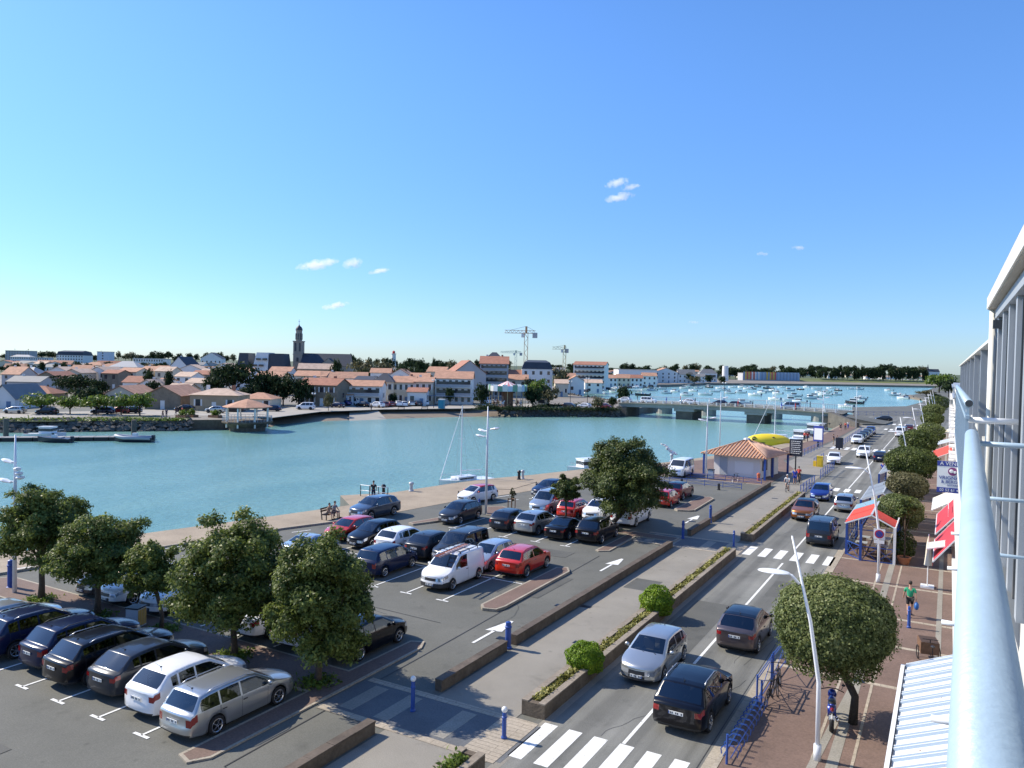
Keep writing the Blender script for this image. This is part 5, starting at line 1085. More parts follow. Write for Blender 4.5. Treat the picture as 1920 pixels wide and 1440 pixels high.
# parasol
o = empty('parasol', 'closed cream parasol on a white base in front of the red shop awning', 'parasol', (-.75, 50.6, .11)); MB().tube([(0, 0, 0), (0, 0, 3.1)], .03, n=8).build('pole', 'white_paint', o); MB().lathe([(.05, 1.25), (.22, 1.3), (.17, 1.8), (.12, 2.5), (.02, 3.05)], n=9).build('canopy', 'cream_cloth', o); MB().box(0, 0, 0, .7, .7, .1).build('base', 'white_paint', o)
# cargo tricycle
o = empty('cargo_tricycle', 'cargo tricycle with a wooden box parked by the facade', 'cargo tricycle', (-.35, 37.3, .11), math.radians(100))
MB().box(.55, 0, .35, .95, .72, .5).build('box', 'wood', o); MB().box(.55, 0, .85, .9, .66, .01).build('box_rim', 'dark_wood', o)
for xx, yy in ((.5, .42), (.5, -.42), (-.75, 0)): t = MB(); t.lathe([(.27, -.02), (.3, 0), (.27, .02), (.25, 0), (.27, -.02)], axis='y', c=(xx, yy, .3), n=20); t.build('wheel', 'rubber', o, smooth=True)
MB().tube([(.1, 0, .4), (-.45, 0, .35), (-.75, 0, .3)], .02, n=6).tube([(-.4, 0, .35), (-.5, 0, .85)], .018, n=6).tube([(.1, -.3, 1.0), (.1, .3, 1.0)], .015, n=6).tube([(.1, 0, .6), (.1, 0, 1.0)], .02, n=6).build('frame', 'dark_metal', o); MB().ball((-.52, 0, .9), .13, n=8, sq=(1, .7, .35)).build('saddle', 'black_plastic', o)
# ================================================================ the building on the right and its balconies
mat('rail_blue', (.33, .44, .53), .38, var=.06, scale=5, bump=.08, bscale=60); mat('clad_grey', (.30, .33, .36), .5, var=.05, scale=.8); mat('cream_metal', (.70, .68, .60), .4, var=.05, scale=4)
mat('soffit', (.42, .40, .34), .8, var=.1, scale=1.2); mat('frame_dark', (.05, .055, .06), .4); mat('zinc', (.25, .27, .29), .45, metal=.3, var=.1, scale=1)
mat('corrugated', (.62, .63, .62), .5, var=.05, scale=1.6, bump=.1); mat('facade_pale', (.62, .60, .55), .8, var=.07, scale=.6); mat('screen_glass', (.16, .20, .24), .06, spec=.9)
def scuffed(name):
    m = M[name]; nn, ll, b = nodes_of(m); g = nn.new('ShaderNodeNewGeometry'); v = nn.new('ShaderNodeTexNoise'); v.inputs['Scale'].default_value = 9; v.inputs['Detail'].default_value = 3
    mp = nn.new('ShaderNodeMapping'); mp.inputs['Scale'].default_value = (1, .25, 1); ll.new(g.outputs['Position'], mp.inputs[0]); ll.new(mp.outputs[0], v.inputs['Vector'])
    r = nn.new('ShaderNodeValToRGB'); r.color_ramp.elements[0].position = .69; r.color_ramp.elements[1].position = .73; ll.new(v.outputs[0], r.inputs[0])
    src = b.inputs['Base Color'].links[0].from_socket; mx = nn.new('ShaderNodeMix'); mx.data_type = 'RGBA'; ll.new(r.outputs[0], mx.inputs[0]); ll.new(src, mx.inputs[6]); mx.inputs[7].default_value = (.58, .62, .64, 1); ll.new(mx.outputs[2], b.inputs['Base Color'])
scuffed('rail_blue')
# nearest balcony railing
zr = H-.42; P1_ = Vector(G(1822, 815, zr)); P0_ = Vector(G(1860, 1440, zr)); d_ = (P1_-P0_).normalized(); P0_ = P0_-d_*1.6; yend = (P1_-P0_).length
o = empty('balcony_railing', 'pale blue round balcony handrail running along the right edge in front of the camera', 'railing', (P0_.x, P0_.y, zr), math.atan2(d_.y, d_.x)-math.pi/2)
MB().tube([(0, 0, 0), (0, yend-.05, 0), (0, yend, -.004)], [.042, .042, .036], n=40).build('handrail', 'rail_blue', o, smooth=True)
for i in range(44):
    yy = .1+i*.14
    if yy < yend-.1: MB().box(.035, yy, -1.0, .018, .018, .97).build('baluster', 'rail_blue', o)
for zz in (-.98, -.12): MB().box(0, yend/2, zz, .03, yend, .03).build('rail', 'rail_blue', o)
MB().tube([(0, yend-.12, -.05), (.62, yend-.12, -.05)], .018, n=12).build('bracket', 'rail_blue', o, smooth=True)
MB().tube([(0, yend-.12, -.42), (.5, yend-.12, -.42)], .013, n=12).build('bracket', 'rail_blue', o, smooth=True); MB().tube([(0, yend-.12, -.80), (.5, yend-.12, -.8)], .013, n=12).build('bracket', 'rail_blue', o, smooth=True)
for i in range(4): yy = yend-.5-i*1.05; MB().tube([(-.10, yy, -.62), (.0, yy, -.62)], .01, n=10).build('bracket', 'lamp_white', o, smooth=True)
# next balcony railing
z2 = H-.27; y2 = PX(1817, 757, .17)[1]
o = empty('balcony_railing', 'second pale handrail of the neighbouring balcony beyond the nearest one', 'railing', (.17, y2, z2))
MB().tube([(0, 0, 0), (0, 12, 0)], .04, n=24).build('handrail', 'rail_blue', o, smooth=True); MB().lathe([(.001, -.002), (.033, -.002)], axis='y', n=16).build('end_cap', 'frame_dark', o)
for i in range(60): MB().box(-.01, .1+i*.2, -1.05, .03, .03, 1.02).build('baluster', 'rail_blue', o)
for zz in (-1.05, -.15): MB().box(-.01, 6, zz, .035, 12, .035).build('rail', 'rail_blue', o)
MB().tube([(0, .1, -.16), (.4, .1, -.16)], .03, n=10).build('bracket', 'lamp_white', o, smooth=True)
# top storey: roof slab with its pale edge, soffit, downpipe, glazing
XF = .45; yf = PX(1850, 582, XF)[1]; zf = PX(1850, 582, XF)[2]; ztop = PX(1850, 561, XF)[2]
b = empty('apartment_building', 'pale apartment building with a glazed top storey and overhanging roof at the right edge', 'building', (0, 0, 0))
rf = MB().box(XF+3, (yf-8)/2, zf+.012, 6, yf+8, ztop-zf-.012).build('roof', 'cream_metal', b)
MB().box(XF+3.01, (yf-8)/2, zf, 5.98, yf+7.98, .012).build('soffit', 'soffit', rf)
mb = MB()
for i in range(8):
    t0, t1 = i/8*1.35, (i+1)/8*1.35
    x0_, z0_ = XF+.06+1.6*(1-math.cos(t0)), ztop+.02+.75*math.sin(t0); x1_, z1_ = XF+.06+1.6*(1-math.cos(t1)), ztop+.02+.75*math.sin(t1)
    mb.quad((x0_, -8, z0_), (x1_, -8, z1_), (x1_, yf-.05, z1_), (x0_, yf-.05, z0_))
mb.build('roof_cover', 'zinc', rf, smooth=True); MB().box(XF+.05, (yf-8)/2, ztop, .08, yf+7.9, .03).build('gutter', 'frame_dark', rf)
MB().tube([(XF+.085, yf-.12, 9.0), (XF+.085, yf-.12, zf)], .052, n=20).build('downpipe', 'cream_metal', b, smooth=True)
XW = XF+.18; zw0 = PX(1888, 1071, .63)[2]
MB().box(XW+.4, (yf-8)/2, zw0-.3, .5, yf+7.6, zf-zw0+.28).build('wall', 'frame_dark', b)
MB().box(XW-.02, (yf-8)/2, zf-.14, .12, yf+7.5, .13).build('lintel', 'clad_grey', b)
yy = yf-.4; k = 0
while yy > 1.0:
    wd = 1.15; fr = MB()
    fr.box(XW+.01, yy-.05, zw0, .12, .20, zf-.14-zw0); fr.build('mullion', 'clad_grey', b)
    fr = MB(); f0, f1 = yy-.18, yy-.18-wd+.24
    fr.box(XW+.05, f0-.03, zw0, .07, .05, zf-.14-zw0); fr.box(XW+.05, f1+.03, zw0, .07, .05, zf-.14-zw0); fr.box(XW+.05, (f0+f1)/2, zf-.22, .07, f0-f1-.12, .07); fr.box(XW+.05, (f0+f1)/2, zw0, .07, f0-f1-.12, .07)
    q = fr.build('window', 'white_paint', b); MB().box(XW+.075, (f0+f1)/2, zw0+.05, .012, f0-f1-.1, zf-.26-zw0).build('pane', 'screen_glass', q)
    if k % 2: MB().box(XW-.0, yy-.42, zw0, .05, .07, zf-.2-zw0).build('shutter_rail', 'frame_dark', b)
    yy -= wd; k += 1
MB().box(XW-.06, yf-.6, zf-.3, .12, .12, .12).build('wall_lamp', 'frame_dark', b)
MB().box(.40, yf/2-2, zw0-.25, .36, yf+3, .12).build('balcony_floor', 'facade_pale', b)
MB().box(4.2, (yf-8)/2, 0, 6.4, yf+8, zw0-.31).build('lower_wall', 'facade_pale', b)
# lower, grey clad continuation
y0_, y1_ = yf+.02, PX(1798, 688, .5)[1]; zc = PX(1853, 636, .5)[2]
b2 = empty('apartment_building', 'grey metal clad building continuing the street front beyond the downpipe', 'building', (0, 0, 0))
MB().box(2.5, (y0_+y1_)/2, 0, 3.6, y1_-y0_, zc-.02).build('wall', 'clad_grey', b2); MB().box(.62, (y0_+y1_)/2, zc-.05, .24, y1_-y0_+.02, .05).build('coping', 'cream_metal', b2)
n = 9
for i in range(n):
    ya = y0_+(y1_-y0_)*i/n; MB().box(.62, ya+.12, 8.6, .16, .20, zc-8.65).build('pier', 'clad_grey', b2)
    q = MB().box(.66, ya+(y1_-y0_)/n/2+.1, zc-1.75, .05, (y1_-y0_)/n-.42, 1.5).build('window', 'screen_glass', b2); MB().box(.64, ya+(y1_-y0_)/n/2+.1, zc-1.83, .08, (y1_-y0_)/n-.36, .07).build('sill', 'cream_metal', q)
    if i % 2 == 1: MB().box(.63, ya+(y1_-y0_)/n/2, 9.2, .06, .7, zc-9.9).build('door', 'frame_dark', b2)
MB().box(1.1, y0_+10, zc-.01, .35, .35, .55).build('chimney', 'frame_dark', b2)
for zz in (2.9, 5.8, 8.5): MB().box(.56, (y0_+y1_)/2, zz, .34, y1_-y0_-.1, .16).build('balcony', 'facade_pale', b2)
# further fronts of the street
fr_ = (('white rendered building with small balconies beyond the grey clad one', y1_+.1, 74, 10.6, 'white_wall'), ('cream apartment block farther along the sidewalk, pale balconies', 74.1, 118, 11.2, 'facade_pale'), ('low white house beyond the cream block on the street front', 118.1, 150, 9.2, 'white_wall'), ('farthest pale building on the right of the street', 150.1, 195, 10.2, 'facade_pale'))
for i, (lb, ya, yb, hh, m_) in enumerate(fr_):
    q = empty('apartment_building', lb, 'building', (0, 0, 0), group='pale buildings along the sidewalk'); MB().box(3.9, (ya+yb)/2, 0, 6.4, yb-ya, hh).build('wall', m_, q); MB().box(3.85, (ya+yb)/2, hh, 6.7, yb-ya+.0, .22).build('roof', 'clad_grey', q)
    nb = int((yb-ya)/3.4)
    for zz in (3.0, 5.7, 8.2):
        if zz > hh-1.5: continue
        for k in range(nb):
            yy = ya+(k+.5)*(yb-ya)/nb; wq = MB().box(.69, yy, zz+.9, .04, 1.3, 1.3).build('window', 'screen_glass', q)
            if k % 2 == 0:
                bl = MB().box(.42, yy, zz, .5, 2.4, .14).build('balcony', 'white_wall', q); m2 = MB(); m2.box(.2, yy, zz+1.0, .03, 2.4, .04)
                for t in range(9): m2.box(.2, yy-1.15+t*.287, zz+.13, .02, .02, .88)
                m2.build('balcony_rail', 'white_paint', bl)
    for k in range(nb): MB().box(.68, ya+(k+.5)*(yb-ya)/nb, .2, .05, 2.3, 2.3).build('shop_window', 'screen_glass', q)
# awnings over the shops
def awning(label, y0, y1, x0, z0, x1, z1, m_, name='awning'):
    o = empty(name, label, 'awning', (0, 0, 0), group='shop awnings under the facade'); mb = MB()
    mb.add([(x0, y0, z0), (x0, y1, z0), (x1, y1, z1), (x1, y0, z1), (x0, y0, z0-.02), (x0, y1, z0-.02), (x1, y1, z1-.02), (x1, y0, z1-.02)], [(0, 3, 2, 1), (4, 5, 6, 7), (0, 4, 7, 3), (1, 2, 6, 5)]); mb.build('cloth', m_, o)
    mb = MB(); mb.box(x0, (y0+y1)/2, z0-.22, .02, y1-y0, .2); mb.build('valance', m_, o); MB().bar((x0, y0, z0), (x0, y1, z0), .05).build('front_bar', 'white_paint', o)
    for y in (y0+.02, y1-.02): MB().bar((x0, y, z0), (x1, y, z1), .05, .06).build('arm', 'white_paint', o)
def aw_px(label, pa, pb, x0, z0, m_, rise=.9): ya, yb = G(*pa, z0)[1], G(*pb, z0)[1]; awning(label, min(ya, yb), max(ya, yb), x0, z0, .55, z0+rise, m_)
aw_px('dark red shop awning nearest the camera, under the handrail', (1766, 1056), (1768, 1014), -.46, 2.75, 'deep_red_cloth', 1.3); aw_px('dark red shop awning just beyond the nearest red one', (1768, 1004), (1772, 966), -.46, 2.75, 'deep_red_cloth', 1.2)
aw_px('cream shop awning beyond the two dark red ones', (1757, 958), (1760, 935), -.8, 2.9, 'cream_cloth', .8); aw_px('bright red shop awning beyond the for-sale board', (1753, 862), (1757, 846), -1.5, 2.9, 'red_cloth', 1.0)
awning('small pale canopy with a yellow edge below the nearest red awning', 46.3, 48.0, -.75, 3.2, .5, 3.55, 'cream_cloth'); awning('pale blue grey awning beyond the bright red one', 118, 124, -1.4, 2.9, .55, 3.6, 'grey_paint')
awning('white awning near the farthest clipped trees', 138, 146, -1.2, 2.9, .55, 3.6, 'cream_cloth')
# corrugated canopy roof at the bottom right
mat('rib_shade_blue', (.36, .44, .52), .5)  # blue-grey tone painted on the steep rib sides in place of their shade
zc0 = 3.5; xa = G(1690, 1250, zc0)[0]; ya = G(1690, 1250, zc0)[1]
o = empty('canopy_roof', 'white ribbed metal canopy roof with rust stains at the bottom right', 'canopy roof', (xa, 0, zc0)); wl = .55-xa; rise = .62; y_s = ya-13
mb = MB(); prof = []; yy = y_s; step = .60
while yy < ya-.01: prof += [(yy, 0), (yy+step*.62, 0), (yy+step*.66, .07), (yy+step*.72, .07), (yy+step*.76, .012), (yy+step*.86, .012), (yy+step*.9, .07), (yy+step*.96, .07)]; yy += step
prof.append((min(yy, ya), 0))
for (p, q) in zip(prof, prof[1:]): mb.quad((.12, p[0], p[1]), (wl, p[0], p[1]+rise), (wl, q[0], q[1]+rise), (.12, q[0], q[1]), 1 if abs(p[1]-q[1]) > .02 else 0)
mb.build('ribbed_sheet', ['corrugated', 'rib_shade_blue'], o); MB().box(.04, (y_s+ya)/2, -.22, .10, ya-y_s, .30).build('fascia', 'white_paint', o); MB().box(.10, (y_s+ya)/2, .0, .035, ya-y_s, .035).build('gutter', 'frame_dark', o)
mb = MB(); mb.add([(0, ya, -.2), (wl, ya, -.2), (wl, ya, rise+.04), (0, ya, .05)], [(0, 1, 2, 3)]); mb.build('end_panel', 'white_paint', o)
mat('rust', (.24, .12, .06), .9, var=.3, scale=9); mb = MB(); rs = random.Random(3)
for i in range(60):
    u = rs.uniform(.2, .98); x_ = .12+(wl-.12)*u; y_ = rs.uniform(y_s, ya-.3); r_ = rs.uniform(.008, .026); k0 = ((y_-y_s) % step)/step
    if k0 > .58: continue
    z_ = rise*(x_-.12)/(wl-.12)+.003; a = [(x_+r_*math.cos(t)*rs.uniform(.6, 1.2), y_+r_*1.6*math.sin(t), z_+rise/(wl-.12)*r_*math.cos(t)) for t in (0, 1, 2, 3, 4, 5)]; mb.add(a, [tuple(range(6))])
mb.build('rust_spot', 'rust', o)
# the for-sale board
A = PX(1757, 870, -.32); y_b = PX(1757, 890, -.32)[1]; B0 = PX(1757, 912, -.32); wd_ = 46*depth(-.1, y_b, 10)/F/.87; hh = A[2]-B0[2]; zb_ = B0[2]
o = empty('for_sale_board', 'white and blue for-sale board with purple emblem hanging from the facade', 'sign board', (-.32+wd_/2, y_b, zb_))
MB().box(0, 0, 0, wd_, .03, hh).build('panel', 'white_paint', o); MB().box(0, -.018, hh*.84, wd_, .012, hh*.16).build('top_band', 'sign_blue', o); MB().box(0, -.018, 0, wd_, .012, hh*.16).build('bottom_band', 'sign_blue', o)
mat('emblem_purple', (.22, .04, .16), .5); MB().lathe([(.001, -.03), (hh*.13, -.03), (hh*.13, -.016)], axis='y', c=(-.02*wd_, 0, hh*.68), n=24).build('emblem', 'emblem_purple', o); MB().ball((-.06*wd_, -.035, hh*.69), hh*.06, n=10, sq=(1, .2, 1)).ball((.05*wd_, -.035, hh*.66), hh*.045, n=10, sq=(1, .2, 1)).build('emblem_mark', 'white_paint', o)
def T4(x, y, z, rz=0): return Matrix.Translation((x, y, z)) @ Matrix.Rotation(rz, 4, 'Z') @ Matrix.Rotation(math.pi/2, 4, 'X')
text_mb('A VENDRE', hh*.16, 'lettering', 'white_paint', o, T4(0, -.03, hh*.92)); text_mb('VRIGNAUD', hh*.155, 'lettering', 'sign_blue', o, T4(0, -.022, hh*.47)); text_mb('& BERGON', hh*.135, 'lettering', 'sign_blue', o, T4(0, -.022, hh*.34)); text_mb('NOTAIRES', hh*.07, 'lettering', 'sign_blue', o, T4(0, -.022, hh*.235)); text_mb('02 52 61 48 65', hh*.12, 'lettering', 'white_paint', o, T4(0, -.03, hh*.08))
MB().box(wd_/2+.1, .03, hh*.4, .3, .04, .05).build('bracket', 'steel', o)
# ================================================================ people
mat('shirt_green', (.02, .30, .15), .8); mat('cloth_navy', (.015, .02, .05), .85); mat('cloth_black', (.015, .015, .017), .85); mat('cloth_white', (.72, .72, .70), .8); mat('cloth_blue', (.02, .05, .35), .8); mat('cloth_red', (.45, .03, .03), .8); mat('cloth_tan', (.32, .22, .14), .85); mat('cloth_grey', (.22, .23, .25), .85); mat('bag_blue', (.02, .12, .38), .5)
def skin_mesh(name, verts, edges, radii, m_, parent, root=0, sub=1):
    me = bpy.data.meshes.new(name); me.from_pydata(verts, edges, [])
    o = bpy.data.objects.new(name, me); COL.objects.link(o); md = o.modifiers.new('skin', 'SKIN'); md.use_smooth_shade = True; sv = me.skin_vertices[0].data
    for i, r in enumerate(radii): sv[i].radius = (r, r) if not isinstance(r, tuple) else r
    sv[root].use_root = True; s = o.modifiers.new('sub', 'SUBSURF'); s.levels = sub; s.render_levels = sub
    dg = bpy.context.evaluated_depsgraph_get(); bpy.context.view_layer.update(); dg = bpy.context.evaluated_depsgraph_get()
    m2 = bpy.data.meshes.new_from_object(o.evaluated_get(dg)); o.modifiers.clear(); o.data = m2; bpy.data.meshes.remove(me); m2.materials.clear(); m2.materials.append(M[m_])
    m2.polygons.foreach_set('use_smooth', [True]*len(m2.polygons)); m2.name = name; o.parent = parent; return o
def person(label, x, y, rz, z=0, top='cloth_navy', bottom='cloth_navy', pose='walk', h=1.72, short=True, hair='hair', group=None, hat=None, sleeve=True):
    """faces local +y; pose: walk, stand, sit, cycle"""
    root = empty('person', label, 'person', (x, y, z), rz, group); k = h/1.72; hip = .92; st = .26 if pose == 'walk' else .05
    V = {}; 
    if pose in ('sit', 'cycle'):
        hz = .50 if pose == 'sit' else .98; ln = .05 if pose == 'sit' else .28
        V['pel'] = (0, 0, hz); V['ch'] = (0, ln*.6, hz+.36); V['nk'] = (0, ln, hz+.54); V['hd'] = (0, ln+.04, hz+.70)
        for s, a in ((-1, 'l'), (1, 'r')):
            V['hp'+a] = (s*.10, .02, hz-.02); kz = .47 if pose == 'sit' else (.62 if s < 0 else .80); V['kn'+a] = (s*.12, .42 if pose == 'sit' else .36, kz); V['an'+a] = (s*.12, .45 if pose == 'sit' else .14, .09 if pose == 'sit' else kz-.44); V['to'+a] = (s*.12, V['an'+a][1]+.17, V['an'+a][2]-.04)
            V['sh'+a] = (s*.19, ln*.9, hz+.49); V['el'+a] = (s*.25, ln+.10, hz+.24); V['wr'+a] = (s*.16 if pose == 'sit' else s*.24, ln+.30, hz+.12 if pose == 'sit' else hz+.1); V['ha'+a] = (V['wr'+a][0], V['wr'+a][1]+.09, V['wr'+a][2]-.01)
    else:
        V['pel'] = (0, 0, hip); V['ch'] = (0, .02, 1.26); V['nk'] = (0, .03, 1.45); V['hd'] = (0, .06, 1.61)
        for s, a in ((-1, 'l'), (1, 'r')):
            f = s*st; V['hp'+a] = (s*.09, 0, hip-.04); V['kn'+a] = (s*.10, f*.5+.05*(pose == 'walk'), .50); V['an'+a] = (s*.10, f-.03, .09+(.06 if f < -.1 else 0)); V['to'+a] = (s*.11, f+.13, .035+(.02 if f < -.1 else 0))
            V['sh'+a] = (s*.19, .02, 1.40); V['el'+a] = (s*.25, .02-f*.35, 1.13); V['wr'+a] = (s*.27, .08-f*.7, .90); V['ha'+a] = (s*.27, .10-f*.75, .81)
    names = ['pel', 'ch', 'nk', 'hd']+[p+a for a in 'lr' for p in ('hp', 'kn', 'an', 'to', 'sh', 'el', 'wr', 'ha')]
    R = dict(pel=.12, ch=.125, nk=.055, hd=.075, hp=.085, kn=.056, an=.038, to=.034, sh=.062, el=.042, wr=.030, ha=.034)
    E = [('pel', 'ch'), ('ch', 'nk'), ('nk', 'hd')]+[(p+a if p not in ('pel', 'nk', 'ch') else p, q+a) for a in 'lr' for p, q in (('pel', 'hp'), ('hp', 'kn'), ('kn', 'an'), ('an', 'to'), ('ch', 'sh'), ('sh', 'el'), ('el', 'wr'), ('wr', 'ha'))]
    sc = lambda p: tuple(c*k for c in p)
    ix = {n: i for i, n in enumerate(names)}
    skin_mesh('body', [sc(V[n]) for n in names], [(ix[a], ix[b]) for a, b in E], [R[n if n in R else n[:-1]]*k for n in names], 'skin', root)
    hd = Vector(V['hd'])*k; MB().ball(hd+Vector((0, .01, .035)), .098*k, n=12, sq=(.8, .95, 1.15)).ball(hd+Vector((0, .105*k, .02)), .02*k, n=6, sq=(.8, 1, 1)).ball(hd+Vector((.08*k, .01, .03)), .02*k, n=6, sq=(.5, 1, 1.4)).ball(hd+Vector((-.08*k, .01, .03)), .02*k, n=6, sq=(.5, 1, 1.4)).build('head', 'skin', root, smooth=True)
    MB().ball(hd+Vector((0, -.018, .065)), .107*k, n=12, sq=(.85, .95, 1.0)).build('hair' if not hat else 'hat', hat or hair, root, smooth=True)
    def part(nm, keys, ed, rad, m_):
        skin_mesh(nm, [sc(V[n] if isinstance(n, str) else n) for n in keys], ed, [r*k for r in rad], m_, root)
    mid = lambda a, b, t: tuple(V[a][i]+(V[b][i]-V[a][i])*t for i in range(3))
    t_ = .85 if sleeve else 1.9; slv = lambda a: mid('sh'+a, 'el'+a, .85) if sleeve else V['el'+a]
    part('shirt', ['pel', 'ch', mid('ch', 'nk', .75), 'shl', slv('l'), 'shr', slv('r')], [(0, 1), (1, 2), (1, 3), (3, 4), (1, 5), (5, 6)], [.145, .145, .075, .078, .062, .078, .062], top)
    e = .8 if short else 1.0; ed = [(0, 1), (1, 2), (0, 3), (3, 4)]; ks = ['pel', 'hpl', mid('hpl', 'knl', e), 'hpr', mid('hpr', 'knr', e)]; rd = [.138, .105, .085, .105, .085]
    if not short: ks += [mid('knl', 'anl', .95), mid('knr', 'anr', .95)]; ed += [(2, 5), (4, 6)]; rd = [.138, .105, .075, .105, .075, .055, .055]
    part('shorts' if short else 'trousers', ks, ed, rd, bottom)
    for a in 'lr': an, to = Vector(V['an'+a])*k, Vector(V['to'+a])*k; MB().ball((an+to)/2+Vector((0, 0, -.015)), .12*k, n=8, sq=(.42, 1.15, .42)).build('shoe', 'cloth_black', root, smooth=True)
    return root
p = person('man in a green shirt and black shorts walking away with a blue bag', -1.4, 44.0, math.radians(8), .115, 'shirt_green', 'cloth_black', 'walk', 1.76)
b_ = MB(); b_.ball((0, 0, -.24), .2, n=10, sq=(.6, 1, 1.05)); b_.tube([(0, -.06, -.06), (0, 0, .03), (0, .06, -.06)], .012, n=5); b_.build('bag', 'bag_blue', smooth=True, loc=(-1.4+.30, 43.94, .115+.83), label='blue carrier bag held by the man in green', cat='bag')
bx, by = G(620, 972); th = math.radians(-105+180+20); bx2, by2 = bx, by
person('person with long dark hair sitting on the quay bench, left one of the pair', bx-.35*math.cos(th)+.05*math.sin(th), by-.35*math.sin(th)-.05*math.cos(th), th+math.pi, 0, 'cloth_tan', 'cloth_tan', 'sit', 1.66); person('person in a dark top sitting on the quay bench, right one of the pair', bx+.35*math.cos(th)+.05*math.sin(th), by+.35*math.sin(th)-.05*math.cos(th), th+math.pi, 0, 'cloth_grey', 'cloth_navy', 'sit', 1.72)
person('man in a dark top standing at the ramp railing behind the grey blue SUV', *G(700, 938), math.radians(40), 0, 'cloth_black', 'cloth_navy', 'stand', 1.75, short=False)
cx_, cy_ = G(1477, 922); person('cyclist in white riding on the walkway towards the blue barrier', cx_, cy_, math.radians(175), .02, 'cloth_white', 'cloth_grey', 'cycle', 1.7, hat='cloth_white'); bicycle('bicycle ridden by the cyclist in white on the walkway', cx_, cy_-.12, math.radians(265), .02)
cx_, cy_ = G(1490, 908); person('cyclist in a blue top standing with a bicycle behind the white one', cx_, cy_, math.radians(10), .02, 'cloth_blue', 'cloth_blue', 'stand', 1.75); bicycle('bicycle held by the cyclist in the blue top', cx_+.5, cy_, math.radians(85), .02)
cx_, cy_ = G(1498, 905); person('cyclist in red beside the one in blue on the walkway', cx_, cy_, math.radians(15), .02, 'cloth_red', 'cloth_black', 'cycle', 1.68); bicycle('bicycle ridden by the cyclist in red on the walkway', cx_, cy_-.12, math.radians(105), .02)
for i, (px_, py_, t_, b__, l_) in enumerate(((1655, 893, 'cloth_blue', 'cloth_navy', 'person in a blue jacket standing at the kerb by the far terrace'), (1514, 828, 'cloth_red', 'cloth_navy', 'person in a red top by the promenade information board'), (1563, 833, 'cloth_navy', 'cloth_tan', 'person in dark clothes standing with another on the far walkway'), (1570, 836, 'cloth_tan', 'cloth_white', 'person in pale clothes beside the dark-clothed one on the far walkway'),
      (1585, 806, 'cloth_red', 'cloth_navy', 'person in red strolling in the promenade group near the bridge'), (1590, 804, 'cloth_white', 'cloth_blue', 'person in white strolling in the promenade group near the bridge'), (1600, 792, 'cloth_red', 'cloth_black', 'person in a red top at the top of the promenade by the bridge end'), (1763, 838, 'cloth_black', 'cloth_black', 'person in black walking under the facade by the bright red awning'),
      (1508, 827, 'cloth_red', 'cloth_black', 'second person in red standing left of the one by the information board'), (1576, 808, 'cloth_navy', 'cloth_black', 'person in dark clothes at the back of the promenade group'))):
    person(l_, *G(px_, py_, .11 if px_ > 1640 else 0), .7*i, .115 if px_ > 1640 else .01, t_, b__, 'walk' if i % 2 else 'stand', 1.72, short=i % 3 == 0)
# seagull in flight
gx, gy, gz = PD(1254, 843, 62); rt, dn = Vector(R_[0]), Vector(R_[1]); o = empty('seagull', 'white seagull gliding over the harbour above the large tree', 'seagull', (gx, gy, gz))
mb = MB(); B_ = lambda a, b, c: tuple(rt*a-dn*b+Vector(R_[2])*c)
prof = [(-.30, .05, .012), (-.22, .03, .035), (-.08, .0, .07), (.08, -.03, .075), (.18, -.05, .05), (.23, -.06, .04), (.28, -.08, .012)]
mb.tube([B_(p[0]*.9, p[1], 0) for p in prof], [p[2] for p in prof], n=10)
def wing(pts):
    n_ = len(pts); 
    for i in range(n_-1):
        a, b_, c, d = pts[i][0], pts[i][1], pts[i+1][1], pts[i+1][0]; e = Vector(R_[2])*.012
        vs = [Vector(B_(*p)) for p in (a, b_, c, d)]; mb.add([tuple(v+e) for v in vs]+[tuple(v-e) for v in vs], [(0, 1, 2, 3), (7, 6, 5, 4), (0, 4, 5, 1), (2, 6, 7, 3), (1, 5, 6, 2), (3, 7, 4, 0)])
wing([((-.14, .02, -.1), (.14, .02, .1)), ((-.28, .22, -.05), (.0, .24, .2)), ((-.46, .34, .0), (-.22, .42, .2)), ((-.66, .44, .1), (-.60, .48, .14))]); wing([((-.10, -.04, -.1), (.16, -.02, .1)), ((.10, -.26, -.2), (.36, -.10, .05)), ((.34, -.38, -.2), (.54, -.22, .0)), ((.66, -.44, -.1), (.70, -.38, -.05))])
mb.build('body', 'white_paint', o, smooth=True); 
# ================================================================ far bank: materials and house builder
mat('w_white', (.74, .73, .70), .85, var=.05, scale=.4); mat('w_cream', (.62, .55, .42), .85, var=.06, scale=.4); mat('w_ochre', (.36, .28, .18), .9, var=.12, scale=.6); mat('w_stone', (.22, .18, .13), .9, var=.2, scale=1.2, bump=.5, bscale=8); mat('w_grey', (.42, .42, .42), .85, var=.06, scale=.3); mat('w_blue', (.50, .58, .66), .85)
mat('r_orange', (.45, .245, .155), .85, var=.22, scale=.8, bump=.4, bscale=5); mat('r_red', (.33, .145, .09), .85, var=.22, scale=.8, bump=.4, bscale=5); mat('r_pale', (.52, .38, .28), .85, var=.2, scale=.8, bump=.4, bscale=5); mat('r_slate', (.045, .05, .062), .6, var=.15, scale=.6); mat('r_grey', (.20, .20, .195), .7, var=.1, scale=.4); mat('r_flat', (.45, .44, .42), .8)
mat('trim', (.7, .69, .65), .7); mat('shut_blue', (.12, .2, .32), .6)
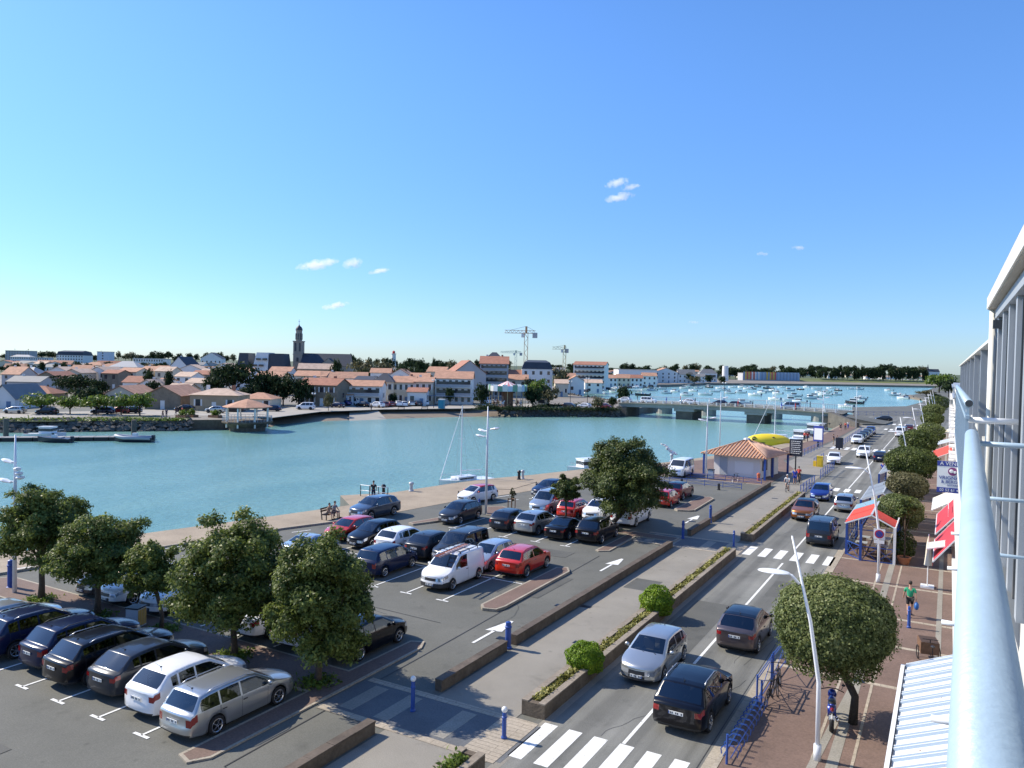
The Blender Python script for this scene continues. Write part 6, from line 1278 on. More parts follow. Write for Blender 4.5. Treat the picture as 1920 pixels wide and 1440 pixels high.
def house(label, x0, x1, ridge, eave, D=None, h=None, z=None, roof='side', wall='w_white', rm='r_orange', dep=8, rot=0, st=1, nw=3, name='house', cat='house', group=None, chim=0, shutters=True, door=True, zw=None, win='far_glass', balc=False):
    """spans columns x0..x1 of the photograph; D = depth, or from the ridge row and the height h"""
    cx = (x0+x1)/2; hz = hor(cx)
    if D is None: D = (H-(FG if z is None else z)-h)*F/max(3, ridge-hz)
    X_, Y_, _ = PD(cx, hz, D); g = tz(cx, D) if z is None else z
    W = (x1-x0)*D/F; zr = PD(cx, ridge, D)[2]-g; ze = PD(cx, eave, D)[2]-g
    if zr < 2.2: zr = 2.2+(zr-ze if zr > ze else .5)
    ze = max(1.8, min(ze, zr)); yaw = math.atan2(BY[0], BX[0])+math.radians(rot)
    o = empty(name, label, cat, (X_-math.sin(yaw)*dep/2, Y_+math.cos(yaw)*dep/2, g), yaw, group); a, b = W/2, dep/2; ov = .35
    mb = MB(); mb.box(0, 0, -.6, W, dep, ze+.6)
    if roof == 'gable': mb.add([(-a, -b, ze), (a, -b, ze), (0, -b, zr-.08), (-a, b, ze), (a, b, ze), (0, b, zr-.08)], [(0, 1, 2), (4, 3, 5)])
    if roof == 'side': mb.add([(-a, -b, ze), (-a, b, ze), (-a, 0, zr-.08), (a, -b, ze), (a, b, ze), (a, 0, zr-.08)], [(1, 0, 2), (3, 4, 5)])
    wl = mb.build('wall', wall, o); mb = MB(); t = .14
    if roof == 'side':
        for s in (-1, 1): mb.add([(-a-ov, s*(b+ov), ze-.12), (a+ov, s*(b+ov), ze-.12), (a+ov, 0, zr), (-a-ov, 0, zr), (-a-ov, s*(b+ov), ze-.12+t), (a+ov, s*(b+ov), ze-.12+t), (a+ov, 0, zr+t), (-a-ov, 0, zr+t)], [(0, 1, 2, 3), (4, 5, 6, 7), (0, 1, 5, 4), (1, 2, 6, 5), (3, 0, 4, 7)])
    elif roof == 'gable':
        for s in (-1, 1): mb.add([(s*(a+ov), -b-ov, ze-.12), (s*(a+ov), b+ov, ze-.12), (0, b+ov, zr), (0, -b-ov, zr), (s*(a+ov), -b-ov, ze-.12+t), (s*(a+ov), b+ov, ze-.12+t), (0, b+ov, zr+t), (0, -b-ov, zr+t)], [(0, 1, 2, 3), (4, 5, 6, 7), (0, 1, 5, 4), (1, 2, 6, 5), (3, 0, 4, 7)])
    elif roof == 'hip':
        i = min(b, a*.8); c = [(-a-ov, -b-ov, ze), (a+ov, -b-ov, ze), (a+ov, b+ov, ze), (-a-ov, b+ov, ze), (-a+i, 0, zr), (a-i, 0, zr)]; mb.add(c, [(0, 1, 5, 4), (1, 2, 5), (2, 3, 4, 5), (3, 0, 4), (3, 2, 1, 0)])
    elif roof == 'mansard':
        zm = ze+(zr-ze)*.75; c = [(-a-.2, -b-.2, ze), (a+.2, -b-.2, ze), (a+.2, b+.2, ze), (-a-.2, b+.2, ze), (-a+1.0, -b+1.0, zm), (a-1.0, -b+1.0, zm), (a-1.0, b-1.0, zm), (-a+1.0, b-1.0, zm), (-a+2.6, 0, zr), (a-2.6, 0, zr)]
        mb.add(c, [(0, 1, 5, 4), (1, 2, 6, 5), (2, 3, 7, 6), (3, 0, 4, 7), (4, 5, 9, 8), (5, 6, 9), (6, 7, 8, 9), (7, 4, 8)])
    else: mb.box(0, 0, ze, W+.4, dep+.4, max(.2, min(.5, zr-ze)))
    rf = mb.build('roof', rm, o)
    for k in range(chim): MB().box(-a*.55+k*a*1.1, .3, zr-.5, .7, .5, 1.2).build('chimney', 'r_red' if k % 2 else 'trim', rf)
    fl = max(1, st); sh = ze/fl
    for s_ in range(fl):
        for k in range(nw):
            xx = -a+W*(k+.5)/nw; ww = min(1.1, W/nw*.45); wh = min(1.5, sh*.5); zb = s_*sh+sh*.32
            if door and s_ == 0 and k == nw//2: MB().box(xx, -b-.02, 0, min(1.0, ww+.2), .05, min(2.1, sh*.75)).build('door', 'trim' if wall in ('w_ochre', 'w_stone') else 'shut_blue', o); continue
            wn_ = MB().box(xx, -b-.015, zb, ww, .05, wh).build('window', win, o)
            if balc: continue
            if shutters and D < 330:
                for s in (-1, 1): MB().box(xx+s*(ww*.5+.22), -b-.03, zb, .36, .05, wh).build('shutter', 'trim', wn_)
    if balc:
        for s_ in range(1, fl):
            q = MB().box(0, -b-.7, s_*sh-.08, W*.9, 1.4, .16).build('balcony', 'trim', o); MB().box(0, -b-1.36, s_*sh+.1, W*.9, .06, .75).build('parapet', 'w_grey' if balc == 1 else 'far_glass', q)
            MB().box(0, -b-.012, s_*sh+.1, W*.84, .03, sh*.62).build('glazing', 'far_glass', o)
    if roof == 'side' and D < 400:
        for s in (-1, 1): MB().box(s*(a+.015), 0, ze*.4, .04, 1, min(1.3, ze*.35)).build('window', win, o)
    return o
Hs = house
# front row on the far bank
Hs('white gabled boathouse with a dark red door at the left edge', -18, 28, 722, 748, D=170, roof='gable', rm='r_grey', dep=12, nw=2, st=1)
Hs('low house with a large red orange roof behind the boathouse', 26, 96, 724, 738, D=205, roof='hip', wall='w_ochre', rm='r_red', nw=4)
Hs('brown stone barn with a gable towards the water and an orange roof', 272, 339, 724, 742, D=178, roof='gable', wall='w_stone', rm='r_orange', dep=14, nw=1, name='barn', cat='barn')
Hs('ochre gabled house with an orange roof half hidden behind the green trees', 198, 252, 724, 738, D=190, roof='gable', wall='w_cream', rm='r_orange', dep=12, nw=2)
Hs('single-storey house with white shutters and a hipped tile roof beside the barn', 357, 447, 729, 741, D=176, roof='hip', wall='w_ochre', rm='r_pale', nw=3, chim=2)
Hs('low plastered house with an orange hipped roof right behind the harbour pavilion', 449, 510, 737, 748, D=190, roof='hip', wall='w_cream', rm='r_orange', nw=3)
Hs('two-storey stone house with shutters and an orange roof by the dark bushes', 556, 634, 710, 722, D=205, roof='side', wall='w_stone', rm='r_red', st=2, nw=4, dep=9, rot=-12, chim=2)
Hs('narrow low blue grey house between the stone house and the modern white one', 636, 662, 734, 740, D=210, roof='side', wall='w_blue', rm='r_orange', nw=3)
Hs('modern white house with a recessed glazed balcony and orange roof', 642, 716, 714, 724, balc=1, D=212, roof='side', wall='w_white', rm='r_orange', st=2, nw=5, dep=8, shutters=False)
Hs('pale villa with a pointed slate turret roof', 700, 738, 700, 716, D=222, roof='hip', wall='w_cream', rm='r_slate', st=2, nw=3, dep=7)
Hs('yellowish two-storey house right of the slate turret villa', 737, 778, 706, 717, D=224, roof='side', wall='w_cream', rm='r_orange', st=2, nw=4, chim=2)
Hs('yellowish two-storey house with corner quoins beside its twin', 778, 812, 708, 716, D=224, roof='side', wall='w_cream', rm='r_orange', st=2, nw=3, chim=1)
Hs('small single-storey annex with a red roof before the yellowish houses', 765, 800, 728, 735, D=216, roof='side', wall='w_white', rm='r_red', nw=2)
Hs('white three-storey restaurant with balconies and a blue awning', 816, 886, 697, 710, balc=1, D=228, roof='side', wall='w_white', rm='r_orange', st=3, nw=6, dep=10, shutters=False, door=False)
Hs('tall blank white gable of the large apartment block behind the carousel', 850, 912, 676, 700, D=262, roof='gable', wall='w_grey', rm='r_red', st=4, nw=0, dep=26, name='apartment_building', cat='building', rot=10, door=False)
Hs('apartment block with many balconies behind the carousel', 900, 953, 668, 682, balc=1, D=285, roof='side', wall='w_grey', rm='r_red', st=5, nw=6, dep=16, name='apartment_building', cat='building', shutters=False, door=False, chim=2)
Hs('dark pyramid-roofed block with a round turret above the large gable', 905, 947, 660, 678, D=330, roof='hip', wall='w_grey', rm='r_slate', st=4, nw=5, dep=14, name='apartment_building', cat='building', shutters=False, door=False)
Hs('white block of flats with a black slate upper floor', 979, 1036, 675, 692, D=330, roof='mansard', wall='w_white', rm='r_slate', st=3, nw=4, dep=14, name='apartment_building', cat='building', shutters=False, door=False)
Hs('white five-storey block with an orange roof and balcony front beside the lagoon', 1075, 1135, 678, 684, balc=1, D=400, roof='side', wall='w_white', rm='r_red', st=5, nw=8, dep=14, name='apartment_building', cat='building', shutters=False, door=False, rot=-14)
for i, (a, b, r, e, w_, rm) in enumerate(((1135, 1158, 704, 709, 'w_white', 'r_orange'), (1158, 1183, 703, 709, 'w_cream', 'r_orange'), (1183, 1206, 704, 709, 'w_white', 'r_red'))):
    Hs(('white row house next to the five-storey lagoon block', 'cream row house in the middle of the lagoon row', 'white row house with a darker roof at the end of the lagoon row')[i], a, b, r-1, e, D=470, roof='side', wall=w_, rm=rm, st=2, nw=3, shutters=False)
Hs('white gabled house pair with an orange roof on the lagoon shore', 1227, 1271, 690, 698, D=640, roof='gable', wall='w_white', rm='r_orange', st=3, nw=4, dep=16, shutters=False); Hs('white house with a grey slate roof right of the gabled pair', 1272, 1304, 693, 702, D=640, roof='side', wall='w_white', rm='r_grey', st=2, nw=4, shutters=False)
Hs('white flat-roofed villa on the lagoon shore near the coloured block', 1312, 1345, 692, 700, balc=1, D=720, roof='hip', wall='w_white', rm='r_grey', st=2, nw=4, shutters=False)
Hs('long low white warehouse roof behind the lagoon row', 1160, 1232, 690, 694, D=620, roof='flat', wall='w_white', rm='r_flat', st=1, nw=6, shutters=False, dep=30, name='warehouse', cat='warehouse')
Hs('small gabled house between the slate-topped flats and the lagoon block', 1042, 1066, 712, 719, D=300, roof='side', wall='w_cream', rm='r_pale', nw=3); Hs('low white house with an orange roof left of the lagoon block', 1066, 1096, 705, 714, D=330, roof='gable', wall='w_white', rm='r_orange', nw=2)
Hs('house with a bright tiled roof behind the small gabled one', 1045, 1080, 700, 708, D=380, roof='side', wall='w_white', rm='r_orange', nw=3)
# second and third rows (photo columns, ridge row, eave row)
mid = [
 (0, 40, 688, 702, 290, 'side', 'w_grey', 'r_orange', 'grey house with a faded orange roof at the far left'), (12, 76, 706, 716, 245, 'side', 'w_grey', 'r_grey', 'wide house with a grey weathered roof at the far left'), (62, 113, 697, 709, 258, 'gable', 'w_stone', 'r_red', 'dark stone gabled house left of the big dark tree'),
 (36, 62, 688, 700, 310, 'hip', 'w_white', 'r_flat', 'white house with a pale roof pyramid near the left edge'), (84, 131, 688, 698, 300, 'gable', 'w_white', 'r_pale', 'broad white gable in the left part of the town'), (120, 150, 692, 699, 275, 'gable', 'w_cream', 'r_pale', 'small cream gable left of the orange-roofed white house'),
 (131, 165, 685, 696, 292, 'side', 'w_white', 'r_orange', 'white house with a vivid orange roof in the left part of the town'), (165, 201, 688, 697, 288, 'gable', 'w_white', 'r_pale', 'tall white gable front above the big dark tree'), (190, 222, 694, 700, 280, 'side', 'w_stone', 'r_red', 'brown walled building right of the tall white gable'),
 (218, 258, 690, 697, 290, 'side', 'w_cream', 'r_orange', 'cream house under an orange roof above the dark tree'), (261, 290, 687, 695, 315, 'side', 'w_cream', 'r_orange', 'cream row house with an orange roof left of its neighbour in town'), (290, 322, 688, 696, 312, 'side', 'w_cream', 'r_pale', 'row house with a paler roof joined to the cream one'),
 (230, 275, 706, 717, 240, 'side', 'w_white', 'r_red', 'white house with shutters and a red roof above the green trees'), (258, 292, 712, 722, 225, 'gable', 'w_white', 'r_pale', 'small white gable right of the red-roofed white house'), (205, 258, 677, 688, 360, 'hip', 'w_white', 'r_flat', 'wide white hall with a domed pale roof'),
 (290, 312, 710, 718, 232, 'side', 'w_white', 'r_orange', 'little white house between two dark trees'), (312, 350, 720, 730, 212, 'side', 'w_cream', 'r_pale', 'low house with a pale roof above the shuttered house'), (347, 392, 710, 718, 235, 'side', 'w_cream', 'r_pale', 'pale two-storey house left of the cypress trees'),
 (325, 360, 698, 706, 270, 'side', 'w_white', 'r_pale', 'white house with a low roof in the middle of the town at left'), (335, 378, 684, 693, 330, 'gable', 'w_white', 'r_pale', 'white gable right of the slate gable'), (358, 392, 695, 702, 285, 'side', 'w_stone', 'r_red', 'brown roofed house above the pale two-storey one'),
 (398, 440, 681, 690, 350, 'gable', 'w_white', 'r_pale', 'large white gable left of the slate-clad modern block'), (378, 420, 692, 699, 300, 'side', 'w_white', 'r_pale', 'long white house left of the cypress trees'), (318, 352, 669, 686, 420, 'gable', 'w_white', 'r_slate', 'steep slate gable with a white front on the skyline'),
 (480, 530, 697, 706, 262, 'side', 'w_cream', 'r_orange', 'orange-roofed house just behind the dark bushes'), (551, 612, 696, 705, 262, 'side', 'w_cream', 'r_orange', 'wide house with a tiled roof below the church'), (560, 622, 682, 692, 330, 'side', 'w_ochre', 'r_pale', 'sandy house right below the church nave'),
 (603, 688, 698, 709, 262, 'side', 'w_white', 'r_orange', 'long white building with a broad orange roof below the church'), (695, 732, 691, 699, 300, 'side', 'w_white', 'r_orange', 'white house with a bright roof above the turret villa'), (730, 770, 692, 704, 300, 'gable', 'w_white', 'r_orange', 'white gabled house above the yellowish ones'),
 (770, 805, 700, 707, 270, 'side', 'w_cream', 'r_orange', 'orange-roofed house left of the restaurant'), (800, 835, 688, 697, 320, 'side', 'w_cream', 'r_orange', 'orange roof peeking above the restaurant left side'), (826, 860, 694, 701, 270, 'side', 'w_white', 'r_orange', 'white house tucked behind the restaurant'),
 (440, 470, 690, 698, 300, 'side', 'w_white', 'r_orange', 'orange roof between cypress trees and slate-clad block'), (505, 545, 688, 696, 320, 'side', 'w_white', 'r_orange', 'white house with an orange roof left of the church tower base'), (952, 985, 694, 703, 330, 'side', 'w_ochre', 'r_red', 'brown house left of the slate-topped flats'),
 (955, 990, 703, 712, 300, 'side', 'w_cream', 'r_orange', 'orange-roofed house behind the carousel right side'), (665, 700, 706, 712, 250, 'side', 'w_cream', 'r_slate', 'small slate roof between the modern white house and the villa'),
 (1098, 1130, 712, 718, 360, 'side', 'w_white', 'r_pale', 'low pale house before the five-storey lagoon block'), (1205, 1232, 699, 705, 520, 'side', 'w_white', 'r_orange', 'white house right after the lagoon row'), (1290, 1322, 701, 706, 680, 'side', 'w_white', 'r_grey', 'low grey-roofed house left of the flat-roofed villa'),
]
for a, b, r, e, D, rf, w_, rm, lb in mid: Hs(lb, a, b, r, e, D=D, roof=rf, wall=w_, rm=rm, nw=max(2, int((b-a)*D/F/3)), st=1 if D < 260 else 2, dep=8 if rf != 'gable' else 12, rot=(a*7 % 25)-12, chim=(a % 3 == 0)*1, name='house', shutters=D < 260)
# skyline landmarks
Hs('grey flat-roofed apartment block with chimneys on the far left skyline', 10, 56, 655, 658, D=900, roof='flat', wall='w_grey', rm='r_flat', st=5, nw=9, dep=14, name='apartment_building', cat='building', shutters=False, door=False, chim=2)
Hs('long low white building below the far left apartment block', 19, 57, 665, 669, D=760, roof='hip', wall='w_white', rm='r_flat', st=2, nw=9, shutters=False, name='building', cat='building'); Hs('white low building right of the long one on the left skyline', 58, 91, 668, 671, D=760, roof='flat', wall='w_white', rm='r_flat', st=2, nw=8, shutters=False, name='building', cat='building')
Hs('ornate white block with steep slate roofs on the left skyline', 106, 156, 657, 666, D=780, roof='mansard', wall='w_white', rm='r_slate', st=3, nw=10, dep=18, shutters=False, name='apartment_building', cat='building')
Hs('pale square tower with a faint blue mural on the left skyline', 182, 203, 659, 660, D=640, roof='flat', wall='w_blue', rm='r_flat', st=6, nw=1, dep=10, shutters=False, name='tower', cat='tower', door=False)
Hs('long four-storey white block on the skyline right of the square tower', 250, 306, 671, 673, D=620, roof='flat', wall='w_white', rm='r_flat', st=3, nw=12, dep=14, shutters=False, name='apartment_building', cat='building'); Hs('white gabled block with a dark roof peak left of the slate-clad complex', 376, 416, 661, 672, D=620, roof='gable', wall='w_white', rm='r_slate', st=2, nw=5, shutters=False, name='building', cat='building')
o = empty('modern_building', 'angular modern block with sloping black slate sides and white window bands, left of the church', 'building', (*XYD(495, 400), FG), math.atan2(BY[0], BX[0]))
zr_ = PD(495, 661, 400)[2]-FG; W_ = 100*400/F
for i, (u0, u1, t0, t1, m_) in enumerate(((-.50, -.24, -.44, -.27, 'r_slate'), (-.24, .10, -.12, .10, 'w_white'), (.10, .46, .12, .38, 'r_slate'))):
    mb = MB(); y0, y1 = -4+i*.4, 9; vs = [(u0*W_, y0, 0), (u1*W_, y0, 0), (t1*W_, y0+2, zr_-(.4 if i != 1 else 0)), (t0*W_, y0+2, zr_-(.4 if i != 1 else 0))]; mb.add(vs+[(v[0], y1, v[2]) for v in vs], [(0, 1, 2, 3), (7, 6, 5, 4), (1, 5, 6, 2), (4, 0, 3, 7), (3, 2, 6, 7)]); mb.build('block', m_, o)
for k in range(3):
    for q in range(2): MB().box((-.19+.06*k+q*.12)*W_, -4.2+k*.62, zr_*(.35+.2*k), 2.2, 1.0, 1.0).build('window', 'far_glass', o)
# the church
o = empty('church', 'grey stone church with a domed bell tower and a long black slate nave', 'church', (*XYD(560, 420), FG), math.atan2(BY[0], BX[0])); s_ = 420/F
zz = lambda py, px=560, D=420: PD(px, py, D)[2]-FG
tw = 16.5*s_; zt0 = zz(641)
mat('church_stone', (.30, .27, .22), .9, var=.15, scale=.3, bump=.3, bscale=3)
MB().box(0, 0, -1, tw, tw, zt0+1).build('tower', 'church_stone', o); MB().box(0, 0, zt0, tw*1.12, tw*1.12, .5).build('cornice', 'church_stone', o); MB().box(0, 0, zz(665), tw*1.08, tw*1.08, .4).build('cornice', 'church_stone', o)
for sx in (-.24, .24):
    for q, zb_ in enumerate((zt0-5.2,)): MB().box(sx*tw, -tw/2-.03, zb_, tw*.2, .12, 4.2).lathe([(.001, -.04), (tw*.1, -.04), (tw*.1, .08)], axis='y', c=(sx*tw, -tw/2-.05, zb_+4.2), n=10).build('bell_opening', 'frame_dark', o)
MB().box(0, -tw/2-.03, zz(678), tw*.25, .1, 2.2).build('window', 'frame_dark', o)
z1 = zz(636); z2 = zz(620); z3 = zz(611); z4 = zz(605)
MB().lathe([(tw*.36, zt0+.5), (tw*.36, z2), (tw*.40, z2+.05), (tw*.40, z2+.3)], n=8).build('drum', 'church_stone', o)
for k in range(8): a = math.pi/8+k*math.pi/4-math.pi/8; MB().box(math.cos(a)*tw*.35, math.sin(a)*tw*.35, zt0+1.2, .5, .5, (z2-zt0)*.55, rz=a).build('lantern_opening', 'frame_dark', o)
MB().lathe([(tw*.40, z2+.3), (tw*.37, z2+(z3-z2)*.45), (tw*.26, z2+(z3-z2)*.8), (tw*.10, z3), (tw*.05, z3+.6), (.03, z3+.9)], n=16).build('dome', 'r_slate', o, smooth=True)
MB().bar((0, 0, z3), (0, 0, z4+1.8), .14).bar((-.6, 0, z4+.6), (.6, 0, z4+.6), .12).build('cross', 'dark_metal', o)
nx0, nx1 = tw/2, 98*s_; rz1, ez1 = zz(662), zz(684)
mb = MB(); mb.box((nx0+nx1)/2, 0, -1, nx1-nx0, 11, ez1+1); mb.add([(nx1, -5.5, ez1), (nx1, 5.5, ez1), (nx1, 0, rz1)], [(0, 1, 2)]); mb.build('nave_wall', 'church_stone', o)
mb = MB(); mb.add([(nx0, -6, ez1-.1), (nx1+.3, -6, ez1-.1), (nx1+.3, 0, rz1), (nx0, 0, rz1), (nx0, 6, ez1-.1), (nx1+.3, 6, ez1-.1)], [(0, 1, 2, 3), (3, 2, 5, 4)]); mb.build('nave_roof', 'r_slate', o)
xg = 63*s_; mb = MB(); mb.box(xg, -7, -1, 7.5, 4, zz(681)+1); mb.add([(xg-3.75, -9, zz(681)), (xg+3.75, -9, zz(681)), (xg, -9, zz(671))], [(0, 1, 2)]); mb.build('transept', 'church_stone', o)
mb = MB(); A = (xg, -9.2, zz(670.5)); B = (xg, 0, zz(670.5)); mb.add([(xg-4.1, -9.2, zz(681.5)), A, B, (xg-4.1, 0, zz(681.5)), (xg+4.1, -9.2, zz(681.5)), (xg+4.1, 0, zz(681.5))], [(0, 1, 2, 3), (1, 4, 5, 2)]); mb.build('transept_roof', 'r_slate', o)
for k in range(6): MB().box(nx0+(k+.5)*(nx1-nx0)/6, -5.53, ez1*.4, .9, .1, 2.4).build('window', 'frame_dark', o)
# lighthouse
D_ = 720; o = empty('lighthouse', 'small white lighthouse with a red and black lantern on the skyline', 'lighthouse', (*XYD(738, D_), tz(738, D_)-1)); g_ = tz(738, D_)-1
a_, b_, c_ = (PD(738, p, D_)[2]-g_ for p in (681, 664, 657)); MB().lathe([(3.0, 0), (2.2, b_*.6), (2.0, b_), (2.6, b_+.1), (2.6, b_+.6), (1.4, b_+.6)], n=14).build('tower', 'white_wall', o, smooth=False); MB().lathe([(1.3, b_+.6), (1.3, b_+2.2), (1.5, b_+2.3), (.001, c_)], n=12).build('lantern', 'red_paint', o)
# cranes
def crane(label, px, D, top, jib, x0, x1, base, m_='crane_orange', w_=1.6):
    X_, Y_ = XYD(px, D); g = tz(px, D); o = empty('tower_crane', label, 'crane', (X_, Y_, g), math.atan2(BY[0], BX[0]), group='tower cranes on the skyline'); z = lambda p: PD(px, p, D)[2]-g; zj = z(jib); zt_ = z(top); s = D/F
    mb = MB(); n_ = max(5, int(zj/(w_*1.3)))
    for a, b in ((-1, -1), (1, -1), (1, 1), (-1, 1)): mb.bar((a*w_/2, b*w_/2, 0), (a*w_/2, b*w_/2, zj), w_*.13)
    for k in range(n_):
        za, zb = zj*k/n_, zj*(k+1)/n_; s1 = 1 if k % 2 else -1
        for b in (-1, 1): mb.bar((-s1*w_/2, b*w_/2, za), (s1*w_/2, b*w_/2, zb), w_*.09); mb.bar((b*w_/2, -s1*w_/2, za), (b*w_/2, s1*w_/2, zb), w_*.09)
    mb.build('mast', m_, o); xa, xb = (x0-px)*s, (x1-px)*s; mb = MB(); hj = w_*.8
    for zz_, yy in ((0, -.5), (0, .5), (hj, 0)): mb.bar((xa if abs(xa) > abs(xb) or True else 0, yy*w_*.6, zj+zz_*(1)), (xb, yy*w_*.6, zj+zz_), w_*.12)
    L = xb-xa; n2 = int(abs(L)/w_/1.1)
    for k in range(n2): u = xa+L*k/n2; v = xa+L*(k+.5)/n2; w2 = xa+L*(k+1)/n2; mb.bar((u, -.3*w_, zj), (v, 0, zj+hj), w_*.07); mb.bar((v, 0, zj+hj), (w2, .3*w_, zj), w_*.07)
    mb.build('jib', m_, o); MB().bar((0, 0, zj), (0, 0, zt_), w_*.6).build('peak', m_, o); mb = MB(); mb.bar((0, 0, zt_), (xa*.75, 0, zj+hj), .12); mb.bar((0, 0, zt_), (xb*.85, 0, zj+hj), .12); mb.build('tie', 'dark_metal', o)
    far_ = xb if abs(xb) < abs(xa) else xa; MB().box(far_*.93, 0, zj-w_*1.3, w_*1.4, w_, w_*1.5).build('counterweight', 'w_grey', o); MB().box(w_*.9*(-1 if abs(xa) > abs(xb) else 1), 0, zj-w_*1.2, w_, w_, w_*1.1).build('cab', 'trim', o)
mat('crane_orange', (.55, .30, .14), .6); mat('crane_green', (.25, .36, .32), .6); mat('crane_yellow', (.60, .48, .26), .6)
crane('large orange tower crane rising above the slate-topped flats', 985.5, 420, 612, 625, 945, 1003, 678, w_=1.9); crane('thin green tower crane left of the large orange one', 967, 640, 657, 662, 938, 977, 676, 'crane_green', 1.6); crane('pale yellow crane with a short jib right of the slate-topped flats', 1058, 560, 647, 655, 1035, 1062, 684, 'crane_yellow', 2.0)
# coloured-panel block and chimney on the lagoon shore
Hs('long block with vertical blue, yellow and red panels on the far lagoon shore', 1393, 1500, 699, 701, D=900, roof='flat', wall='w_grey', rm='r_flat', st=1, nw=0, dep=20, name='building', cat='building', shutters=False, door=False, z=.8)
o = bpy.data.objects[[q.name for q in COL.objects if q.get('label', '').startswith('long block with vertical')][0]]
for i, c in enumerate([(.2, .3, .42), (.65, .65, .62), (.6, .42, .06), (.25, .4, .55), (.55, .12, .08)]): mat('panel_%d' % i, c, .6)
for k in range(34): MB().box((-.49+k/34.7)*107*900/F+.9, -10.15, 1.0, 1.5, .25, 9.0).build('panel', 'panel_%d' % ((k*7+k//3) % 5 if k < 20 else (0, 3)[k % 2]), o)
D_ = 800; MB().lathe([(3.4, 0), (3.0, PD(1360, 686, D_)[2]-1)], n=14).build('chimney_tower', 'w_white', loc=(*XYD(1360, D_), 1), label='pale round chimney left of the coloured-panel block', cat='chimney')
D_ = 1900; o = Hs('distant white church with a thin dark spire on the right skyline', 1736, 1762, 692, 697, D=D_, roof='side', wall='w_white', rm='r_slate', nw=2, st=1, dep=14, name='church', cat='church', shutters=False, door=False); zz_ = PD(1742, 686, D_)[2]-o.location.z
MB().lathe([(3.4, 0), (3.2, zz_*.55), (.2, zz_+4)], c=(-9, 0, 0), n=8).build('spire', 'r_slate', o)
# small far houses that fill the town and the hills: columns, rows and depths drawn per district
rs = random.Random(12); K = 0
DIST = [((0, 110), (676, 690), (480, 640), 'left of the square tower'), ((110, 250), (678, 688), (470, 640), 'around the foot of the square tower'), ((250, 400), (678, 690), (440, 620), 'between the square tower and the slate-clad block'), ((620, 850), (684, 697), (330, 620), 'between the church and the large gable'), ((850, 1000), (688, 700), (330, 560), 'around the slate-topped flats'), ((1000, 1220), (692, 699), (560, 900), 'behind the lagoon row'), ((1100, 1400), (690, 699), (950, 1300), 'on the slope above the warehouse'), ((1400, 1735), (692, 699), (1150, 1700), 'on the slope above the poplar row')]
cols_ = {'w_white': 'white', 'w_cream': 'cream', 'w_grey': 'grey'}; rfs = {'r_orange': 'orange', 'r_pale': 'faded', 'r_red': 'red', 'r_grey': 'grey'}
for (xa, xb), (ya, yb), (da, db), place in DIST:
    n_ = int((xb-xa)/11); seen = {}
    for i in range(n_):
        D = rs.uniform(da, db); px = xa+(xb-xa)*(i+.5)/n_+rs.uniform(-5, 5); hh = rs.uniform(4.5, 7.5); wd = rs.uniform(9, 17)*F/D; g = tz(px, D)
        ridge = hor(px)+(H-g-hh)*F/D; eave = ridge+rs.uniform(1.4, 2.6)*F/D; w_ = rs.choice(['w_white', 'w_white', 'w_cream', 'w_grey']); rm = rs.choice(['r_orange', 'r_orange', 'r_pale', 'r_red', 'r_grey']); kind = rs.choice(['side', 'side', 'gable', 'hip'])
        key = (w_, rm); seen[key] = seen.get(key, 0)+1
        Hs('far %s %s-roofed house %s, %s from left' % (cols_[w_], rfs[rm], place, ORD(i)), px-wd/2, px+wd/2, ridge, eave, D=D, roof=kind, wall=w_, rm=rm, nw=2 if D > 600 else 3, st=1, rot=rs.uniform(-20, 20), shutters=False, door=False, group='small far %s houses with %s roofs %s' % (cols_[w_], rfs[rm], place))
# ================================================================ far trees
TP = {}
def far_tree(kind, label, px, D, top, wpx, bot=None, z=None, group=None, dx=0):
    """copies share one crown and trunk mesh per kind"""
    x, y = XYD(px, D); g = tz(px, D) if z is None else z; ht = PD(px, top, D)[2]-g; r = wpx/2*D/F
    spec = dict(round=(900, .55, 'leaf_far', .62, .45), dark=(1500, .40, 'leaf_pine', .55, .52), green=(1100, .42, 'leaf_spring', .62, .42), poplar=(700, .6, 'leaf_far', .56, .5), flat=(1500, .34, 'leaf_pine', .70, .34), olive=(800, .5, 'leaf_olive', .55, .5), dry=(700, .5, 'leaf_olive', .6, .42))[kind]
    v = int(px) % 3
    if (kind, v) not in TP:
        n_, sz, m_, cz, rz = spec; rs = np.random.RandomState(60+v*7+len(kind)); root = empty('tree', 'x', 'tree')
        P, Nn = crown_pts((0, 0, cz), (1, 1, rz), n_, 46 if kind != 'poplar' else 30, rs, .34, -.85, (.3, .85), .3); c = leaves('crown', P, Nn, sz*.26, m_, root, rs, asp=1.2)
        mb = MB(); mb.tube([(0, 0, -.08), (0, 0, cz*.5), (0, 0, cz+.1)], [.05, .04, .015], n=6)
        for q in range(5): a = q*1.26; mb.tube([(0, 0, cz*.45), (math.cos(a)*.5, math.sin(a)*.5, cz+.05)], [.025, .008], n=5)
        t = mb.build('trunk', 'bark_dark', root); TP[(kind, v)] = root; o = root
    else: o = dup(TP[(kind, v)])
    o.location = (x+dx, y, g); o.rotation_euler.z = px; o.scale = (r*1.02, r*1.02, max(ht, 1)); tag(o, label, 'tree', group); return o
ft = far_tree
for i, (px, t, w_, lb) in enumerate(((78, 738, 76, 'light green spreading tree farthest left on the opposite bank'), (132, 742, 56, 'light green tree second from the left in the opposite bank row'), (181, 740, 62, 'light green tree in the middle of the opposite bank row'), (228, 739, 54, 'light green tree fourth in the opposite bank row'), (263, 736, 60, 'light green tree at the right end of the opposite bank row, before the barn'))): ft('green', lb, px, 158, t, w_, group='light green trees in a row on the opposite bank')
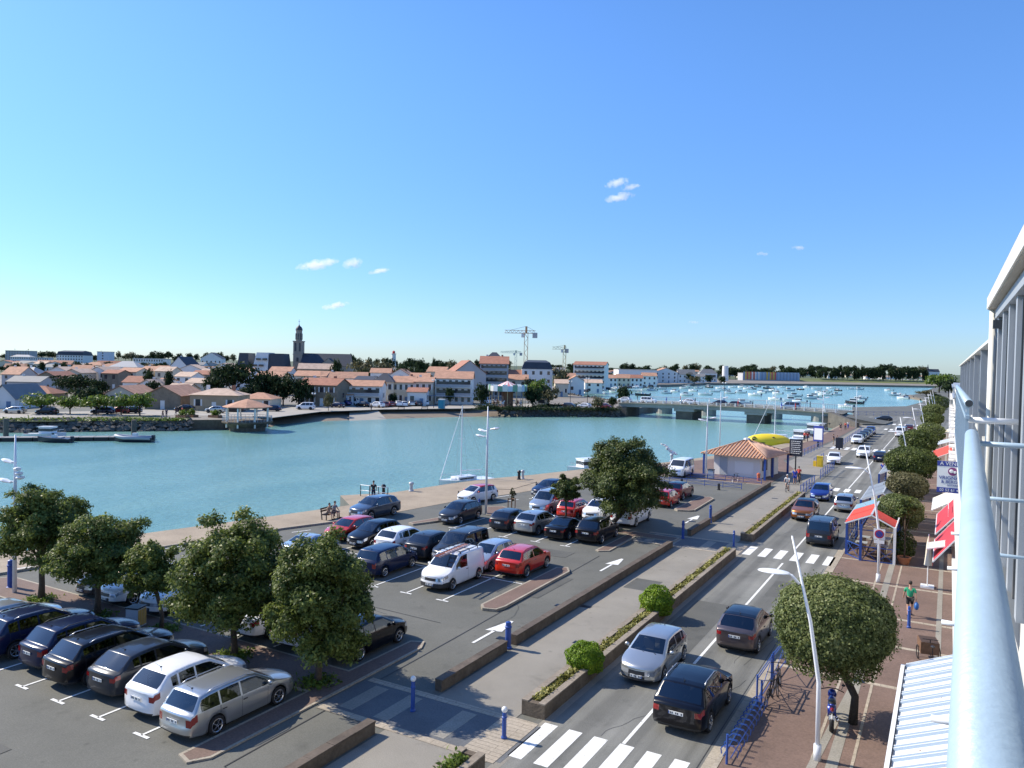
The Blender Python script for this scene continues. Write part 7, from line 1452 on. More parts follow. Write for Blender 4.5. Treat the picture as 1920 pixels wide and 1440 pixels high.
ft('flat', 'wide dark green tree mass behind the light green trees', 142, 205, 704, 92); ft('dark', 'dark green shrubby tree right of the wide dark mass', 186, 200, 712, 42); ft('round', 'grey green bushy tree before the wide dark mass', 160, 185, 728, 60); ft('dark', 'dark conifer behind the small white gable', 280, 232, 694, 26); ft('dark', 'dark conifer right beside the other one in the town', 317, 230, 697, 20); ft('dark', 'dark leafy tree above the barn roof', 288, 205, 715, 44)
ft('flat', 'large dark spreading cypress left of the black bushes', 437, 205, 683, 104); ft('flat', 'lower left branch of dark cypresses beside the shuttered house', 402, 212, 704, 50); ft('dark', 'dense blackish evergreen behind the pavilion', 498, 205, 698, 62); ft('dark', 'dense blackish evergreen in the middle of the clump near the stone house', 532, 203, 704, 60); ft('dark', 'dense blackish evergreen touching the stone house', 563, 202, 712, 50); ft('dark', 'low dark evergreen at the foot of the black clump', 470, 198, 722, 50)
ft('olive', 'small olive tree in front of the stone house', 617, 186, 737, 24); ft('round', 'bushy tree below the church nave left', 632, 330, 675, 24); ft('dry', 'bare brownish tree group below the lighthouse left', 680, 360, 674, 60); ft('dry', 'bare brownish tree right of the church nave', 720, 370, 675, 46); ft('round', 'dark tree behind the church at its right end', 662, 520, 666, 20); ft('dark', 'dark tree on the skyline right of the lighthouse', 788, 420, 676, 26); ft('round', 'round green tree right of the lighthouse', 755, 400, 682, 30)
ft('round', 'dark green tree beside the restaurant', 845, 222, 728, 22); ft('dark', 'dark tree left of the carousel', 905, 215, 722, 32); ft('dark', 'dark hedge-like tree before the yellowish houses', 739, 212, 738, 18); ft('green', 'bright green leafy tree right of the carousel', 1010, 228, 710, 48); ft('dark', 'dark green tree left of the bright green one', 992, 240, 712, 28); ft('olive', 'olive green bushy tree at the right of the bright green one', 1030, 226, 722, 42); ft('dark', 'dark low tree just behind the carousel right side', 1000, 216, 728, 34)
ft('olive', 'olive coloured tree group left of the lagoon block', 1052, 330, 688, 40); ft('round', 'dark tree behind the gabled houses near the lagoon block', 1075, 420, 690, 20); ft('round', 'round tree standing alone on the bridge approach', 1169, 228, 724, 30); ft('dark', 'low dark shrub beside the round tree of the bridge approach', 1150, 226, 745, 22); ft('olive', 'reddish brown shrub on the bank left of the bridge', 1122, 214, 745, 26)
ft('green', 'bright green tree cluster where the lagoon meets the street trees', 1762, 520, 700, 52, z=0); ft('round', 'green tree right of the bright cluster near the facade', 1780, 420, 712, 36, z=0); ft('olive', 'low olive bushes on the sandy spit of the lagoon', 1738, 440, 731, 38, z=0); ft('dark', 'dark bush on the lagoon bank left of the street trees', 1755, 330, 738, 30, z=0)
rs = random.Random(21)
for i in range(24):
    px = 1540+i*8.6+rs.uniform(-3, 3); ft('poplar' if i % 3 else 'round', 'tall poplar on the far lagoon dike, %s from the left' % ORD(i), px, 930, 689+rs.uniform(-2, 5), rs.uniform(8, 13) if i % 3 else 15, group='poplars on the far lagoon dike', z=.8)
for i in range(16): px = 1355+i*12+rs.uniform(-4, 4); ft('round', 'dark green tree behind the coloured-panel block, %s from the left' % ORD(i), px, 960 if px < 1500 else 1000, 688+rs.uniform(0, 7), rs.uniform(16, 26), group='dark green trees behind the coloured-panel block', z=.8)
for (xa, xb, ya, D0, place) in ((0, 440, 662, 1000, 'skyline trees at the far left of the town'), (660, 960, 675, 700, 'skyline trees between church and cranes'), (1010, 1330, 685, 1250, 'skyline trees right of the cranes'), (1330, 1735, 687, 1800, 'skyline trees above the coloured-panel block'), (-20, 420, 682, 480, 'garden trees among the left town roofs'), (640, 960, 692, 340, 'garden trees among the roofs below the lighthouse'), (1040, 1360, 700, 700, 'shore trees behind the lagoon houses')):
    n_ = int((xb-xa)/13); dark_n = 0
    for i in range(n_):
        px = xa+(xb-xa)*(i+.5)/n_+rs.uniform(-6, 6); far = ya+rs.uniform(-4, 4) < hor(px)+2; kd = rs.choice(['round', 'dark', 'round', 'olive']); D = D0*rs.uniform(.9, 1.15)
        ft(kd, dict(round='dark green', dark='blackish green', olive='olive')[kd]+' tree, %s from left among ' % ORD(i)+place, px, D, ya+rs.uniform(-4, 6)-0.0, rs.uniform(11, 24), group=dict(round='dark green', dark='blackish green', olive='olive')[kd]+' '+place)
# grass verge on the far bank and the dike
def patch(name, pts, z, m_, th=.5): mb = MB(); mb.prism(pts, z-th, z, bottom=False); return struct(name, mb, m_)
q = lambda px, py, z=FG: G(px, py, z)
patch('grass_verge', [q(0, 790), q(95, 790), q(200, 788), q(300, 786), q(300, 779), q(200, 782), q(95, 784), q(0, 785)], FG+.02, 'field_green', .1)
patch('esplanade', [q(0, 784.5), q(300, 778.5), q(500, 781), q(512, 783), q(600, 772), q(720, 767.5), q(860, 766), q(1000, 764), q(1000, 758), q(860, 758), q(640, 762), q(300, 768), q(0, 775)], FG+.03, mat('pale_path', (.33, .305, .26), .9, var=.1, scale=.3) and 'pale_path', .1)
patch('far_street', [q(0, 775), q(300, 768), q(640, 762), q(860, 757), q(1010, 756), q(1010, 752), q(860, 752), q(640, 756), q(300, 761), q(0, 768)], FG+.035, 'asphalt_lot', .1)
mb = MB(); D1, D2 = 905, 935
for px in range(1500, 1800, 20):
    a, b_ = XYD(px, D1), XYD(px, D2); mb.v += [(*a, .4), (*b_, 4.2), (*XYD(px, 960), 4.2), (*XYD(px, 985), .4)]
k = len(mb.v)//4
for i in range(k-1):
    for j in range(3): mb.f.append((i*4+j, (i+1)*4+j, (i+1)*4+j+1, i*4+j+1)); mb.m.append(0)
struct('dike', mb, mat('dike_grass', (.12, .14, .045), .95, var=.25, scale=.05) and 'dike_grass', smooth=True)
mb = MB()
for i, px in enumerate(range(1040, 1800, 12)):
    w2 = 1.5+1.2*math.sin(px*.05); D = {True: 860, False: 860}[px > 1500]
spit = [(-8, 455), (-13, 452), (-19, 480), (-24, 505), (-22, 530), (-14, 545)]; mb.prism(spit, -3, -.5, bottom=False); struct('sand_spit', mb, 'sand')
# beach and rocks
BE = [(-122, 113.5), (-127, 119), (-126.5, 131), (-121.5, 147.3), (-112, 168.3), (-101.3, 184.4)]
mb = MB(); n_ = len(BE)
IN_ = [(-126.5, 112), (-137.3, 121), (-137.3, 133), (-131.8, 150), (-119.3, 171.7), (-103.8, 186.2)]
for (x, y), (u, v) in zip(BE, IN_): mb.v += [(u, v, FG-.35), (x+(x-u)*.25, y+(y-v)*.25, WZ-.3)]
for i in range(n_-1): mb.f.append((2*i, 2*i+1, 2*i+3, 2*i+2)); mb.m.append(0)
struct('beach', mb, 'sand', smooth=True)
mb = MB(); a, b_, c, d = q(655, 767), q(706, 767), G(726, 786.5, WZ), G(655, 789.5, WZ); mb.add([(*a, FG+.02), (*b_, FG+.02), (*c, WZ-.1), (*d, WZ-.1)], [(0, 1, 2, 3)]); struct('slipway', mb, 'pale_path')
def rocks(label, pts, n, s0, z0, z1, seed, out=2.2):
    rs = np.random.RandomState(seed); mb = MB(); seg = [(Vector(a), Vector(b_)) for a, b_ in zip(pts, pts[1:])]; L = [(b_-a).length for a, b_ in seg]; T = sum(L)
    for i in range(n):
        u = rs.uniform(0, T); k = 0
        while u > L[k] and k < len(L)-1: u -= L[k]; k += 1
        a, b_ = seg[k]; d = (b_-a).normalized(); nrm = Vector((d.y, -d.x)); t = rs.uniform(0, 1); p = a+d*u+nrm*(out*(1-t)); z = z0+(z1-z0)*t; r = s0*rs.uniform(.55, 1.3)
        o = len(mb.v)
        for (x, y, w_) in ((1, 0, 0), (0, 1, 0), (-1, 0, 0), (0, -1, 0), (.1, .1, 1), (0, 0, -1), (.7, .7, .2), (-.7, .6, -.1)): mb.v.append((p.x+x*r*rs.uniform(.7, 1.2), p.y+y*r*rs.uniform(.7, 1.2), z+w_*r*rs.uniform(.5, .8)))
        for f in ((0, 6, 4), (6, 1, 4), (1, 7, 4), (7, 2, 4), (2, 3, 4), (3, 0, 4), (6, 0, 5), (1, 6, 5), (7, 1, 5), (2, 7, 5), (3, 2, 5), (0, 3, 5)): mb.f.append(tuple(o+i_ for i_ in f)); mb.m.append(0)
    return tag(mb.build('riprap', 'dark_stone'), label, 'rocks', kind='stuff')
rocks('dark boulders of the embankment below the light green trees', FARB[2:4]+[(-128, 99)], 520, .62, WZ, FG+.1, 3, 2.6); rocks('dark boulders at the left end of the opposite embankment', [(-230, -40), (-165, 55), (-148.5, 74.6)], 300, .62, WZ, FG+.1, 4, 2.6)
rocks('dark mossy boulders of the bank below the carousel', [(-106, 178), (-101.3, 184.4), (-80.8, 203)], 420, .5, WZ, FG+.2, 5, 2.0); rocks('boulders lining the lagoon shore before the row houses', [(-80.4, 238), (-110, 262), (-144.2, 300.5), (-160.9, 344.3), (-188.4, 446.1)], 700, .8, WZ, FG+.4, 6, 2.5)
MB().bar((-128.3, 98.2, -.4), (-121.5, 106.5, -.4), .5, 2.1).build('quay_wall', 'wall_stone', label='grey stone quay wall left of the harbour pavilion', cat='quay wall')
# scrub along the bank
def scrub(label, pts, n, r, h, m_, size, seed, z=FG):
    rs = np.random.RandomState(seed); t = rs.uniform(0, len(pts)-1.001, n); i = t.astype(int); f = t-i; P0 = np.array(pts); P = P0[i]*(1-f)[:, None]+P0[i+1]*f[:, None]; hh = h*(.5+.5*np.sin(t*23+seed)**2); zz_ = z+np.abs(rs.normal(0, .5, n))*hh
    C = np.column_stack([P[:, 0]+rs.normal(0, r, n), P[:, 1]+rs.normal(0, r, n), zz_]); o = leaves('scrub', C, np.tile((0, 0, .5), (n, 1)), size, m_, None, rs); return tag(o, label, 'scrub', kind='stuff')
scrub('green scrub along the bank edge below the carousel', [(-106, 176), (-100, 183), (-90, 193), (-81, 202)], 5000, .8, .9, 'leaf_far', .3, 8); scrub('green weeds on top of the boulders below the light green trees', [(-150, 75), (-140, 86), (-129, 98)], 3500, .9, .45, 'leaf_spring', .28, 9); scrub('low bushes at the bank right of the beach', [(-108, 173), (-106, 178)], 1600, .9, 1.4, 'leaf_far', .3, 10)
C_ = [q(px, py) for px, py in ((1000, 764), (1040, 762), (1120, 760))]; scrub('hedge of weeds along the bridge approach', C_, 2600, .6, .9, 'leaf_far', .3, 11)
# ================================================================ bridges, pavilion, carousel, boats
Yb = 209.5
o = empty('road_bridge', 'flat grey concrete road bridge on stone piers crossing the harbour', 'bridge', (-53, Yb, 0)); Lb = 57.5
zd0, zd1 = 1.7, 2.75     # underside and deck
def deck(mb, y0, y1, za, zb, n=16, x0=-28.4, x1=30.5):
    for i in range(n):
        a, b = x0+(x1-x0)*i/n, x0+(x1-x0)*(i+1)/n; f = lambda x: -.55*((x+4)/33)**2
        vs = [(a, y0, za+f(a)), (b, y0, za+f(b)), (b, y1, za+f(b)), (a, y1, za+f(a)), (a, y0, zb+f(a)), (b, y0, zb+f(b)), (b, y1, zb+f(b)), (a, y1, zb+f(a))]
        mb.add(vs, [(0, 1, 5, 4), (2, 3, 7, 6), (4, 5, 6, 7), (3, 2, 1, 0)])
mb = MB(); deck(mb, -5, 5, zd0, zd1); mb.build('deck', 'bridge_concrete', o); mb = MB(); deck(mb, -5.5, -4.6, zd1-.05, zd1+.18); deck(mb, 4.6, 5.5, zd1-.05, zd1+.18); mb.build('kerb', 'kerb_stone', o); mb = MB(); deck(mb, -4.5, 4.5, zd1+.005, zd1+.02); mb.build('carriageway', 'asphalt_lot', o)
for x in (-9.5, 9.5): MB().box(x, 0, -4, 4.6, 9, 4.9).build('pier', 'dark_stone', o); MB().box(x, 0, .9, 5.6, 9.6, .75).build('pier_cap', 'bridge_concrete', o)
for x in (-27.4, 27.2): MB().box(x, 0, -4, 3, 10.6, 5.5).build('abutment', 'dark_stone', o)
f = lambda x: -.55*((x+4)/33)**2
for i in range(24):
    x = -27.5+i*2.45
    MB().box(x, -5.1, zd1+.15+f(x), .32, .28, .85).build('rail_post', 'trim', o)
for zz_ in (.5, .85):
    MB().tube([(x, -5.1, zd1+zz_+f(x)) for x in np.linspace(-28, 29.5, 14)], .05, n=6).build('rail', 'trim', o)
o = empty('footbridge', 'second bridge behind the road bridge with grey mesh railings and round piers', 'bridge', (-53, 229, 0)); mb = MB(); deck(mb, -2.2, 2.2, 2.1, 2.6); mb.build('deck', 'bridge_concrete', o)
for x in (-23, -9.5, 9.5, 22): MB().lathe([(2.4, -4), (2.4, .6), (2.9, .7), (2.9, 1.3), (2.0, 1.9), (.001, 2.0)], c=(x, 0, 0), n=16).build('pier', 'bridge_concrete', o)
for y in (-2.1, 2.1):
    mb = MB(); xs = np.linspace(-28, 30, 100)
    for x in xs: mb.bar((x, y, 2.6+f(x)), (x, y, 3.9+f(x)), .05)
    for zz_ in (2.75, 3.9): mb.tube([(x, y, zz_+f(x)) for x in xs[::7]], .04, n=5)
    mb.build('mesh_railing', 'grey_paint', o)
# right approach ramp wall
mb = MB(); mb.add([(-25.8, 204, WZ-1), (-17.9, 190, -.0), (-17.9, 190, 1.1), (-25.8, 204, 2.6), (-24.8, 205, WZ-1), (-17.4, 190.6, 0), (-17.4, 190.6, 1.1), (-24.8, 205, 2.6)], [(0, 1, 2, 3), (7, 6, 5, 4), (3, 2, 6, 7), (1, 5, 6, 2)]); mb.build('approach_wall', 'dark_stone', label='sloping dark stone wall where the bridge meets the promenade', cat='wall')
mb = MB(); mb.prism([(-25.5, 204.3), (-17.6, 200), (-13, 204), (-12, 216), (-25.5, 214.8)], -.5, .35); mb.add([(-25.5, 204.3, 2.2), (-14, 203.5, .36), (-13, 216, .36), (-25.5, 214.8, 2.2), (-25.5, 204.3, -.5), (-25.5, 214.8, -.5)], [(0, 1, 2, 3), (4, 1, 0), (5, 3, 2)]); struct('bridge_ramp', mb, 'asphalt_lot')
g5 = 'cars crossing the road bridge'
for i, (px, k, c, lb, hd) in enumerate(((1068, 'hatch', 'paint_grey', 'grey car on the approach left of the bridge', 90), (1095, 'hatch', 'paint_white', 'white car on the approach left of the bridge', 90), (1134, 'wagon', 'paint_darkred', 'brownish red car entering the bridge from the left', 90), (1163, 'cross', 'paint_white', 'white car first on the bridge from the left', 90), (1216, 'ludo', 'paint_white', 'white van-like car in the left third of the bridge', 90), (1280, 'hatch', 'paint_silver', 'silver car in the middle of the bridge', 90), (1296, 'cross', 'paint_white', 'white car just right of the middle of the bridge', 90), (1343, 'hatch', 'paint_navy', 'dark car in the right half of the bridge', 90), (1382, 'hatch', 'paint_darkgrey', 'dark grey car following the other dark one on the bridge', 90), (1478, 'bus', 'paint_paleblue', 'pale blue van at the right end of the bridge', 90))):
    on = px > 1160; Dd = 205 if px > 1160 else 222; x, y, _ = PD(px, 765, Dd)
    if on: t = (Yb-1.6)/ray(px, 766)[1]; x = ray(px, 766)[0]*t; y = Yb-1.6+(i % 2)*3.2
    far_car(k, c, x, y, hd if i % 2 else -hd, lb, z=(zd1+.02+f(x+53)) if on else FG+.05, group=g5, cat='van' if k == 'bus' else 'car', name='car')
# people and bicycles on the bridges
for i in range(14):
    px = 1195+i*27; yy = Yb-4.0 if i % 3 else 229; t = yy/ray(px, 760)[1]; x = ray(px, 760)[0]*t
    if x > -26: continue
    o = empty('person', 'person in %s crossing the %s, %s from the left' % (('dark clothes', 'a white top', 'a blue top', 'a red top')[i % 4], 'road bridge' if i % 3 else 'footbridge', ORD(i)), 'person', (x, yy, (zd1+.15 if i % 3 else 2.6)+f(x+53)), 1.57 if i % 2 else -1.57, group='people in %s on the %s' % (('dark clothes', 'a white top', 'a blue top', 'a red top')[i % 4], 'road bridge' if i % 3 else 'footbridge'))
    mb = MB(); mb.tube([(-.09, -.2, 0), (-.09, .02, .45), (-.05, 0, .88), (0, .02, 1.05), (0, .03, 1.3), (0, .02, 1.46), (0, .04, 1.55)], [.05, .07, .1, .13, .16, .08, .05], n=8); mb.tube([(.1, .25, 0), (.1, .12, .45), (.05, 0, .9)], [.05, .07, .1], n=8); mb.tube([(.2, 0, 1.38), (.25, .05, 1.1), (.22, .2, .9)], [.05, .045, .03], n=6); mb.tube([(-.2, 0, 1.38), (-.25, -.05, 1.1), (-.22, -.1, .85)], [.05, .045, .03], n=6); mb.ball((0, .05, 1.65), .11, n=8, sq=(.9, 1, 1.15))
    mb.build('body', ('cloth_black', 'cloth_white', 'cloth_blue', 'cloth_red')[i % 4], o, smooth=True)
# harbour pavilion
px0 = 463; x, y = G(px0, 791, FG); 
o = empty('pavilion', 'open harbour pavilion with a wide tiled roof on slim posts beside the water', 'pavilion', (*G(464, 789, FG), FG), math.radians(-30+30)); R0 = 44*depth(*G(464, 789, FG))/F
Dp = depth(*G(464, 789, FG)); zs = lambda py: PD(464, py, Dp)[2]-FG
for k in range(8): a = k*math.pi/4+.4; MB().box(math.cos(a)*R0*.88, math.sin(a)*R0*.88, -1.2, .22, .22, zs(763)+1.2).build('post', 'trim', o)
rf = MB().lathe([(R0*1.03, zs(763)), (R0*1.02, zs(762)), (R0*.36, zs(752)), (.01, zs(747.5))], n=8).build('roof', 'r_orange', o)
MB().lathe([(R0*1.0, zs(764)), (R0*1.0, zs(763)), (.01, zs(762.8))], n=8).build('ceiling', 'wood', rf)
MB().lathe([(.01, -.02), (R0*1.04, -.02), (R0*1.04, -.3), (R0*.75, -1.2), (R0*.7, -3)], n=8).build('platform', 'wall_stone', o)
mb = MB()
for k in range(40): a = k*math.pi/20; mb.bar((math.cos(a)*R0, math.sin(a)*R0, 0), (math.cos(a)*R0, math.sin(a)*R0, .95), .04)
mb.lathe([(R0-.03, .93), (R0+.03, .93), (R0+.03, .99), (R0-.03, .99)], n=40); mb.build('railing', 'grey_paint', o)
# carousel
Dc = depth(*G(951, 764, FG)); o = empty('carousel', 'old-style carousel with a pink and white striped tent roof', 'carousel', (*G(951, 764, FG), FG)); Rc = 36*Dc/F; zs = lambda py: PD(951, py, Dc)[2]-FG
for i, c in enumerate(((.62, .22, .24), (.74, .72, .66))): mat('stripe_%d' % i, c, .7)
mb = MB(); n_ = 24
for k in range(n_):
    a, b_ = 2*math.pi*k/n_, 2*math.pi*(k+1)/n_; mb.add([(math.cos(a)*Rc*.72, math.sin(a)*Rc*.72, zs(726)), (math.cos(b_)*Rc*.72, math.sin(b_)*Rc*.72, zs(726)), (0, 0, zs(714))], [(0, 1, 2)], k % 2)
mb.build('tent_roof', ['stripe_0', 'stripe_1'], o); mat('car_green', (.16, .32, .22), .6); mb = MB()
for k in range(n_):
    a = 2*math.pi*(k+.5)/n_; mb.box(math.cos(a)*Rc, math.sin(a)*Rc, zs(733), .12, 2*Rc*math.sin(math.pi/n_)*.98, zs(723)-zs(733)+(.35 if k % 2 else 0), rz=a, mi=k % 3)
mb.build('rounding_boards', ['car_green', 'stripe_1', 'w_blue'], o); MB().lathe([(Rc*.95, zs(728)), (Rc*.7, zs(725.5))], n=24).build('canopy', 'car_green', o); MB().lathe([(.01, .25), (Rc, .25), (Rc, 0)], n=24).build('platform', 'wood', o); MB().lathe([(Rc*.3, .25), (Rc*.3, zs(728))], n=12).build('centre_drum', 'wood', o)
for k in range(12):
    a = 2*math.pi*k/12; MB().tube([(math.cos(a)*Rc*.93, math.sin(a)*Rc*.93, .2), (math.cos(a)*Rc*.93, math.sin(a)*Rc*.93, zs(730))], .06, n=6).build('pole', 'crane_yellow', o)
    q_ = MB(); c = (math.cos(a+.2)*Rc*.72, math.sin(a+.2)*Rc*.72); q_.ball((c[0], c[1], 1.35), .5, n=8, sq=(.9, .9, .6)); q_.bar((c[0], c[1], 1.4), (c[0]-math.sin(a)*.6, c[1]+math.cos(a)*.6, 2.1), .22); q_.bar((c[0], c[1], .3), (c[0], c[1], 3.4), .05)
    for sx in (-.25, .25): q_.bar((c[0]+sx, c[1], 1.2), (c[0]+sx, c[1]+.15, .5), .1)
    q_.build('wooden_horse', ('w_white', 'wood', 'r_red')[k % 3], o)
# toilet cabin, kiosk and stalls
o = empty('toilet_cabin', 'turquoise portable toilet cabin with a white roof on the opposite bank', 'toilet cabin', (*G(828, 766, FG), FG), .3); mat('turquoise', (.02, .22, .32), .5); MB().box(0, 0, 0, 1.5, 1.5, 2.3).build('body', 'turquoise', o); MB().box(0, 0, 2.3, 1.55, 1.55, .25).build('roof', 'trim', o); MB().box(0, -.77, .15, .8, .04, 1.9).build('door', 'turquoise', o)
o = empty('stall', 'small pale ticket booth right of the carousel', 'booth', (*G(1017, 762, FG), FG), .2); MB().box(0, 0, 0, 3.2, 2.4, 2.5).build('wall', 'w_cream', o); MB().lathe([(2.3, 2.5), (.01, 3.3)], n=4).build('roof', 'car_green', o); MB().box(0, -1.22, 1.0, 2, .05, 1.0).build('window', 'far_glass', o)
MB().box(0, 0, 2.6, 16, 2.2, .12).build('awning', 'shut_blue', loc=(*XYD(850, 222), FG), rz=math.atan2(BY[0], BX[0]), label='blue awning stretched before the white restaurant', cat='awning')
# street lamps with globes and others on the far bank
for i, (px, py, h_) in enumerate(((368, 769, 3.6), (1101, 762, 8.5), (1069, 762, 7.5), (588, 768, 4), (813, 765, 7.5), (1357, 768, 8))):
    oo = empty('street_lamp', ('double globe lamp before the shuttered house', 'tall grey lamp post before the five-storey lagoon block', 'tall dark lamp post left of the bridge approach', 'thin lamp post before the stone house', 'thin lamp post left of the restaurant', 'lamp post standing on the bridge')[i], 'street lamp', (*G(px, py, FG), FG)); MB().tube([(0, 0, 0), (0, 0, h_)], [.09, .05], n=6).build('pole', 'dark_metal', oo)
    for s_ in (-.45, .45): MB().ball((s_, 0, h_), .22, n=8).tube([(0, 0, h_-.3), (s_, 0, h_-.1)], .03, n=5).build('globe', 'white_paint', oo)
for i, (px, py) in enumerate(((343, 783), (358, 782), (404, 783))):
    oo = empty('flower_box', ('wooden box of palms left of the people on the esplanade', 'wooden plant box in the middle of the esplanade', 'wooden plant box nearest the pavilion')[i], 'planter', (*G(px, py, FG), FG)); MB().box(0, 0, 0, 3, 1.3, .5).build('box', 'wood', oo); C = RNG.normal(0, 1, (260, 3))*np.array((.45, .25, .28))+np.array((0, 0, .9)); leaves('plants', C, C*.2, .28, 'leaf_spring', oo)
# benches on the esplanade
for i, px in enumerate((752, 796)): bench(('dark bench on the esplanade left of the toilet cabin, farther left one', 'dark bench on the esplanade nearer the toilet cabin')[i], *G(px, 768.5, FG), math.radians(20), FG)
# parked cars on the far bank
def fc(px, py, k, c, deg, lb, grp='cars parked along the opposite bank', name='parked_car', cat='car'): x, y = G(px, py, FG+.04); far_car(k, c, x, y, deg, lb, z=FG+.04, group=grp, name=name, cat=cat)
yw = math.degrees(math.atan2(BY[0], BX[0]))
fc(28, 775, 'hatch', 'paint_silver', 90+yw, 'silver car parked by the white boathouse'); fc(88, 777, 'hatch', 'paint_black', 90+yw, 'black car seen between the first two green trees'); fc(193, 776, 'wagon', 'paint_navy', 90+yw, 'dark car seen between the middle green trees'); fc(226, 775, 'hatch', 'paint_darkred', 90+yw, 'dark red car behind the fourth green tree'); fc(246, 775, 'hatch', 'paint_black', 90+yw, 'black car behind the last green tree')
fc(346, 772, 'cross', 'paint_black', 90+yw, 'black car parked before the shuttered house'); fc(404, 774, 'cross', 'paint_silver', 90+yw, 'silver car parked left of the pavilion'); fc(440, 772, 'wagon', 'paint_darkgrey', 90+yw, 'dark grey car seen through the pavilion'); fc(510, 771, 'hatch', 'paint_navy', 90+yw, 'navy car right of the pavilion')
fc(573, 768, 'ludo', 'paint_white', 90+yw, 'white estate van parked before the stone house', cat='van'); cs = ['paint_navy', 'paint_blue', 'paint_white', 'paint_black', 'paint_white', 'paint_darkred', 'paint_darkred', 'paint_white', 'paint_white', 'paint_silver', 'paint_darkgrey', 'paint_white']
pl = ((633, 764, 'navy car at the left end of the busy parking before the modern house'), (645, 760, 'bright blue car at the back left of the busy parking'), (660, 759, 'tall white van in the busy parking before the modern house'), (680, 763, 'black car in the front of the busy parking'), (707, 764, 'white car left of the slipway parking'), (722, 763, 'dark red car beside the white one above the slipway'), (733, 762, 'second dark red car above the slipway'), (746, 762, 'white car in the row before the yellowish houses, leftmost'), (757, 762, 'white car second in the row before the yellowish houses'), (770, 761, 'silver car third in the row before the yellowish houses'), (783, 761, 'dark grey car fourth in the row before the yellowish houses'), (797, 760, 'white car at the right end of the row before the yellowish houses'))
for i, (px, py, lb) in enumerate(pl): fc(px, py, 'bus' if i == 2 else ('hatch', 'cross', 'small')[i % 3], cs[i], (20 if i > 4 else 60)+yw, lb)
for i, (px, py, k, c) in enumerate(((742, 755, 'bus', 'paint_white'), (755, 755, 'cross', 'paint_silver'), (768, 755, 'hatch', 'paint_white'), (781, 754, 'hatch', 'paint_darkgrey'), (695, 757, 'hatch', 'paint_white'), (878, 756, 'hatch', 'paint_white'), (911, 757, 'bus', 'paint_white'))):
    fc(px, py, k, c, 30+yw, ('white van in the back row before the yellowish houses', 'silver car in the back row beside the white van', 'white car in the middle of the back row before the yellowish houses', 'dark grey car at the end of the back row', 'white car in the back row before the modern white house', 'white car before the restaurant', 'white van left of the carousel')[i])
for i in range(12):
    px = 1095+i*13; x, y = XYD(px, 330+i*14); far_car(('hatch', 'cross', 'small')[i % 3], ('paint_white', 'paint_silver', 'paint_darkgrey')[i % 3], x-6, y, 70+i*2, '%s car on the lagoon shore road, %s from the left' % (('white', 'silver', 'dark grey')[i % 3], ORD(i)), z=FG+.05, group='%s cars along the lagoon shore road' % ('white', 'silver', 'dark grey')[i % 3])
for i in range(12):
    x, y = XYD(1625+i*11.5, 948); far_car('bus' if i % 2 else 'hatch', 'paint_white', x, y, 80, 'white %s parked on top of the far dike, %s from the left' % ('camper van' if i % 2 else 'car', ORD(i)), z=4.2, group='white %s on the far dike' % ('camper vans' if i % 2 else 'cars'))
# people on the esplanade
for i, (px, py, t_, lb) in enumerate(((305, 784, 'cloth_black', 'person in black walking on the esplanade below the barn, left one'), (312, 783, 'cloth_navy', 'person in dark blue walking on the esplanade below the barn, right one'), (330, 778, 'cloth_black', 'person in black near the plant boxes of the esplanade'), (342, 778, 'cloth_red', 'person in red near the plant boxes of the esplanade'), (696, 770, 'cloth_tan', 'person standing at the top of the slipway'))): person(lb, *G(px, py, FG), i, FG+.03, t_, 'cloth_navy', 'walk', 1.75, short=False)
# ---------------------------------------------------------------- boats
mat('hull_white', (.78, .79, .79), .3, coat=.5); mat('hull_grey', (.38, .40, .42), .5); mat('hull_dark', (.03, .035, .05), .4); mat('hull_blue', (.04, .09, .25), .4)
def hull(mb, L, B, hf, hs, mi=0, draft=.25, n=12):
    rows = []
    for i in range(n+1):
        t = i/n; x = L/2-L*t; w_ = B/2*(math.sin(min(1, t*1.9+.0)*math.pi/2)**.8)*(1-.12*max(0, t-.6)/.4); z = hs+(hf-hs)*(1-t)**1.6; w_ = max(w_, .02)
        rows.append([(x+.12*(1-t), -w_, z), (x, -w_*.78, z*.25), (x-.1*(1-t), -w_*.35, -draft), (x-.1*(1-t), w_*.35, -draft), (x, w_*.78, z*.25), (x+.12*(1-t), w_, z)])
    o = len(mb.v)
    for r in rows: mb.v += r
    for i in range(n):
        for j in range(5): mb.f.append((o+i*6+j, o+i*6+j+1, o+(i+1)*6+j+1, o+(i+1)*6+j)); mb.m.append(mi)
        mb.f.append((o+i*6, o+(i+1)*6, o+(i+1)*6+5, o+i*6+5)); mb.m.append(mi)
    mb.f.append(tuple(o+n*6+j for j in range(6))); mb.m.append(mi); return mb
BP = {}
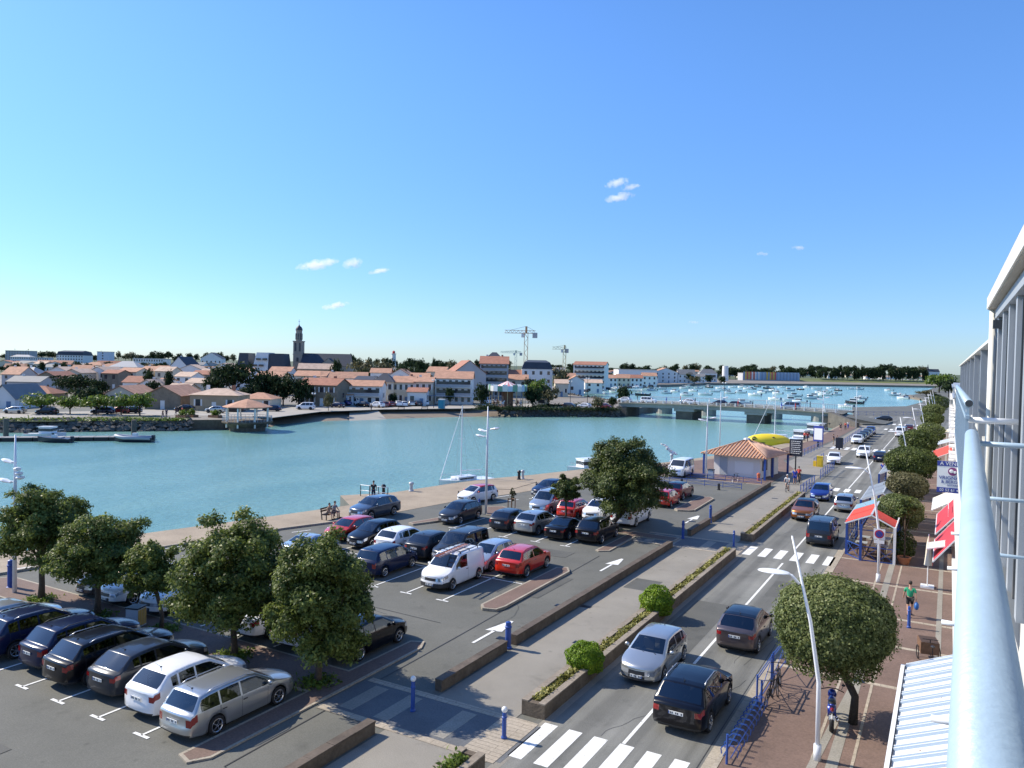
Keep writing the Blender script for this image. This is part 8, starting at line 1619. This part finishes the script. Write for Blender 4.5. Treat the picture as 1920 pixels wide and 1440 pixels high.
def motorboat(label, x, y, rz, L=6, kind='cabin', hullm='hull_white', group=None, z=WZ, detail=False):
    key = (kind, hullm)
    if key not in BP:
        o = empty('motorboat', label, 'boat'); hull(MB(), 6, 2.3, 1.05, .7).build('hull', hullm, o, smooth=False)
        if kind == 'cabin':
            MB().box(.3, 0, .72, 1.9, 1.6, 1.05).build('cabin', 'hull_white', o); MB().box(.3, 0, 1.15, 1.93, 1.63, .42).build('cabin_window', 'far_glass', o); MB().box(.2, 0, 1.77, 2.2, 1.8, .08).build('cabin_roof', 'hull_white', o); MB().tube([(2.7, 0, 1.4), (1.6, -.8, 1.35), (1.4, -.9, .8)], .02, n=5).tube([(2.7, 0, 1.4), (1.6, .8, 1.35), (1.4, .9, .8)], .02, n=5).build('bow_rail', 'steel', o)
        elif kind == 'open': MB().box(.1, 0, .6, .8, .7, .75).build('console', 'hull_white', o); MB().box(-1.1, 0, .6, .6, 1.4, .35).build('bench', 'hull_grey', o); MB().box(.35, 0, 1.3, .05, .7, .35).build('windscreen', 'far_glass', o)
        elif kind == 'rib':
            for s_ in (-1, 1): MB().tube([(-2.9, s_*.95, .62), (1.2, s_*.98, .68), (2.4, s_*.55, .85), (2.95, 0, .95)], [.26, .28, .26, .2], n=10).build('tube', 'hull_grey', o, smooth=True)
            MB().box(-.2, 0, .6, .7, .6, .8).build('console', 'hull_white', o)
        MB().box(-3.05, 0, .35, .45, .4, .75).build('outboard_engine', 'hull_dark', o); BP[key] = o
    else: o = dup(BP[key])
    o.location = (x, y, z); o.rotation_euler.z = rz; o.scale = (L/6,)*3; return tag(o, label, 'boat', group)
def bpx(px, py, **k): return G(px, py, WZ)
gp = 'boats at the left pontoon'
x, y = G(86, 822, WZ); motorboat('white cabin motorboat behind the pontoon at the left', x, y, math.radians(30), 6.6, 'cabin', group=gp); x, y = G(103, 829, WZ); motorboat('low dark open boat moored in front of the pontoon', x, y, math.radians(210), 5.4, 'open', 'hull_dark', gp); x, y = G(251, 828, WZ); motorboat('grey inflatable boat with a black engine at the pontoon end', x, y, math.radians(212), 6.2, 'rib', 'hull_dark', gp)
a = Vector(G(-120, 829, WZ)); b_ = Vector(G(285, 826, WZ)); mb = MB(); d = (b_-a).normalized(); nr = Vector((-d.y, d.x)); n_ = 14
o = empty('pontoon', 'long dark floating pontoon at the left below the boulders', 'pontoon', (a.x, a.y, WZ), math.atan2(d.y, d.x)); L_ = (b_-a).length
for i in range(n_): MB().box(L_*(i+.5)/n_, 1.2, -.3, L_/n_-.15, 2.4, .85).build('float', 'dark_metal', o); MB().box(L_*(i+.5)/n_, 1.2, .55, L_/n_-.1, 2.5, .08).build('planking', 'r_grey', o)
for i, (px, py) in enumerate(((11, 818), (251, 820))): MB().lathe([(.42, -3), (.42, 3.0), (.001, 3.1)], n=12).build('mooring_pile', 'dark_stone', loc=(*G(px, py, WZ), WZ), label=('dark round mooring pile at the left edge of the pontoon', 'dark round mooring pile behind the inflatable boat')[i], cat='mooring pile')
ml = [(1420, 726), (1465, 727), (1512, 727), (1610, 731), (1340, 735), (1368, 738), (1265, 735), (1415, 742), (1440, 729), (1568, 741), (1558, 729), (1490, 744), (1249, 738), (1322, 741), (1036, 735), (1152, 736), (1205, 742), (1223, 733), (1219, 731), (1238, 730), (1283, 729), (1292, 726), (1299, 734), (1309, 729), (1329, 727), (1350, 729), (1287, 742), (1359, 732), (1373, 727), (1389, 737), (1392, 727), (1402, 730), (1410, 730), (1428, 737), (1437, 735), (1450, 733), (1458, 739), (1452, 750), (1479, 733), (1484, 753), (1500, 731), (1520, 748), (1528, 745), (1531, 730), (1537, 737), (1546, 738), (1547, 742), (1551, 735), (1571, 733), (1596, 730), (1667, 733), (1677, 742), (1688, 741), (1693, 748), (1700, 747), (1586, 764), (1602, 757), (1610, 752), (1614, 748), (1392, 757), (1499, 755)]
rs = random.Random(4); zone = lambda px, py: ('near the lagoon block' if px < 1260 else 'left of the yellow boat line' if px < 1380 else 'above the middle of the bridge' if px < 1470 else 'above the right half of the bridge' if px < 1560 else 'in the open right part of the lagoon' if py < 745 else 'close to the bridge end')
for i, (px, py) in enumerate(ml):
    k = 'cabin' if i % 3 != 1 else 'open'; hm = 'hull_white' if i % 8 else 'hull_dark'; x, y = G(px, py, WZ); D = depth(x, y, WZ); L_ = 6.8 if px < 1660 else 7.5
    zn_ = zone(px, py).replace('left of the yellow boat line', 'above the left part of the bridge'); nm = '%s %s motorboats %s' % ('white' if hm == 'hull_white' else 'dark-hulled', 'cabin' if k == 'cabin' else 'open', zn_); od = sorted(ml).index((px, py))
    motorboat(nm.replace('motorboats', 'motorboat')+', %s boat from left' % ORD(od), x, y, math.radians(rs.uniform(150, 215)), L_*rs.uniform(.85, 1.15), k, hm, group=nm)
for i, (px, py, L_) in enumerate(((1517, 822, 8), (1543, 812, 9.5))): x, y = G(px, py, WZ+1.0); motorboat(('white open fishing boat moored at the promenade', 'white cabin cruiser moored at the promenade beside the fishing boat')[i], x-1.5, y+2, math.radians(-105), L_, 'cabin', group='boats moored at the promenade')
x, y = G(1092, 882, WZ+.8); motorboat('small white boat bow behind the large dark tree at the quay', x-.5, y+3, math.radians(-120), 6.5, 'cabin')
# sailing boats
def sailboat(label, x, y, rz, L, mast_h, z=WZ):
    o = empty('sailboat', label, 'sailing boat', (x, y, z), rz); s = L/7; hull(MB(), L, L*.33, 1.15*s, .85*s).build('hull', 'hull_white', o, smooth=False); hull(MB(), L*.985, L*.335, .42*s, .35*s).build('stripe', 'hull_blue', o)
    mb = MB(); mb.box(.2*s, 0, .9*s, 2.6*s, 1.3*s, .42*s); mb.ball((.9*s, 0, 1.05*s), .8*s, n=10, sq=(1.4, .75, .45)); mb.build('cabin', 'hull_white', o); MB().box(.3*s, 0, 1.02*s, 1.9*s, 1.33*s, .16*s).build('cabin_window', 'far_glass', o)
    MB().tube([(.6*s, 0, .9*s), (.6*s, 0, mast_h)], [.075, .045], n=8).build('mast', 'lamp_white', o); MB().tube([(.6*s, 0, 1.9*s), (-2.4*s, 0, 1.8*s)], [.05, .04], n=8).build('boom', 'lamp_white', o)
    MB().tube([(3.45*s, 0, 1.2*s), (.65*s, 0, mast_h*.96)], [.05, .02], n=6).build('furled_jib', 'hull_white', o); mb = MB(); mb.tube([(-3.4*s, 0, 1*s), (.6*s, 0, mast_h)], .012, n=4)
    for s_ in (-1, 1): mb.tube([(.5*s, s_*L*.15, .95*s), (.6*s, s_*.5, mast_h*.6), (.6*s, 0, mast_h*.98)], .012, n=4)
    mb.bar((.6*s, -.55, mast_h*.6), (.6*s, .55, mast_h*.6), .04); mb.build('rigging', 'steel', o); mb = MB()
    for s_ in (-1, 1):
        mb.tube([(3.4*s, 0, 1.7*s), (1.8*s, s_*L*.12, 1.55*s), (-3.2*s, s_*L*.15, 1.4*s)], .015, n=5)
        for t in (-3, -1.4, .2, 1.8): mb.tube([(t*s, s_*L*.15, .85*s), (t*s, s_*L*.15, 1.45*s)], .015, n=4)
    mb.build('guard_rail', 'steel', o)
    for s_ in (-.9, .9): MB().ball((s_*2*s, -L*.175, .5*s), .18, n=8, sq=(.8, .8, 1.5)).build('fender', 'hull_white', o)
    return o
x, y = G(884, 899, WZ+1.2); ang = math.atan2(*(Vector(G(843, 903)) - Vector(G(930, 893))).yx) ; zm = ZA(x, y, 762)-WZ
sailboat('white sailing boat with a tall bare mast moored at the quay', x-1.6, y+1.2, ang, 7.2, zm)
x, y = G(1452, 834, WZ); sailboat('white sailing boat whose mast rises behind the yellow covered boat', x, y+4, math.radians(200), 9, ZA(x, y+4, 728)-WZ)
# yellow covered boat on the quay side
x, y = G(1440, 843, WZ); o = empty('covered_boat', 'boat under a bright yellow cover with round black emblems behind the kiosk', 'boat', (x, y, WZ), math.radians(24)); mat('cover_yellow', (.80, .60, .03), .5)
hull(MB(), 8.6, 2.9, 1.6, 1.3).build('hull', 'hull_dark', o); MB().ball((0, 0, 1.5), 1.0, n=18, sq=(3.9, 1.5, 1.3)).build('cover', 'cover_yellow', o, smooth=True)
for xx in (.6, -2.6): MB().ball((xx, -1.18 if xx > 0 else -.95, 1.95), .5, n=12, sq=(.75, .35, .8)).build('emblem', 'black_plastic', o); MB().ball((xx, -1.32 if xx > 0 else -1.08, 2.0), .25, n=8, sq=(1, .25, .6)).build('emblem_mark', 'cover_yellow', o)
x, y = G(1482, 843, WZ); motorboat('white motorboat with a canopy at the right end of the yellow covered boat', x, y, math.radians(-40), 6.5, 'cabin')
# ---------------------------------------------------------------- small clouds
m = bpy.data.materials.new('cloud'); m.use_nodes = True; nn = m.node_tree.nodes; ll = m.node_tree.links; nn.clear(); ou = nn.new('ShaderNodeOutputMaterial'); pv = nn.new('ShaderNodeVolumePrincipled'); pv.inputs['Color'].default_value = (1, 1, 1, 1); pv.inputs['Anisotropy'].default_value = .2
tc = nn.new('ShaderNodeTexCoord'); le = nn.new('ShaderNodeVectorMath'); le.operation = 'LENGTH'; ll.new(tc.outputs['Object'], le.inputs[0]); ge = nn.new('ShaderNodeNewGeometry')
no = nn.new('ShaderNodeTexNoise'); no.inputs['Scale'].default_value = .022; no.inputs['Detail'].default_value = 7; no.inputs['Roughness'].default_value = .62; ll.new(ge.outputs['Position'], no.inputs[0])
su = nn.new('ShaderNodeMath'); su.operation = 'MULTIPLY_ADD'; su.inputs[1].default_value = -.30; ll.new(le.outputs['Value'], su.inputs[0]); ll.new(no.outputs[0], su.inputs[2])
mr = nn.new('ShaderNodeMapRange'); mr.inputs[1].default_value = .26; mr.inputs[2].default_value = .48; mr.inputs[3].default_value = 0; mr.inputs[4].default_value = .022; ll.new(su.outputs[0], mr.inputs[0]); ll.new(mr.outputs[0], pv.inputs['Density']); ll.new(pv.outputs[0], ou.inputs['Volume']); M['cloud'] = m
rs = random.Random(9); Dk = 6000; s = Dk/F
for px, py, w_, h_, lb in ((594, 496, 70, 13, 'wispy white cloud, largest of the group above the church'), (662, 494, 34, 15, 'small slanting white cloud right of the largest one above the church'), (713, 508, 40, 7, 'thin flat cloud at the right end of the group above the church'), (630, 573, 48, 9, 'lone flat cloud lowest above the church'), (1157, 343, 42, 12, 'upper small cloud of the high trio right of centre'), (1181, 351, 34, 8, 'middle small cloud of the high trio right of centre'), (1162, 370, 50, 12, 'lowest cloud of the high trio right of centre'), (1432, 476, 22, 6, 'tiny faint cloud left of another at the right'), (1497, 465, 24, 6, 'tiny faint cloud right of another at the right'), (1301, 604, 18, 5, 'tiny low cloud above the lagoon')):
    c = PD(px, py, Dk); mb = MB(); mb.ball((0, 0, 0), 1.0, n=24)
    q_ = mb.build('cloud', 'cloud', loc=c, label=lb, cat='cloud', group='small clouds'); q_.rotation_euler = (0, math.radians(-12 if px < 1200 else 0), math.atan2(BY[0], BX[0])); q_.scale = (w_*s*.62, w_*s*.4, h_*s*.75)
